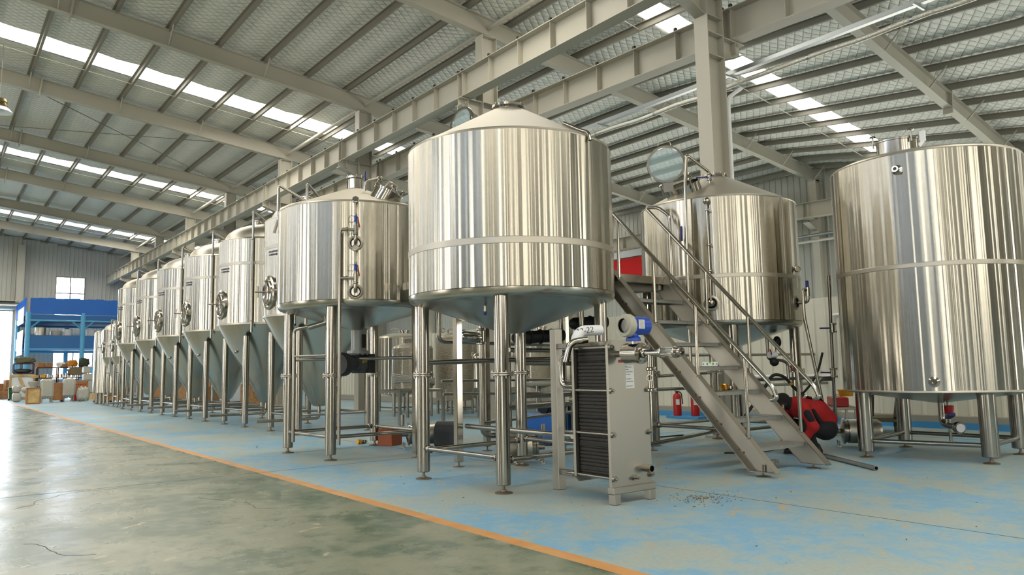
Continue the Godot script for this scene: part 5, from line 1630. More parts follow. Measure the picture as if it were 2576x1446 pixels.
func valve_on(o: Node3D, at: Vector3, ax: Vector3, hm: Material, hl: Vector3) -> void:
	var b := MB.new(); var h := MB.new()
	var hd := hl.cross(ax).normalized()
	ball_valve(b, h, at, ax.normalized(), 0.024, hd, hl.normalized())
	part("valve", b, M.stainless_polished, o)
	part("valve_handle", h, hm, o, "blue lever handle")

func pipework() -> void:
	pipe("upper steel pipe passing behind the kettle's left leg", [V(4.45, 1.24, -7.45), V(6.9, 1.28, -7.75)], 0.03)
	pipe("thin steel pipe crossing low behind the kettle", [V(6.05, 0.99, -9.6), V(9.2, 0.96, -9.6)], 0.022)
	pipe("lowest thin steel pipe crossing behind the kettle", [V(6.05, 0.80, -9.55), V(8.9, 0.74, -9.55)], 0.022)
	pipe("steel pipe with closed end beside the kettle's rear leg", [V(6.15, 0.80, -7.85), V(7.9, 0.78, -7.95)], 0.035)
	pipe("steel pipe running from the platform post to the heat exchanger", [V(5.18, 0.48, -7.66), V(5.10, 0.48, -5.68)], 0.03)
	var o := pipe("upright pipe dropping from a valve under the kettle with a bend at the foot", [V(5.58, 1.78, -7.9), V(5.58, 0.32, -7.9), V(6.6, 0.30, -7.9)], 0.035, 0.13)
	var b := MB.new()
	b.lathe([Vector2(0, -0.17), Vector2(0.055, -0.17), Vector2(0.07, -0.15), Vector2(0.07, 0.08), Vector2(0.05, 0.11), Vector2(0, 0.12)], 20, V(5.40, 1.56, -7.92), MB.frame(V(-1, 0.06, -0.05)))
	part("actuator", b, M.stainless_polished, o)
	b = MB.new(); b.cyl(V(5.58, 1.50, -7.9), V(5.58, 1.64, -7.9), 0.055, 0.055, 14); clamp_ring(b, V(5.58, 1.48, -7.9), Vector3.UP, 0.05); clamp_ring(b, V(5.58, 1.66, -7.9), Vector3.UP, 0.05); part("valve", b, M.stainless_pipe, o)
	pipe("dark U shaped pipe hanging behind the kettle's cone", [V(5.83, 2.1, -9.3), V(5.83, 1.56, -9.3), V(8.6, 1.51, -9.3)], 0.03, 0.1)
	pipe("steel pipe across the right side at rail height", [V(8.3, 1.33, -8.4), V(13.9, 1.33, -8.3)], 0.028)
	pipe("steel pipe across the right side at knee height", [V(8.1, 0.80, -8.02), V(13.9, 0.77, -8.06)], 0.028)
	pipe("middle steel pipe behind the stairs", [V(8.2, 0.98, -8.05), V(11.2, 1.05, -8.0)], 0.026)
	pipe("low steel pipe along the floor behind the stairs", [V(5.95, 0.22, -6.05), V(8.6, 0.26, -6.65)], 0.026)
	pipe("steel pipe with elbow above the blue unit", [V(6.35, 0.62, -8.4), V(7.7, 0.63, -8.5)], 0.04)
	pipe("steel pipe crossing over the blue unit", [V(6.1, 0.42, -8.6), V(8.6, 0.50, -8.9)], 0.022)
	pipe("steel pipe sloping from the kettle leg under the platform", [V(5.9, 1.22, -7.45), V(7.4, 1.2, -7.5)], 0.03)
	# valve cluster under the deck
	pipe("S shaped pipe with clamps under the platform deck", [V(6.95, 1.95, -7.5), V(6.95, 1.62, -7.5), V(6.72, 1.46, -7.42), V(6.72, 0.35, -7.42)], 0.035, 0.11)
	pipe("upright steel pipe under the deck nearest the stairs", [V(7.2, 2.15, -8.2), V(7.2, 0.0, -8.2)], 0.03)
	pipe("upright steel pipe standing under the deck", [V(6.55, 2.15, -8.6), V(6.55, 0.0, -8.6)], 0.03)
	for q in [[V(6.2, 1.56, -7.95), V(6.95, 1.60, -7.9), "left"], [V(7.0, 1.75, -7.7), V(7.5, 1.78, -7.6), "right"]]:
		b = MB.new()
		b.cyl(q[0], q[1], 0.085, 0.085, 16); b.ball(q[0], V(0.08, 0.08, 0.08), 12, 8)
		for k in 3: b.torus(q[0].lerp(q[1], 0.25 + k * 0.25), q[1] - q[0], 0.09, 0.012, 16, 6)
		single("valve_actuator", b, M.rubber, "black cylindrical valve actuator under the deck, the %s one" % q[2], "actuator", Vector3.ZERO, 0.0, "black actuators")
	pipe("dark manifold pipe just below the deck", [V(6.1, 1.40, -8.0), V(8.2, 1.38, -8.0)], 0.03)
	# behind the stairs: cluster of uprights
	for q in [[8.35, -8.6, 1.3, "first"], [8.60, -8.75, 1.2, "second"], [8.95, -8.9, 1.2, "third"], [9.15, -8.95, 1.0, "fourth"]]:
		pipe("upright steel pipe behind the stair treads, %s from the left" % q[3], [V(q[0], q[2], q[1]), V(q[0], 0.0, q[1])], 0.03)
	# pipe leg beside the tall right tank
	o = pipe("upright pipe with blue valves left of the tall right tank", [V(9.80, 2.35, -5.56), V(9.86, 1.0, -5.62), V(9.95, 0.30, -5.68)], 0.022, 0.02)
	valve_on(o, V(9.82, 1.63, -5.57), V(0, 1, 0), M.handle_blue, V(-0.79, 0, -0.61))
	valve_on(o, V(9.86, 1.02, -5.62), V(0, 1, 0), M.handle_blue, V(-0.79, 0.05, -0.61))
	pipe("bent suction pipe dropping to the pump by the right tank", [V(9.90, 0.94, -5.66), V(9.72, 0.94, -5.78), V(9.77, 0.24, -5.80)], 0.033, 0.1)
	pipe("white plastic water pipe on the cream partition", [V(13.87, 2.08, -7.4), V(13.87, 2.08, -7.86), V(13.87, 0.91, -7.92), V(13.87, 0.90, -10.5)], 0.028, 0.06, M.plastic_white, "water_pipe")
	# valve tree with red handwheel and black bulb under the lauter tank
	var t := thing("valve_tree", "small valve tree with black bulb and red handwheel under the lauter tank", "valve", V(9.5, 0, -6.2))
	b = MB.new()
	b.tube([V(-0.10, 1.62, -0.12), V(-0.09, 1.22, -0.12), V(0.10, 1.20, -0.02), V(0.16, 1.16, 0.02), V(0.16, 0.93, 0.02)], 0.022, 10, 0.05)
	b.cyl(V(0.0, 1.21, -0.07), V(0.03, 1.40, -0.06), 0.014, 0.014, 8); b.tube([V(-0.6, 0.93, -0.3), V(0.7, 0.95, 0.2)], 0.022, 10)
	part("pipes", b, M.stainless_pipe, t)
	b = MB.new(); b.ball(V(0.04, 1.46, -0.05), V(0.058, 0.085, 0.058), 16, 10); part("bulb", b, M.rubber, t, "black rubber bulb")
	b = MB.new(); b.ball(V(-0.10, 1.18, -0.02), V(0.07, 0.06, 0.06), 14, 8); part("pump_head", b, M.rubber, t)
	b = MB.new(); b.cyl(V(-0.18, 1.28, -0.04), V(-0.06, 1.28, -0.02), 0.045, 0.045, 14); part("float", b, M.plastic_white, t)
	for q in [V(0.30, 1.09, -0.02), V(-0.20, 1.32, 0.0)]:
		b = MB.new(); b.torus(q, V(0.6, 0.25, 0.75), 0.036, 0.008, 18, 6)
		for k in 3:
			var an := PI * k / 3.0
			var f := MB.frame(V(0.6, 0.25, 0.75))
			b.cyl(q - (f.x * cos(an) + f.z * sin(an)) * 0.036, q + (f.x * cos(an) + f.z * sin(an)) * 0.036, 0.006, 0.006, 6)
		part("handwheel", b, M.red_paint, t, "red handwheel")
	# black hose with yellow tape marks
	t = thing("rubber_hose", "black rubber hose with yellow tape marks looping beside the worker", "hose", V(9.4, 0, -6.1))
	b = MB.new(); b.tube([V(-0.45, 0.30, -0.45), V(-0.12, 0.78, -0.25), V(0.0, 1.02, -0.15), V(0.12, 0.98, -0.05), V(0.24, 0.80, 0.02), V(0.45, 0.62, 0.15)], 0.022, 10, 0.12); part("hose", b, M.hose_black, t)
	for q in [[V(-0.19, 0.68, -0.29), V(-0.155, 0.73, -0.27)], [V(0.18, 0.89, -0.01), V(0.20, 0.86, 0.0)]]:
		b = MB.new(); b.cyl(q[0], q[1], 0.025, 0.025, 10); part("tape", b, M.tape_yellow, t)
	t = thing("rubber_hose", "black rubber hose with yellow tape hanging by the right pump", "hose", V(9.9, 0, -5.9))
	b = MB.new(); b.tube([V(0.0, 1.30, 0.12), V(-0.03, 1.05, 0.06), V(-0.12, 0.85, -0.02), V(-0.3, 0.68, -0.1), V(-0.5, 0.52, -0.2)], 0.016, 8, 0.1); part("hose", b, M.hose_black, t)
	for q in [[V(-0.05, 1.0, 0.05), V(-0.07, 0.95, 0.03)], [V(-0.25, 0.72, -0.08), V(-0.30, 0.68, -0.10)]]:
		b = MB.new(); b.cyl(q[0], q[1], 0.019, 0.019, 10); part("tape", b, M.tape_yellow, t)
	pumps()
	overhead()

func pump(label: String, at: Vector3, turn: float, s: float, shroud: bool) -> void:
	var t := thing("centrifugal_pump", label, "pump", at, turn, "floor pumps")
	var b := MB.new()
	var r := 0.15 * s; var y := 0.20 * s
	b.lathe([Vector2(0.03, -0.06), Vector2(0.036, -0.06), Vector2(0.036, 0.0), Vector2(r * 0.6, 0.015), Vector2(r, 0.03), Vector2(r * 1.12, 0.036), Vector2(r * 1.12, 0.055), Vector2(r, 0.06), Vector2(r, 0.09), Vector2(r * 1.05, 0.095), Vector2(r * 1.05, 0.11), Vector2(0, 0.11)], 30, V(0, y, 0.0), MB.frame(V(-1, 0, 0)) * Basis(Vector3(1, 0, 0), PI))
	b.cyl(V(-0.05, y + r * 0.8, 0), V(-0.05, y + r + 0.14 * s, 0), 0.03 * s, 0.03 * s, 14)
	part("volute", b, M.stainless_pipe, t)
	b = MB.new()
	if shroud:
		b.lathe([Vector2(0, 0.0), Vector2(r * 0.95, 0.0), Vector2(r * 1.05, 0.03), Vector2(r * 1.05, 0.38 * s), Vector2(r * 0.85, 0.42 * s), Vector2(0, 0.43 * s)], 28, V(0.08, y, 0), MB.frame(V(1, 0, 0)))
	else:
		b.cyl(V(0.08, y, 0), V(0.08 + 0.36 * s, y, 0), r * 0.9, r * 0.9, 24)
		for k in 16:
			var an := TAU * k / 16.0
			b.box(V(0.08 + 0.18 * s, y + sin(an) * r * 0.95, cos(an) * r * 0.95), V(0.3 * s, 0.008, 0.03), Basis(Vector3(1, 0, 0), -an))
	part("motor", b, M.stainless_satin if shroud else M.cast_grey, t)
	for q in [V(-0.03, 0, 0.08), V(-0.03, 0, -0.08), V(0.3 * s, 0, 0.08), V(0.3 * s, 0, -0.08)]:
		b = MB.new(); b.cyl(V(q.x, y * 0.4, q.z), V(q.x, 0.012, q.z), 0.01, 0.01, 8); b.lathe([Vector2(0, 0), Vector2(0.026, 0), Vector2(0.024, 0.012), Vector2(0.008, 0.02)], 12, V(q.x, 0, q.z)); part("foot", b, M.stainless_pipe, t)

func pumps() -> void:
	pump("steel centrifugal pump on little feet between the worker and the right tank", V(10.12, 0, -5.72), -0.9, 1.05, true)
	pump("steel pump lying behind the kettle's right legs", V(6.05, 0, -7.35), 2.6, 0.95, true)
	pump("pump with grey motor hood behind the kettle's left leg", V(5.80, 0, -10.22), -0.4, 1.0, true)
	var t := thing("motor_hood", "grey sheet motor hood with vent slits behind the kettle's left leg", "motor", V(6.25, 0, -9.75), 0.65)
	var b := MB.new()
	var pl := PackedVector2Array()
	for k in 13:
		var a := PI * k / 12.0
		pl.append(Vector2(cos(a) * 0.17, 0.24 + sin(a) * 0.15))
	pl.append(Vector2(-0.17, 0.05)); pl.append(Vector2(0.17, 0.05))
	b.prism(pl, -0.16, 0.16); part("hood", b, M.motor_grey, t)
	b = MB.new()
	for k in 4: b.box(V(0.0, 0.17 + k * 0.03, 0.161), V(0.04, 0.007, 0.003)); b.box(V(0.07, 0.17 + k * 0.03, 0.161), V(0.04, 0.007, 0.003))
	part("vent_slits", b, M.cast_grey, t)
	b = MB.new()
	for sx in [-0.14, 0.14]: b.box(V(sx, 0.025, 0), V(0.04, 0.05, 0.3))
	part("skids", b, M.rubber, t)
	t = thing("carton", "small brown carton on the floor behind the mash tank's leg", "box", V(5.82, 0, -10.75), 0.5)
	b = MB.new(); b.cbox(V(0, 0.13, 0), V(0.30, 0.26, 0.26), 0.006); part("body", b, M.copper_box, t)
	b = MB.new(); b.box(V(0, 0.2615, 0), V(0.3, 0.003, 0.05)); part("tape", b, M.tape_yellow, t)
	# blue power unit
	t = thing("power_unit", "blue steel power pack with black hoses on top, under the platform", "machine", V(7.95, 0, -9.35), 0.45)
	b = MB.new(); b.cbox(V(0, 0.25, 0), V(0.95, 0.38, 0.5), 0.015); part("tank", b, M.sheet_blue, t)
	b = MB.new(); b.cyl(V(-0.32, 0.54, 0), V(0.05, 0.54, 0), 0.09, 0.09, 18); b.cbox(V(0.2, 0.52, 0), V(0.16, 0.16, 0.2), 0.02); part("motor", b, M.rubber, t)
	for k in 4:
		b = MB.new(); b.tube([V(-0.3 + k * 0.2, 0.47, 0.1), V(-0.34 + k * 0.2, 0.62, 0.2), V(-0.25 + k * 0.2, 0.5, 0.27), V(-0.28 + k * 0.21, 0.12, 0.28)], 0.012, 8, 0.08); part("hose", b, M.hose_black, t)
	b = MB.new(); b.cyl(V(0.32, 0.44, 0.1), V(0.32, 0.56, 0.1), 0.03, 0.03, 12); b.box(V(0.0, 0.32, 0.253), V(0.02, 0.1, 0.006)); part("fittings", b, M.cast_grey, t)
	for q in [V(-0.42, 0, 0.2), V(0.42, 0, 0.2), V(-0.42, 0, -0.2), V(0.42, 0, -0.2)]:
		b = MB.new(); b.box(V(q.x, 0.03, q.z), V(0.06, 0.06, 0.06)); part("foot", b, M.rubber, t)
	# fire extinguishers in their stand
	for q in [[13.22, -11.24, "left"], [13.36, -10.86, "right"]]:
		t = thing("fire_extinguisher", "red fire extinguisher by the partition, the %s one of two" % q[2], "extinguisher", V(q[0], 0.06, q[1]), 0.0, "fire extinguishers")
		b = MB.new(); b.lathe([Vector2(0, 0), Vector2(0.085, 0.0), Vector2(0.09, 0.02), Vector2(0.09, 0.42), Vector2(0.07, 0.47), Vector2(0.025, 0.5), Vector2(0, 0.5)], 20); part("cylinder", b, M.red_paint, t)
		b = MB.new(); b.cbox(V(0, 0.52, 0), V(0.05, 0.04, 0.05), 0.006); b.tube([V(0.02, 0.53, 0), V(0.09, 0.50, 0.05), V(0.11, 0.25, 0.06)], 0.012, 8, 0.05); part("valve_hose", b, M.rubber, t)
		b = MB.new(); b.box(V(-0.04, 0.56, 0.02), V(0.12, 0.012, 0.025), Basis(Vector3(0, 0, 1), 0.3)); part("lever", b, M.red_paint, t)
		b = MB.new(); b.box(V(-0.06, 0.30, 0.066), V(0.08, 0.12, 0.003), Basis(Vector3.UP, -0.75)); part("paper_tag", b, M.label_white, t)
	b = MB.new(); b.cbox(V(0, 0.03, 0), V(0.3, 0.06, 0.9), 0.006); single("extinguisher_stand", b, M.skirt_blue, "low blue tray under the fire extinguishers", "tray", V(13.28, 0, -11.05), 0.0)
	# cart with brown frame and rope
	t = thing("hand_cart", "flat cart with brown steel frame behind the tall right tank's legs", "cart", V(12.7, 0, -6.35), 0.3)
	b = MB.new(); b.cbox(V(0, 0.22, 0), V(0.75, 0.07, 0.5), 0.008); part("deck", b, M.canvas_olive, t)
	for q in [V(-0.28, 0, 0.18), V(0.28, 0, 0.18), V(-0.28, 0, -0.18), V(0.28, 0, -0.18)]:
		b = MB.new(); b.lathe([Vector2(0, -0.02), Vector2(0.06, -0.02), Vector2(0.07, -0.01), Vector2(0.07, 0.01), Vector2(0.06, 0.02), Vector2(0, 0.02)], 18, V(q.x, 0.07, q.z), MB.frame(V(0, 0, 1))); b.box(V(q.x, 0.15, q.z), V(0.04, 0.1, 0.06)); part("wheel", b, M.canvas_green, t)
	for q in [[V(-0.42, 0.26, 0.2), V(0.1, 0.78, 0.2)], [V(-0.15, 0.26, 0.2), V(0.3, 0.7, 0.2)], [V(0.36, 0.26, 0.2), V(0.05, 0.72, 0.2)], [V(-0.1, 0.26, -0.2), V(0.1, 0.75, -0.2)]]:
		b = MB.new(); b.cyl(q[0], q[1], 0.03, 0.03, 6); part("frame_bar", b, M.cart_brown, t)
	var rp := [V(0.15, 0.80, 0.25), V(0.05, 0.62, 0.27), V(-0.1, 0.5, 0.3), V(-0.2, 0.42, 0.3), V(-0.08, 0.30, 0.31), V(-0.12, 0.12, 0.31), V(-0.16, 0.02, 0.33)]
	t = thing("rope", "thick grey rope hanging over the cart", "rope", V(12.7, 0, -6.35), 0.3)
	b = MB.new(); b.tube(rp, 0.022, 8, 0.08); part("strand", b, M.rope, t)
	b = MB.new()
	for k in 40:
		var f := k / 40.0 * (rp.size() - 1)
		var i := int(f)
		var a: Vector3 = rp[i].lerp(rp[mini(i + 1, rp.size() - 1)], f - i)
		b.torus(a, V(0.5, 0.8, 0.3), 0.018, 0.009, 10, 5)
	part("twist", b, M.rope, t)
	# bench with red tool box and yellow basket
	t = thing("steel_bench", "low steel bench behind the worker carrying a red tool box", "bench", V(11.75, 0, -6.65), 0.66)
	b = MB.new(); b.cbox(V(0, 0.44, 0), V(0.95, 0.04, 0.45), 0.006); part("top", b, M.stainless_sheet, t)
	b = MB.new(); b.cbox(V(0, 0.22, -0.18), V(0.9, 0.38, 0.03), 0.006); part("panel", b, M.stainless_sheet, t)
	for q in [V(-0.44, 0, 0.19), V(0.44, 0, 0.19), V(-0.44, 0, -0.19), V(0.44, 0, -0.19)]:
		b = MB.new(); b.cbox(V(q.x, 0.21, q.z), V(0.04, 0.42, 0.04), 0.004); part("leg", b, M.stainless_pipe, t)
	t = thing("tool_box", "long red metal tool box on the bench behind the worker", "tool box", V(11.75, 0.462, -6.65), 0.66)
	b = MB.new(); b.cbox(V(0, 0.07, 0), V(0.62, 0.14, 0.24), 0.01); part("body", b, M.red_paint, t)
	b = MB.new(); b.tube([V(-0.15, 0.14, 0), V(-0.13, 0.18, 0), V(0.13, 0.18, 0), V(0.15, 0.14, 0)], 0.008, 6, 0.02); b.box(V(0.2, 0.08, 0.122), V(0.03, 0.04, 0.006)); b.box(V(-0.2, 0.08, 0.122), V(0.03, 0.04, 0.006)); part("handle", b, M.cast_grey, t)
	t = thing("bottle", "purple plastic bottle standing beside the red tool box", "bottle", V(12.08, 0.462, -6.40))
	b = MB.new(); b.lathe([Vector2(0, 0), Vector2(0.045, 0), Vector2(0.05, 0.02), Vector2(0.045, 0.1), Vector2(0.02, 0.15), Vector2(0.018, 0.18), Vector2(0, 0.18)], 16); part("body", b, M.handle_blue, t)
	t = thing("plastic_basket", "small yellow plastic basket on the red tool box", "basket", V(11.86, 0.604, -6.56), 0.66)
	b = MB.new(); b.lathe([Vector2(0, 0.01), Vector2(0.10, 0.01), Vector2(0.125, 0.10), Vector2(0.135, 0.10), Vector2(0.135, 0.115), Vector2(0.115, 0.115), Vector2(0.095, 0.02), Vector2(0, 0.02)], 20); part("body", b, M.crate_yellow, t)
	# loose pipe on the floor, steel ring, fittings
	t = thing("loose_pipe", "grey steel pipe lying on the blue floor beside the stairs", "pipe", V(8.46, 0, -4.73))
	b = MB.new()
	var dd := (V(8.11, 0, -4.21) - V(8.86, 0, -5.29)).normalized()
	b.lathe([Vector2(0.020, -0.66), Vector2(0.026, -0.66), Vector2(0.026, 0.66), Vector2(0.020, 0.66), Vector2(0.020, -0.66)], 16, V(0, 0.027, 0), MB.frame(dd)); part("tube", b, M.galvanised, t)
	b = MB.new(); b.torus(V(0, 0.022, 0), V(0.5, 0, 0.85), 0.017, 0.005, 18, 6); single("steel_ring", b, M.stainless_polished, "tiny steel ring standing on the blue floor left of the mash tank", "ring", V(4.14, 0, -11.94))
	for q in [[7.95, -5.3, "cylindrical"], [8.1, -5.45, "flat"]]:
		b = MB.new(); b.lathe([Vector2(0, 0), Vector2(0.03, 0), Vector2(0.03, 0.012), Vector2(0.022, 0.014), Vector2(0.022, 0.05 if q[2] == "cylindrical" else 0.022), Vector2(0, 0.05 if q[2] == "cylindrical" else 0.022)], 16)
		single("pipe_fitting", b, M.stainless_polished, "small %s steel fitting on the floor under the stairs" % q[2], "fitting", V(q[0], 0, q[1]))
	for q in [[[V(8.3, 0.012, -6.3), V(8.8, 0.012, -6.0), V(9.4, 0.012, -6.25), V(9.9, 0.012, -6.1), V(10.5, 0.012, -6.35)], "black cable snaking on the floor behind the worker"], [[V(7.3, 0.012, -8.9), V(8.4, 0.012, -8.3), V(9.0, 0.012, -8.5), V(10.0, 0.012, -8.4)], "black cable on the floor behind the stairs"]]:
		b = MB.new(); b.tube(q[0], 0.011, 8, 0.3); single("power_cable", b, M.cable, q[1], "cable")
	# crumbs of dirt by the floor joint
	var rng := RandomNumberGenerator.new(); rng.seed = 5
	b = MB.new()
	for k in 260:
		var a := rng.randf() * TAU; var rr := absf(rng.randfn(0.0, 0.16))
		var p := V(5.42 + cos(a) * rr * 1.6, 0, -4.36 + sin(a) * rr * 1.3)
		if k > 200: p = V(rng.randf_range(3.6, 9.5), 0, rng.randf_range(-7.5, -2.2))
		var s := rng.randf_range(0.003, 0.009)
		b.box(p + V(0, s * 0.3, 0), V(s * rng.randf_range(0.6, 2.2), s * 0.6, s), Basis(Vector3.UP, rng.randf() * 3.0))
	var d := single("floor_dirt", b, M.dirt, "brown crumbs of dirt scattered on the blue floor", "dirt")
	d.set_meta("kind", "stuff")

func overhead() -> void:
	# cable tray, lagged pipe, lamp, banner
	var t := thing("cable_tray", "long galvanised cable tray passing behind the right-hand column", "cable tray", V(10.95, 6.2, -5.0))
	var b := MB.new()
	slab(b, V(0, 0, -7.0), V(0, 0.0, 17.0), V(0.045, 0, 0), V(0, 0.004, 0)); slab(b, V(-0.045, 0.035, -7.0), V(-0.045, 0.035, 17.0), V(0, 0.035, 0), V(0.004, 0, 0)); slab(b, V(0.045, 0.035, -7.0), V(0.045, 0.035, 17.0), V(0, 0.035, 0), V(0.004, 0, 0))
	part("trough", b, M.galvanised, t)
	for k in 5:
		b = MB.new(); b.box(V(0.0, -0.02, -6.0 + k * 3.2), V(0.34, 0.03, 0.03)); part("hanger", b, M.galvanised, t)
	t = thing("lagged_pipe", "foil lagged pipe sagging below the cable tray", "pipe", V(10.95, 6.02, -5.0))
	b = MB.new()
	var fn := FastNoiseLite.new(); fn.seed = 9; fn.frequency = 0.55
	var prev := V(0, 0, -7.0)
	var pts := []
	for k in 90:
		var z := -7.0 + k * 0.27
		pts.append(V(fn.get_noise_1d(z + 20) * 0.03, fn.get_noise_1d(z) * 0.045, z))
	b.tube(pts, 0.042, 10)
	part("lagging", b, M.foil_wrap, t)
	for k in 9:
		b = MB.new(); var c: Vector3 = pts[3 + k * 6]
		b.cyl(c - V(0, 0, 0.02), c + V(0, 0, 0.02), 0.047, 0.047, 10); part("strap", b, M.galvanised, t)
	# high bay lamp
	t = thing("pendant_lamp", "bell shaped high bay lamp hanging at the left edge", "lamp", V(1.22, 8.35, -24.0))
	b = MB.new(); b.cyl(V(0, 0.28, 0), V(0, 1.8, 0), 0.008, 0.008, 6); part("cord", b, M.steel_paint_dark, t)
	b = MB.new(); b.lathe([Vector2(0.16, 0.05), Vector2(0.17, 0.07), Vector2(0.17, 0.12), Vector2(0.15, 0.14), Vector2(0.15, 0.18), Vector2(0.17, 0.20), Vector2(0.14, 0.28), Vector2(0, 0.30)], 24); part("housing", b, M.brass_dull, t)
	b = MB.new(); b.lathe([Vector2(0.30, -0.08), Vector2(0.29, -0.06), Vector2(0.22, 0.02), Vector2(0.165, 0.06), Vector2(0.15, 0.06), Vector2(0.21, 0.01), Vector2(0.28, -0.07), Vector2(0.30, -0.08)], 28); part("shade", b, M.lamp_white, t)
	b = MB.new(); b.box(V(0, 0, 0), V(0.03, 1.1, 5.2)); single("banner", b, M.red_banner, "plain red banner on the far side wall seen above the platform", "banner", V(XSIDE - 0.12, 5.45, -23.0))
	b = MB.new(); b.box(V(0, 0, 0), V(0.05, 0.3, 5.4)); single("banner_board", b, M.plastic_white, "white strip above the red banner on the side wall", "board", V(XSIDE - 0.12, 6.2, -23.0))
	for q in [[5.55, "upper"], [5.35, "lower"]]:
		b = MB.new(); b.cyl(V(24.3, q[0], 2), V(24.3, q[0] + 0.05, -17), 0.05, 0.05, 8); single("wall_pipe", b, M.galvanised if q[1] == "upper" else M.foil_wrap, "%s of two pipes along the far side wall" % q[1], "pipe", Vector3.ZERO, 0.0, "wall pipes")

# ------------------------------------------------------------------ wrapped tanks in the background
func back_tank(label: String, at: Vector3, R: float, y0: float, y1: float, cone: float, wrapped: bool) -> Node3D:
	var t := thing("bright_tank", label, "tank", at, 0.0, "tanks stored by the partition")
	var b := MB.new(); b.lathe([Vector2(R, y0), Vector2(R, y1)], 48); part("shell", b, M.wrapped_steel if wrapped else M.stainless_brushed, t)
	b = MB.new(); b.lathe([Vector2(R, y1), Vector2(R - 0.03, y1 + 0.05), Vector2(R * 0.5, y1 + 0.13), Vector2(0, y1 + 0.15)], 40); part("top_dome", b, M.wrapped_steel if wrapped else M.stainless_satin, t)
	b = MB.new(); b.lathe([Vector2(0, y0 - cone), Vector2(0.05, y0 - cone), Vector2(R, y0)], 40); part("bottom_head", b, M.stainless_cone, t)
	b = MB.new(); b.lathe([Vector2(0.14, y1 + 0.1), Vector2(0.14, y1 + 0.2), Vector2(0.17, y1 + 0.2), Vector2(0.17, y1 + 0.23), Vector2(0, y1 + 0.24)], 20, V(R * 0.3, 0, 0)); b.tube([V(-R * 0.4, y1 + 0.1, 0), V(-R * 0.4, y1 + 0.25, 0), V(-R * 0.1, y1 + 0.26, 0.1)], 0.02, 8, 0.05); part("top_fittings", b, M.stainless_polished, t)
	for q in [V(-1, 0, 1), V(1, 0, 1), V(-1, 0, -1), V(1, 0, -1)]:
		var a: Vector3 = q * R * 0.66
		b = MB.new(); b.cyl(V(a.x, 0.0, a.z), V(a.x, y0 - cone * 0.06, a.z), 0.035, 0.035, 10); part("leg", b, M.stainless_pipe, t)
	for k in [[V(-1, 0, 1), V(1, 0, 1)], [V(-1, 0, 1), V(-1, 0, -1)]]:
		b = MB.new(); b.cyl(k[0] * R * 0.66 + V(0, 0.12, 0), k[1] * R * 0.66 + V(0, 0.12, 0), 0.018, 0.018, 8); part("brace", b, M.stainless_pipe, t)
	return t

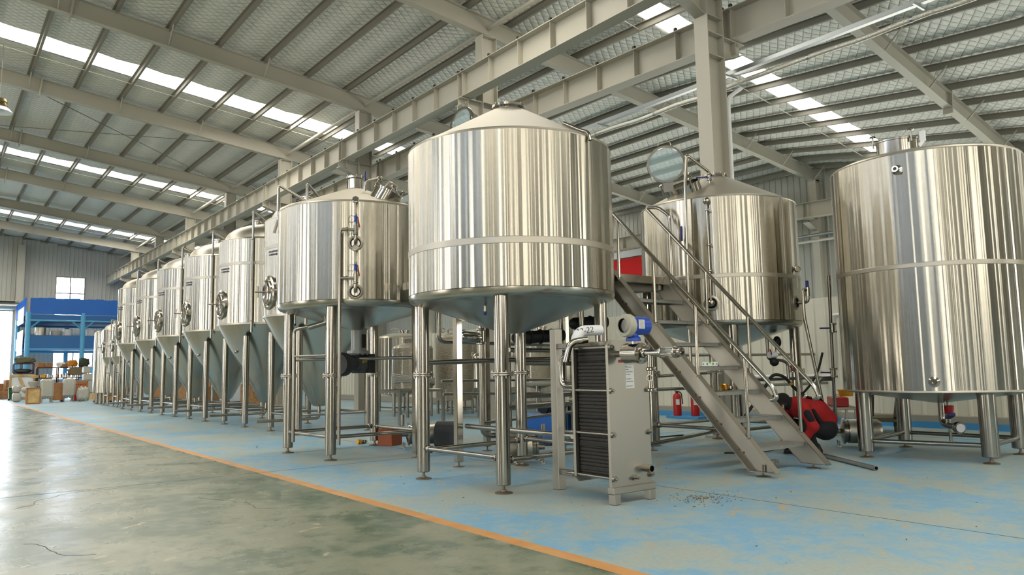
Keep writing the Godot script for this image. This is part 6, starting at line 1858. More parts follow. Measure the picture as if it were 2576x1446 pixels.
func background() -> void:
	back_tank("tall polished tank far behind the mash tank's right leg", V(10.9, 0, -19.6), 0.62, 0.52, 2.1, 0.12, false)
	var t := back_tank("short film-wrapped tank standing before the polished one", V(9.85, 0, -17.0), 0.52, 0.72, 1.72, 0.08, true)
	var b := MB.new()
	for k in 5: b.torus(V(0, 0.82 + k * 0.05, 0.05), V(0.1, 1, 0.05 * (k - 2)), 0.525, 0.02, 30, 6)
	part("film_folds", b, M.film, t)
	t = back_tank("large film-wrapped tank seen between the kettle's left legs", V(11.2, 0, -17.1), 0.50, 0.36, 2.0, 0.05, true)
	b = MB.new(); b.torus(V(0.0, 2.15, 0.25), V(0, 1, 0.2), 0.15, 0.02, 20, 6); b.torus(V(-0.36, 2.2, 0.0), V(0.2, 0, 1), 0.06, 0.012, 16, 6); part("lifting_eyes", b, M.stainless_satin, t)
	back_tank("second film-wrapped tank, half hidden beside the large one", V(11.95, 0, -17.9), 0.45, 0.36, 1.9, 0.05, true)
	t = back_tank("film-wrapped tank with round manway seen right of the kettle's leg", V(13.05, 0, -15.85), 0.44, 0.70, 2.05, 0.1, true)
	b = MB.new(); b.lathe([Vector2(0.12, -0.02), Vector2(0.12, 0.03), Vector2(0.10, 0.05), Vector2(0.03, 0.06), Vector2(0, 0.09)], 24, V(-0.28, 1.72, 0.36), MB.frame(V(-0.6, 0, 0.8))); part("manway", b, M.stainless_polished, t)
	b = MB.new(); b.lathe([Vector2(0.45, 0.0), Vector2(0.46, 0.02), Vector2(0.46, 0.06), Vector2(0.44, 0.08)], 36, V(0, 0.72, 0)); part("film_edge", b, M.film, t)
	# yeast tank with clamped lid and cone
	for q in [[10.72, -15.1, "left"], [11.45, -14.9, "right"]]:
		t = thing("yeast_tank", "small cone-bottomed tank with clamped lid, the %s one of two" % q[2], "tank", V(q[0], 0, q[1]), 0.0, "small cone tanks")
		b = MB.new(); b.lathe([Vector2(0.27, 0.72), Vector2(0.27, 1.42), Vector2(0.29, 1.43), Vector2(0.29, 1.47), Vector2(0.22, 1.54), Vector2(0, 1.57)], 36); part("shell", b, M.stainless_brushed, t)
		b = MB.new(); b.lathe([Vector2(0.0, 0.36), Vector2(0.03, 0.36), Vector2(0.27, 0.72)], 36); part("cone", b, M.stainless_cone, t)
		for k in 6:
			var an := TAU * k / 6.0
			b = MB.new()
			b.cyl(V(cos(an) * 0.31, 1.40, sin(an) * 0.31), V(cos(an) * 0.31, 1.54, sin(an) * 0.31), 0.012, 0.012, 6); b.ball(V(cos(an) * 0.31, 1.55, sin(an) * 0.31), V(0.025, 0.018, 0.025), 8, 6)
			part("lid_clamp", b, M.stainless_polished, t)
		for k in 3:
			var an := TAU * k / 3.0 + 0.4
			b = MB.new(); b.cyl(V(cos(an) * 0.2, 0.64, sin(an) * 0.2), V(cos(an) * 0.22, 0, sin(an) * 0.22), 0.02, 0.02, 8); part("leg", b, M.stainless_pipe, t)
	# open steel stand
	t = thing("steel_stand", "open square steel stand on adjustable feet behind the mash tank", "stand", V(8.05, 0, -14.1), 0.1)
	b = MB.new()
	for s in [-1, 1]:
		b.cbox(V(0, 0.74, s * 0.5), V(1.1, 0.05, 0.05), 0.004); b.cbox(V(s * 0.55, 0.74, 0), V(0.05, 0.05, 1.05), 0.004)
	part("top_frame", b, M.stainless_pipe, t)
	for q in [V(-0.55, 0, 0.5), V(0.55, 0, 0.5), V(-0.55, 0, -0.5), V(0.55, 0, -0.5)]:
		b = MB.new(); b.cbox(V(q.x, 0.40, q.z), V(0.06, 0.66, 0.06), 0.004); b.cyl(V(q.x, 0.08, q.z), V(q.x, 0.0, q.z), 0.01, 0.01, 8); b.cyl(V(q.x, 0.0, q.z), V(q.x, 0.008, q.z), 0.05, 0.05, 14); part("leg", b, M.stainless_pipe, t)
	# cartons and boards seen between the fermenter cones
	var k := 0
	for q in [[9.2, -35.0, 0.9, 0.9, "cardboard"], [8.9, -33.2, 1.0, 0.75, "plywood"], [9.35, -31.9, 0.7, 0.95, "plywood"], [8.7, -30.6, 0.8, 0.7, "cardboard"], [9.2, -26.5, 0.9, 0.8, "plywood"], [8.8, -38.0, 0.9, 1.0, "cardboard"]]:
		crate(["brown carton behind the fermenter legs, farthest of its row", "plywood box behind the fermenter legs", "second plywood box behind the fermenter legs", "brown carton behind the fermenter cones", "plywood box standing nearest behind the cones", "brown carton behind the small fermenters"][k], V(q[0], 0, q[1]), q[2], q[3], 0.8, q[4], 0.2 * (k % 3)); k += 1
	pallet_tank()
	storage()

func pallet_tank() -> void:
	var t := thing("control_desk", "black and white machine behind the fermenter legs", "machine", V(9.0, 0, -28.5), 0.3)
	var b := MB.new(); b.cbox(V(0, 0.5, 0), V(0.8, 0.7, 0.6), 0.03); part("cabinet", b, M.plastic_white, t)
	b = MB.new(); b.cbox(V(0, 0.95, 0), V(0.7, 0.22, 0.5), 0.03); b.cbox(V(0, 0.1, 0), V(0.75, 0.12, 0.55), 0.02); part("motor", b, M.rubber, t)

func crate(label: String, at: Vector3, w: float, h: float, d: float, m: String, turn := 0.0, feet := false, nm := "carton") -> Node3D:
	var t := thing(nm, label, "box", at, turn, "boxes")
	var b := MB.new()
	var y0 := 0.08 if feet else 0.0
	b.cbox(V(0, y0 + h * 0.5, 0), V(w, h, d), 0.012); part("body", b, M[m], t)
	b = MB.new(); b.box(V(0, y0 + h * 0.66, d * 0.5 + 0.002), V(w * 0.98, 0.015, 0.004)); b.box(V(0, y0 + h + 0.001, 0), V(w, 0.003, 0.06)); part("seam_tape", b, M.ink_grey if m == "plywood" else M.tape_brown, t)
	if feet:
		for s in [-1, 1]:
			b = MB.new(); b.box(V(s * w * 0.4, 0.04, 0), V(w * 0.16, 0.08, d * 0.9)); part("foot", b, M.rubber, t)
	return t

func lump(nm: String, label: String, at: Vector3, s: Vector3, m: String, sd: int, cat := "bundle", amp := 0.22, group := "") -> void:
	# irregular wrapped bundle
	var fn := FastNoiseLite.new(); fn.seed = sd; fn.frequency = 1.6; fn.fractal_octaves = 3
	var b := MB.new()
	var rings := 12; var seg := 20
	var pos := []
	for j in rings + 1:
		for i in seg + 1:
			var th := PI * j / rings; var an := TAU * (i % seg) / seg
			var d := V(sin(th) * cos(an), -cos(th), sin(th) * sin(an))
			var e := V(signf(d.x) * pow(absf(d.x), 0.6), signf(d.y) * pow(absf(d.y), 0.6), signf(d.z) * pow(absf(d.z), 0.6))
			var k := 1.0 + fn.get_noise_3dv(d * 1.5) * amp * 2.0
			var p: Vector3 = e * s * 0.5 * k
			p.y = maxf(p.y + s.y * 0.5, 0.0)
			pos.append(p)
	var base := b.v.size()
	for j in rings + 1:
		for i in seg + 1:
			var c: Vector3 = pos[j * (seg + 1) + i]
			var a: Vector3 = pos[j * (seg + 1) + (i + 1) % (seg + 1)] - pos[j * (seg + 1) + (i + seg) % (seg + 1)]
			var u: Vector3 = pos[mini(j + 1, rings) * (seg + 1) + i] - pos[maxi(j - 1, 0) * (seg + 1) + i]
			var nn := u.cross(a)
			var o := c - V(0, s.y * 0.5, 0)
			if nn.length() < 1e-6: nn = o
			if nn.dot(o) < 0: nn = -nn
			b.p(c, nn.normalized(), Vector2(float(i) / seg, float(j) / rings))
	for j in rings:
		for i in seg:
			var q := base + j * (seg + 1) + i
			b.tri(q, q + 1, q + seg + 1); b.tri(q + 1, q + seg + 2, q + seg + 1)
	single(nm, b, M[m], label, cat, at, 0.0, group)

func storage() -> void:
	# blue two-deck mezzanine rack
	var zf := -51.0; var zb := -57.5
	var t := thing("storage_mezzanine", "blue two-deck storage mezzanine before the end wall", "mezzanine", V(6.9, 0, zf))
	var o := V(6.9, 0, zf)
	for q in [[4.48, zf], [7.22, zf], [9.9, zf], [4.48, zb], [7.22, zb], [9.9, zb]]:
		var b := MB.new(); b.cyl(V(q[0], 0, q[1]) - o, V(q[0], 4.9, q[1]) - o, 0.13, 0.13, 18); part("post", b, M.rack_post_blue, t)
	for q in [[2.77, 3.62, "lower"], [4.42, 4.82, "upper"]]:
		for s in 2:
			var b := MB.new(); b.cbox(V(7.2, (q[0] + q[1]) * 0.5, (zf if s == 0 else zb)) - o, V(5.6, q[1] - q[0] - 0.1, 0.06), 0.01); part("beam", b, M.rack_blue, t)
			b = MB.new(); b.cbox(V(7.2, q[0] + 0.0, (zf if s == 0 else zb)) - o, V(5.6, 0.09, 0.2), 0.01); part("beam_flange", b, M.rack_post_blue, t)
			b = MB.new(); b.cbox(V(4.45 if s == 0 else 9.95, (q[0] + q[1]) * 0.5, (zf + zb) * 0.5) - o, V(0.06, q[1] - q[0] - 0.1, zf - zb), 0.01); part("beam", b, M.rack_blue, t)
		var b2 := MB.new(); b2.cbox(V(7.2, q[0] + 0.1, (zf + zb) * 0.5) - o, V(5.5, 0.06, zf - zb), 0.01); part("deck", b2, M.rack_blue, t)
	for q in [[4.6, 1], [7.1, -1], [7.34, 1]]:
		var b := MB.new(); b.cyl(V(q[0], 4.0, zf) - o, V(q[0] + q[1] * 0.45, 4.42, zf) - o, 0.05, 0.05, 8); part("knee_brace", b, M.rack_post_blue, t)
	# blue profiled sheets standing round the upper deck, one by one
	var me: ArrayMesh
	var b := MB.new()
	for k in 3:
		b.box(V(-0.13 + k * 0.13, 0.5, 0), V(0.125, 1.0, 0.012)); b.box(V(-0.195 + k * 0.13, 0.5, 0.01), V(0.02, 1.0, 0.02))
	me = b.mesh(M.sheet_blue)
	for k in 13: inst("parapet_sheet", me, t, "", Transform3D(Basis(Vector3.UP, 0).scaled(V(1.08, 0.92 + 0.02 * ((k * 7) % 3), 1)), V(4.75 + k * 0.415, 4.78, zf + 0.08) - o))
	for k in 14: inst("parapet_sheet", me, t, "", Transform3D(Basis(Vector3.UP, -PI / 2).scaled(V(1.08, 0.95, 1)), V(4.36, 4.78, zf - 0.3 - k * 0.44) - o))
	b = MB.new(); b.cbox(V(4.6, 5.28, zf + 0.02) - o, V(0.16, 0.75, 0.05), 0.01); part("end_board", b, M.sack_yellow, t, "orange board at the parapet corner")
	for q in [[3.3, 1.2], [4.9, 0.8]]:
		b = MB.new(); b.box(V(4.34, q[0] - 0.1, -53.8) - o, V(0.02, q[1] * 1.2, 3.4)); part("notice_sheet", b, M.label_white, t, "white notice sheet on the side")
	# drums and pots on the lower deck
	for q in [[5.15, -51.6, 0.55, 0.42, "stainless_satin", "open steel drum on the lower mezzanine deck, leftmost"], [5.95, -51.7, 0.62, 0.22, "film", "grey wrapped pan on the lower mezzanine deck"], [6.55, -51.8, 0.5, 0.34, "plastic_white", "white tub on the lower deck left of the blue post"], [7.75, -51.8, 0.5, 0.34, "plastic_white", "white tub on the lower deck right of the blue post"], [8.5, -51.9, 0.5, 0.36, "film", "grey wrapped tub at the right end of the deck"]]:
		b = MB.new(); var r: float = q[2] * 0.5; var h: float = q[3] + 0.72
		b.lathe([Vector2(0, 0), Vector2(r, 0), Vector2(r, h * 0.3), Vector2(r + 0.015, h * 0.32), Vector2(r, h * 0.34), Vector2(r, h), Vector2(r + 0.015, h + 0.01), Vector2(r - 0.02, h), Vector2(r - 0.02, h - 0.1), Vector2(0, h - 0.1)], 28)
		single("storage_drum", b, M[q[4]], q[5], "drum", V(q[0], 2.90, q[1]), 0.0, "drums on the mezzanine")
	# shelving with pots
	t = thing("steel_shelving", "brown steel shelving loaded with steel parts", "shelving", V(6.05, 0, -48.2))
	for x in [-1.3, -0.35, 0.6, 1.1]:
		for z in [-0.3, 0.3]:
			b = MB.new(); b.cbox(V(x, 0.85, z), V(0.06, 1.70, 0.06), 0.005); part("upright", b, M.wood_brown, t)
	for y in [0.45, 1.12, 1.68]:
		b = MB.new(); b.cbox(V(-0.1, y, 0), V(2.5, 0.05, 0.66), 0.006); part("shelf", b, M.wood_brown, t)
	var rng := RandomNumberGenerator.new(); rng.seed = 12
	for k in 9:
		var x := -1.15 + k * 0.26
		b = MB.new(); var r := rng.randf_range(0.08, 0.13); var h := rng.randf_range(0.10, 0.2)
		b.lathe([Vector2(0, 0), Vector2(r, 0), Vector2(r, h), Vector2(r + 0.02, h), Vector2(r + 0.02, h + 0.02), Vector2(r * 0.5, h + 0.03), Vector2(0, h + 0.04)], 18)
		single("steel_pot", b, M.stainless_polished, "small round steel fitting on the middle shelf of the brown shelving", "pot", V(6.05 + x, 1.146, -48.0 + rng.randf_range(-0.1, 0.1)), 0.0, "fittings on the middle shelf")
	for k in 8:
		var x := -1.1 + k * 0.29
		lump("parts_bag", "bag of parts on the lowest shelf of the brown shelving", V(6.05 + x, 0.476, -48.0), V(0.24, 0.22 + 0.08 * (k % 3), 0.3), "film" if k % 2 else "canvas_olive", 60 + k, "bag", 0.12, "bags on the lowest shelf")
	for q in [[4.85, 0.30, 0.26, "cardboard", "brown carton on top of the shelving, left one"], [5.25, 0.34, 0.24, "cardboard", "brown carton on top of the shelving, right one"], [6.0, 0.3, 0.16, "cardboard", "flat carton on top of the shelving"]]:
		crate(q[4], V(q[0], 1.706, -48.1), q[1], q[2], 0.3, q[3], 0.3)
	for q in [[4.62, 0.28, 0.14, "pine", "wooden tray on the middle shelf"], [5.0, 0.2, 0.16, "crate_yellow", "yellow bin on the middle shelf"]]: crate(q[4], V(q[0], 1.146, -47.85), q[1], q[2], 0.2, q[3], 0.0, false, "bin")
	t = thing("open_rack", "small brown open frame rack on the pine crate", "rack", V(4.15, 1.36, -48.6))
	for x in [-0.45, 0.45]:
		for z in [-0.25, 0.25]:
			b = MB.new(); b.cbox(V(x, 0.28, z), V(0.05, 0.56, 0.05), 0.004); part("upright", b, M.wood_brown, t)
	b = MB.new(); b.cbox(V(0, 0.55, 0), V(0.95, 0.05, 0.55), 0.005); part("top", b, M.wood_brown, t)
	b = MB.new(); b.cbox(V(0, 0.03, 0), V(0.95, 0.04, 0.55), 0.005); part("shelf", b, M.wood_brown, t)
	lump("canvas_bag", "olive canvas bundle on the brown open rack", V(4.2, 1.94, -48.6), V(0.9, 0.32, 0.5), "canvas_olive", 3, "bag")
	lump("parts_bag", "dark bag of steel parts inside the open rack", V(4.15, 1.41, -48.6), V(0.75, 0.22, 0.4), "motor_grey", 4, "bag")
	lump("sack", "yellow woven sack on the shelving", V(6.35, 1.71, -47.95), V(0.48, 0.36, 0.5), "sack_yellow", 5, "sack")
	lump("sack", "dark green sack beside the yellow sack", V(6.92, 1.71, -48.0), V(0.48, 0.46, 0.5), "canvas_green", 6, "sack")
	lump("sack", "pale folded cloth left of the yellow sack", V(5.86, 1.71, -48.2), V(0.42, 0.26, 0.3), "label_white", 7, "sack")
	lump("sack", "brown burlap hanging over the shelving edge", V(6.55, 1.25, -47.72), V(0.85, 0.42, 0.12), "rope", 8, "sack")
	b = MB.new(); b.cbox(V(0, 1.14, 0), V(0.55, 2.28, 0.6), 0.02); single("cabinet", b, M.rack_blue, "tall blue cabinet behind the sacks", "cabinet", V(7.75, 0, -47.4))
	t = thing("film_stack", "white and turquoise film-wrapped boxes stacked before the blue cabinet", "stack", V(6.85, 0, -45.6))
	b = MB.new(); b.cbox(V(0, 0.62, 0), V(0.62, 0.62, 0.6), 0.05); b.cbox(V(0, 1.14, 0), V(0.6, 0.36, 0.58), 0.05); b.cbox(V(0, 1.52, 0), V(0.62, 0.36, 0.6), 0.05); part("boxes", b, M.film, t)
	b = MB.new(); b.box(V(0.12, 1.50, 0.302), V(0.26, 0.26, 0.006)); part("panel", b, M.rack_post_blue, t); b = MB.new(); b.box(V(0, 0.15, 0), V(0.6, 0.3, 0.58)); part("pallet", b, M.pine, t)
	# floor row
	for q in [[3.35, -52.0, 0.4, 0.45, "lower carton of the pile at the left edge"], [3.75, -51.6, 0.5, 0.55, "carton standing behind the left pile"], [3.45, -50.8, 0.55, 0.42, "front carton of the pile at the left edge"]]: crate(q[4], V(q[0], 0, q[1]), q[2], q[3], 0.5, "cardboard", 0.15)
	crate("carton on top of the pile at the left edge", V(3.36, 0.455, -52.0), 0.42, 0.4, 0.45, "cardboard", 0.1)
	crate("upper carton behind the left pile", V(3.76, 0.555, -51.6), 0.45, 0.5, 0.45, "cardboard", 0.2)
	t = thing("pine_crate", "pale pine crate with diagonal brace holding white panels", "crate", V(4.10, 0, -48.6))
	for q in [[V(0, 0.08, 0.35), V(1.15, 0.12, 0.06)], [V(0, 1.28, 0.35), V(1.15, 0.12, 0.06)], [V(-0.54, 0.68, 0.35), V(0.10, 1.1, 0.06)], [V(0.54, 0.68, 0.35), V(0.10, 1.1, 0.06)], [V(0, 0.62, 0.36), V(1.05, 0.10, 0.05)]]:
		b = MB.new(); b.cbox(q[0], q[1], 0.006); part("plank", b, M.pine, t)
	b = MB.new(); b.cbox(V(0.1, 0.62, 0.40), V(0.13, 1.25, 0.04), 0.006, Basis(Vector3(0, 0, 1), 0.42)); part("brace", b, M.pine, t)
	b = MB.new(); b.cbox(V(0, 0.68, 0), V(1.05, 1.24, 0.62), 0.02); part("panels", b, M.plastic_white, t)
	t = thing("wheelie_bin", "narrow green plastic bin beside the pine crate", "bin", V(3.60, 0, -47.6))
	b = MB.new(); b.prism(PackedVector2Array([Vector2(-0.10, 0.05), Vector2(0.10, 0.05), Vector2(0.15, 0.60), Vector2(-0.15, 0.60)]), -0.14, 0.14); part("body", b, M.green_bin, t)
	b = MB.new(); b.cbox(V(0, 0.63, 0), V(0.34, 0.06, 0.34), 0.02); part("lid", b, M.green_bin, t); b = MB.new(); b.cyl(V(-0.12, 0.05, -0.14), V(-0.12, 0.05, 0.14), 0.05, 0.05, 14); part("wheels", b, M.rubber, t)
	lump("wrapped_box", "small film-wrapped box on the floor at the far left", V(3.55, 0, -44.1), V(0.38, 0.46, 0.36), "film", 21, "bundle", 0.05)
	lump("wrapped_box", "film-wrapped bundle on top of the small wrapped box", V(3.52, 0.45, -44.1), V(0.36, 0.34, 0.34), "film", 22, "bundle", 0.12)
	t = thing("framed_panel", "pale board in a brown wooden frame leaning upright on the floor", "panel", V(3.82, 0, -39.8), 0.1)
	b = MB.new(); b.cbox(V(0, 0.36, 0), V(0.46, 0.62, 0.16), 0.006); part("board", b, M.pine, t)
	for q in [[V(0, 0.03, 0), V(0.54, 0.06, 0.20)], [V(0, 0.69, 0), V(0.54, 0.05, 0.20)], [V(-0.25, 0.36, 0), V(0.05, 0.62, 0.2)], [V(0.25, 0.36, 0), V(0.05, 0.62, 0.2)]]:
		b = MB.new(); b.cbox(q[0], q[1], 0.005); part("frame_rail", b, M.cardboard, t)
	wrapped_machine("film-wrapped twin cylinder machine left of the brown carton", V(4.45, 0, -40.95))
	wrapped_machine("film-wrapped twin cylinder machine right of the brown carton", V(5.42, 0, -41.6))
	crate("brown carton on black feet between two wrapped machines", V(4.95, 0, -41.9), 0.54, 0.82, 0.5, "cardboard", 0.0, true)
	t = crate("large brown carton with red lettering", V(6.0, 0, -42.6), 0.66, 0.98, 0.6, "cardboard")
	b = MB.new(); b.box(V(0, 0.18, 0.304), V(0.64, 0.34, 0.004)); part("red_band", b, M.red_paint, t, "red band at the foot")
	b = MB.new()
	for k in 5: b.box(V(-0.2 + k * 0.1, 0.78 + 0.02 * (k % 2), 0.304), V(0.06, 0.05, 0.004), Basis(Vector3(0, 0, 1), 0.3 * (k % 2))); b.box(V(-0.2 + k * 0.1, 0.76, 0.304), V(0.012, 0.08, 0.004))
	part("red_print", b, M.red_paint, t, "red printed characters")
	lump("wrapped_sack", "crumpled film-wrapped bundle before the red lettered carton", V(5.98, 0, -41.3), V(0.52, 0.66, 0.4), "film", 25, "bundle", 0.2)
	t = crate("tall plywood crate beside the storage tank", V(6.25, 0, -38.6), 0.45, 1.7, 0.5, "plywood", 0.0, true)
	crate("low plywood box behind the storage tank's leg", V(6.9, 0, -38.2), 0.8, 0.45, 0.5, "plywood", 0.0, true)
	t = thing("wrapped_stand", "grey film-wrapped fan on a thin stand", "machine", V(3.85, 0, -43.2))
	b = MB.new(); b.cyl(V(0, 0, 0), V(0, 0.45, 0), 0.02, 0.02, 8); b.cyl(V(0, 0, 0), V(0, 0.02, 0), 0.16, 0.14, 14); part("stand", b, M.cast_grey, t)
	b = MB.new(); b.ball(V(0, 0.58, 0), V(0.22, 0.15, 0.16), 16, 10); part("head", b, M.film, t)
	t = thing("funnel", "white film-wrapped funnel standing behind the framed panel", "funnel", V(4.02, 0, -42.0))
	b = MB.new(); b.lathe([Vector2(0, 0.0), Vector2(0.05, 0.0), Vector2(0.05, 0.6), Vector2(0.24, 0.88), Vector2(0.25, 0.98), Vector2(0, 1.0)], 20); part("body", b, M.film, t)

func wrapped_machine(label: String, at: Vector3) -> void:
	var t := thing("wrapped_machine", label, "machine", at, 0.0, "wrapped machines")
	var b := MB.new()
	for s in [-1, 1]: b.lathe([Vector2(0, 0.16), Vector2(0.10, 0.18), Vector2(0.13, 0.26), Vector2(0.13, 0.92), Vector2(0.10, 1.04), Vector2(0, 1.08)], 20, V(s * 0.12, 0, 0))
	part("cylinders", b, M.stainless_satin, t)
	b = MB.new(); b.cbox(V(0, 0.66, 0), V(0.52, 0.86, 0.34), 0.08); part("film", b, M.film, t)
	for q in [V(-0.2, 0, 0.12), V(0.2, 0, 0.12), V(-0.2, 0, -0.12), V(0.2, 0, -0.12)]:
		b = MB.new(); b.cyl(V(q.x, 0, q.z), V(q.x, 0.26, q.z), 0.022, 0.022, 8); part("leg", b, M.cast_grey, t)

# ------------------------------------------------------------------ crouching worker
# smooth union of tapered capsules meshed as surface nets
func flesh(bones: Array, cell: float, blend: float, b: MB) -> void:
	var lo := V(1e9, 1e9, 1e9); var hi := -lo
	for q in bones:
		for k in 2:
			var c: Vector3 = q[k]; var r: float = maxf(q[2], q[3]) + blend + cell * 2.0
			lo = lo.min(c - V(r, r, r)); hi = hi.max(c + V(r, r, r))
	var nx := int((hi.x - lo.x) / cell) + 2; var ny := int((hi.y - lo.y) / cell) + 2; var nz := int((hi.z - lo.z) / cell) + 2
	var f := PackedFloat32Array(); f.resize(nx * ny * nz); f.fill(1.0)
	for q in bones:
		var a: Vector3 = q[0]; var c: Vector3 = q[1]; var r0: float = q[2]; var r1: float = q[3]
		var sq: Vector3 = q[4] if q.size() > 4 else Vector3.ONE   # squash of the distance (>1 = flatter)
		var m: float = maxf(r0, r1) + blend * 2.0 + cell * 2.0
		var l0 := (a.min(c) - V(m, m, m) - lo) / cell; var l1 := (a.max(c) + V(m, m, m) - lo) / cell
		var ac := c - a; var l2 := maxf(ac.length_squared(), 1e-8)
		for z in range(maxi(0, int(l0.z)), mini(nz - 1, int(l1.z) + 1)):
			for y in range(maxi(0, int(l0.y)), mini(ny - 1, int(l1.y) + 1)):
				for x in range(maxi(0, int(l0.x)), mini(nx - 1, int(l1.x) + 1)):
					var p := lo + Vector3(x, y, z) * cell
					var t := clampf((p - a).dot(ac) / l2, 0.0, 1.0)
					var d := ((p - a - ac * t) * sq).length() - lerpf(r0, r1, t)
					var i := (z * ny + y) * nx + x
					var o := f[i]
					if o >= 1.0: f[i] = d
					else:
						var h := clampf(0.5 + 0.5 * (o - d) / blend, 0.0, 1.0)
						f[i] = lerpf(o, d, h) - blend * h * (1.0 - h)
	var id := PackedInt32Array(); id.resize(nx * ny * nz); id.fill(-1)
	var st := [1, nx, nx * ny]
	for z in nz - 1:
		for y in ny - 1:
			for x in nx - 1:
				var i := (z * ny + y) * nx + x
				var s := 0; var acc := Vector3.ZERO; var cnt := 0
				for k in 8:
					if f[i + (k & 1) + ((k >> 1) & 1) * nx + ((k >> 2) & 1) * nx * ny] < 0.0: s |= 1 << k
				if s == 0 or s == 255: continue
				for e in [[0, 1], [2, 3], [4, 5], [6, 7], [0, 2], [1, 3], [4, 6], [5, 7], [0, 4], [1, 5], [2, 6], [3, 7]]:
					var ka: int = e[0]; var kb: int = e[1]
					var va := (s >> ka) & 1; var vb := (s >> kb) & 1
					if va == vb: continue
					var fa := f[i + (ka & 1) + ((ka >> 1) & 1) * nx + ((ka >> 2) & 1) * nx * ny]
					var fb := f[i + (kb & 1) + ((kb >> 1) & 1) * nx + ((kb >> 2) & 1) * nx * ny]
					var t := fa / (fa - fb)
					acc += Vector3(ka & 1, (ka >> 1) & 1, (ka >> 2) & 1).lerp(Vector3(kb & 1, (kb >> 1) & 1, (kb >> 2) & 1), t)
					cnt += 1
				var g := Vector3(f[i + 1] - f[i], f[i + nx] - f[i], f[i + nx * ny] - f[i])
				g += Vector3(f[i + 1 + nx + nx * ny] - f[i + nx + nx * ny], f[i + 1 + nx + nx * ny] - f[i + 1 + nx * ny], f[i + 1 + nx + nx * ny] - f[i + 1 + nx])
				id[i] = b.p(lo + (Vector3(x, y, z) + acc / cnt) * cell, g.normalized())
	for z in range(1, nz - 1):
		for y in range(1, ny - 1):
			for x in range(1, nx - 1):
				var i := (z * ny + y) * nx + x
				for ax in 3:
					var j: int = i + st[ax]
					if (f[i] < 0.0) == (f[j] < 0.0): continue
					var u: int = st[(ax + 1) % 3]; var w: int = st[(ax + 2) % 3]
					var q := [id[i], id[i - u], id[i - u - w], id[i - w]]
					if q.min() < 0: continue
					b.tri(q[0], q[1], q[2]); b.tri(q[0], q[2], q[3])

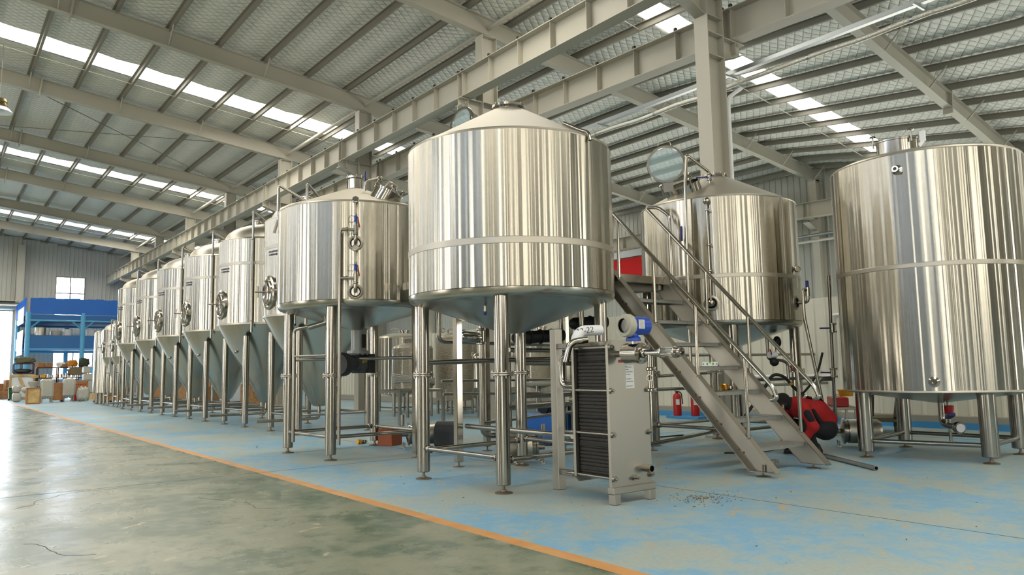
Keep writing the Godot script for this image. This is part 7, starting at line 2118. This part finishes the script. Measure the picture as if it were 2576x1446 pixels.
func worker() -> void:
	# local frame: +X = the way he faces (left in the picture), +Z = away from the camera, seen from his left side
	var t := thing("person", "crouching worker in red and navy jacket, black cap and face mask, beside the stairs", "person", V(9.02, 0, -5.46), 0.0)
	var fw := V(-0.79, 0, -0.61).normalized()
	t.basis = Basis(fw, Vector3.UP, fw.cross(Vector3.UP))
	# z < 0 is towards the camera (his left)
	var hip := V(-0.15, 0.31, 0)
	var b := MB.new()
	# trousers
	flesh([[hip + V(0, 0.02, -0.08), hip + V(0, 0.02, 0.08), 0.125, 0.125], [hip + V(0.02, 0.0, -0.09), V(0.16, 0.36, -0.17), 0.105, 0.075], [V(0.16, 0.36, -0.17), V(0.03, 0.09, -0.12), 0.07, 0.05],
		[hip + V(0.02, 0.0, 0.09), V(0.28, 0.38, 0.14), 0.105, 0.075], [V(0.28, 0.38, 0.14), V(0.17, 0.09, 0.10), 0.07, 0.05], [hip, hip + V(0.06, 0.10, 0), 0.13, 0.12]], 0.014, 0.05, b)
	part("trousers", b, M.cloth_navy, t, "dark navy work trousers")
	# shoes
	for q in [[V(-0.01, 0.045, -0.12), V(0.17, 0.035, -0.13)], [V(0.13, 0.045, 0.10), V(0.31, 0.035, 0.11)]]:
		b = MB.new(); flesh([[q[0], q[1], 0.046, 0.038, V(1, 1.05, 1)], [q[0] + V(0.01, 0.03, 0), q[0] + V(0.02, 0.07, 0), 0.044, 0.042]], 0.011, 0.03, b)
		b.box((q[0] + q[1]) * 0.5 + V(0, -0.028, 0), V(0.25, 0.016, 0.08)); part("shoe", b, M.rubber, t, "black shoe")
	# jacket: bent back, chest, near and far sleeve
	b = MB.new()
	var ch := V(0.16, 0.60, 0)
	flesh([[hip + V(-0.01, 0.12, 0), V(-0.04, 0.54, 0), 0.145, 0.155, V(1, 1, 0.88)], [V(-0.04, 0.54, 0), ch, 0.155, 0.14, V(1, 1, 0.82)], [ch + V(0.02, 0.02, -0.13), ch + V(0.02, 0.02, 0.13), 0.085, 0.085],
		[ch, V(0.27, 0.65, 0), 0.10, 0.07],
		[ch + V(0.02, 0.0, -0.19), V(0.10, 0.37, -0.27), 0.078, 0.062], [V(0.10, 0.37, -0.27), V(0.20, 0.19, -0.20), 0.060, 0.045],
		[ch + V(0.03, 0.0, 0.18), V(0.26, 0.38, 0.24), 0.078, 0.062], [V(0.26, 0.38, 0.24), V(0.33, 0.22, 0.10), 0.058, 0.045]], 0.014, 0.045, b)
	part("jacket", b, M.cloth_red, t, "red work jacket")
	# navy yoke over the back, sleeve patch, collar and cuffs
	b = MB.new()
	flesh([[V(-0.20, 0.485, 0.0), V(-0.06, 0.66, 0.0), 0.052, 0.052, V(1, 1, 0.34)], [V(-0.06, 0.66, 0.0), V(0.10, 0.705, 0.0), 0.052, 0.045, V(1, 1, 0.34)]], 0.014, 0.04, b)
	part("back_yoke", b, M.cloth_navy, t, "navy back panel of the jacket")
	b = MB.new(); flesh([[V(0.165, 0.535, -0.272), V(0.125, 0.45, -0.287), 0.046, 0.046, V(1, 1, 1.3)]], 0.010, 0.02, b); part("sleeve_patch", b, M.cloth_navy, t, "navy sleeve patch")
	b = MB.new(); flesh([[V(0.06, 0.56, -0.20), V(-0.02, 0.42, -0.178), 0.026, 0.03]], 0.010, 0.02, b); part("side_patch", b, M.cloth_navy, t, "navy side panel")
	b = MB.new(); b.torus(V(0.295, 0.645, 0), V(0.85, 0.35, 0), 0.068, 0.022, 22, 8); part("collar", b, M.cloth_navy, t, "navy collar")
	b = MB.new(); b.box(V(0.13, 0.725, -0.12), V(0.03, 0.012, 0.10), Basis(Vector3(1, 0, 0), 0.5)); part("reflective_strip", b, M.plastic_white, t, "pale reflective strip")
	for q in [[V(0.185, 0.215, -0.21), V(0.205, 0.18, -0.195)], [V(0.325, 0.245, 0.115), V(0.335, 0.21, 0.095)]]:
		b = MB.new(); b.cyl(q[0], q[1], 0.05, 0.048, 16); part("cuff", b, M.cloth_navy, t, "navy cuff")
	# head, ears, nose; turned down towards the work
	b = MB.new()
	var hc := V(0.405, 0.625, -0.01)
	flesh([[hc + V(0.0, 0.02, 0), hc + V(0.05, -0.035, 0), 0.088, 0.075, V(1, 1, 1.12)], [hc + V(0.06, -0.06, 0), hc + V(0.075, -0.085, 0), 0.05, 0.036], [hc + V(0.105, -0.015, 0), hc + V(0.118, -0.04, 0), 0.012, 0.016],
		[hc + V(-0.06, 0.01, 0), V(0.27, 0.64, 0), 0.055, 0.058], [hc + V(-0.005, -0.005, -0.082), hc + V(-0.012, -0.035, -0.080), 0.014, 0.011, V(1, 1, 1.6)], [hc + V(-0.005, -0.005, 0.082), hc + V(-0.012, -0.035, 0.080), 0.014, 0.011, V(1, 1, 1.6)]], 0.0065, 0.018, b)
	# hands
	for q in [[V(0.215, 0.165, -0.188), V(0.27, 0.085, -0.14), -1.0], [V(0.34, 0.20, 0.088), V(0.36, 0.11, 0.03), 1.0]]:
		var w: Vector3 = q[0]; var k: Vector3 = q[1]
		var d: Vector3 = (k - w).normalized(); var s: Vector3 = d.cross(V(0, 0, 1)).normalized(); var n: Vector3 = d.cross(s)
		var bones := [[w - d * 0.03, w, 0.026, 0.026]]
		for j in 4:
			var o: Vector3 = s * (-0.030 + j * 0.020)
			var kn: Vector3 = w + d * 0.085 + o
			var len: float = [0.030, 0.036, 0.034, 0.026][j]
			bones.append([w + o * 0.7, kn, 0.016, 0.012])
			bones.append([kn, kn + (d * 0.8 + n * 0.5 * q[2]).normalized() * len, 0.0095, 0.0088])
			bones.append([kn + (d * 0.8 + n * 0.5 * q[2]).normalized() * len, kn + (d * 0.8 + n * 0.5 * q[2]).normalized() * len + (d * 0.4 + n * 0.9 * q[2]).normalized() * len * 0.8, 0.0088, 0.0075])
		bones.append([w + s * -0.025 + d * 0.02, w + s * -0.055 + d * 0.055, 0.013, 0.0105]); bones.append([w + s * -0.055 + d * 0.055, w + s * -0.05 + d * 0.085 + n * 0.02 * q[2], 0.0100, 0.0085])
		flesh(bones, 0.0045, 0.006, b)
	part("skin", b, M.skin, t)
	# hair at the nape and cap
	b = MB.new(); flesh([[hc + V(-0.03, 0.035, 0), hc + V(0.02, 0.035, 0), 0.092, 0.09, V(1, 1, 1.06)]], 0.009, 0.02, b); part("hair", b, M.hair, t)
	b = MB.new()
	flesh([[hc + V(-0.035, 0.065, 0), hc + V(0.055, 0.05, 0), 0.094, 0.088, V(1, 1, 1.03)], [hc + V(0.07, 0.035, 0), hc + V(0.115, 0.02, 0), 0.05, 0.045, V(1, 1.2, 0.9)]], 0.009, 0.03, b)
	part("cap", b, M.cloth_black, t, "black knitted cap")
	b = MB.new(); b.box(hc + V(0.10, 0.02, -0.082), V(0.028, 0.012, 0.004)); part("cap_mark", b, M.plastic_white, t)
	# glasses and mask
	b = MB.new(); b.tube([hc + V(-0.005, 0.0, -0.086), hc + V(0.07, -0.012, -0.08), hc + V(0.10, -0.018, -0.055), hc + V(0.112, -0.02, 0.0), hc + V(0.10, -0.018, 0.055)], 0.004, 6, 0.01); b.cbox(hc + V(0.095, -0.028, -0.055), V(0.006, 0.03, 0.045), 0.002, Basis(Vector3.UP, -0.5)); part("glasses", b, M.rubber, t)
	b = MB.new(); flesh([[hc + V(0.085, -0.075, -0.02), hc + V(0.085, -0.075, 0.02), 0.046, 0.046, V(1, 0.9, 1)], [hc + V(0.05, -0.095, -0.05), hc + V(0.05, -0.095, 0.05), 0.026, 0.026]], 0.008, 0.02, b); part("face_mask", b, M.mask_blue, t, "pale blue face mask")
	b = MB.new(); b.tube([hc + V(0.05, -0.08, -0.072), hc + V(-0.005, -0.02, -0.088), hc + V(-0.015, 0.005, -0.086)], 0.002, 5); b.tube([hc + V(0.045, -0.105, -0.07), hc + V(-0.012, -0.045, -0.084)], 0.002, 5); part("mask_loops", b, M.plastic_white, t)

func _ready() -> void:
	camera_and_light()
	materials()
	shell()
	steel_frame()
	tanks()
	heat_exchanger()
	stairs()
	pipework()
	background()
	worker()
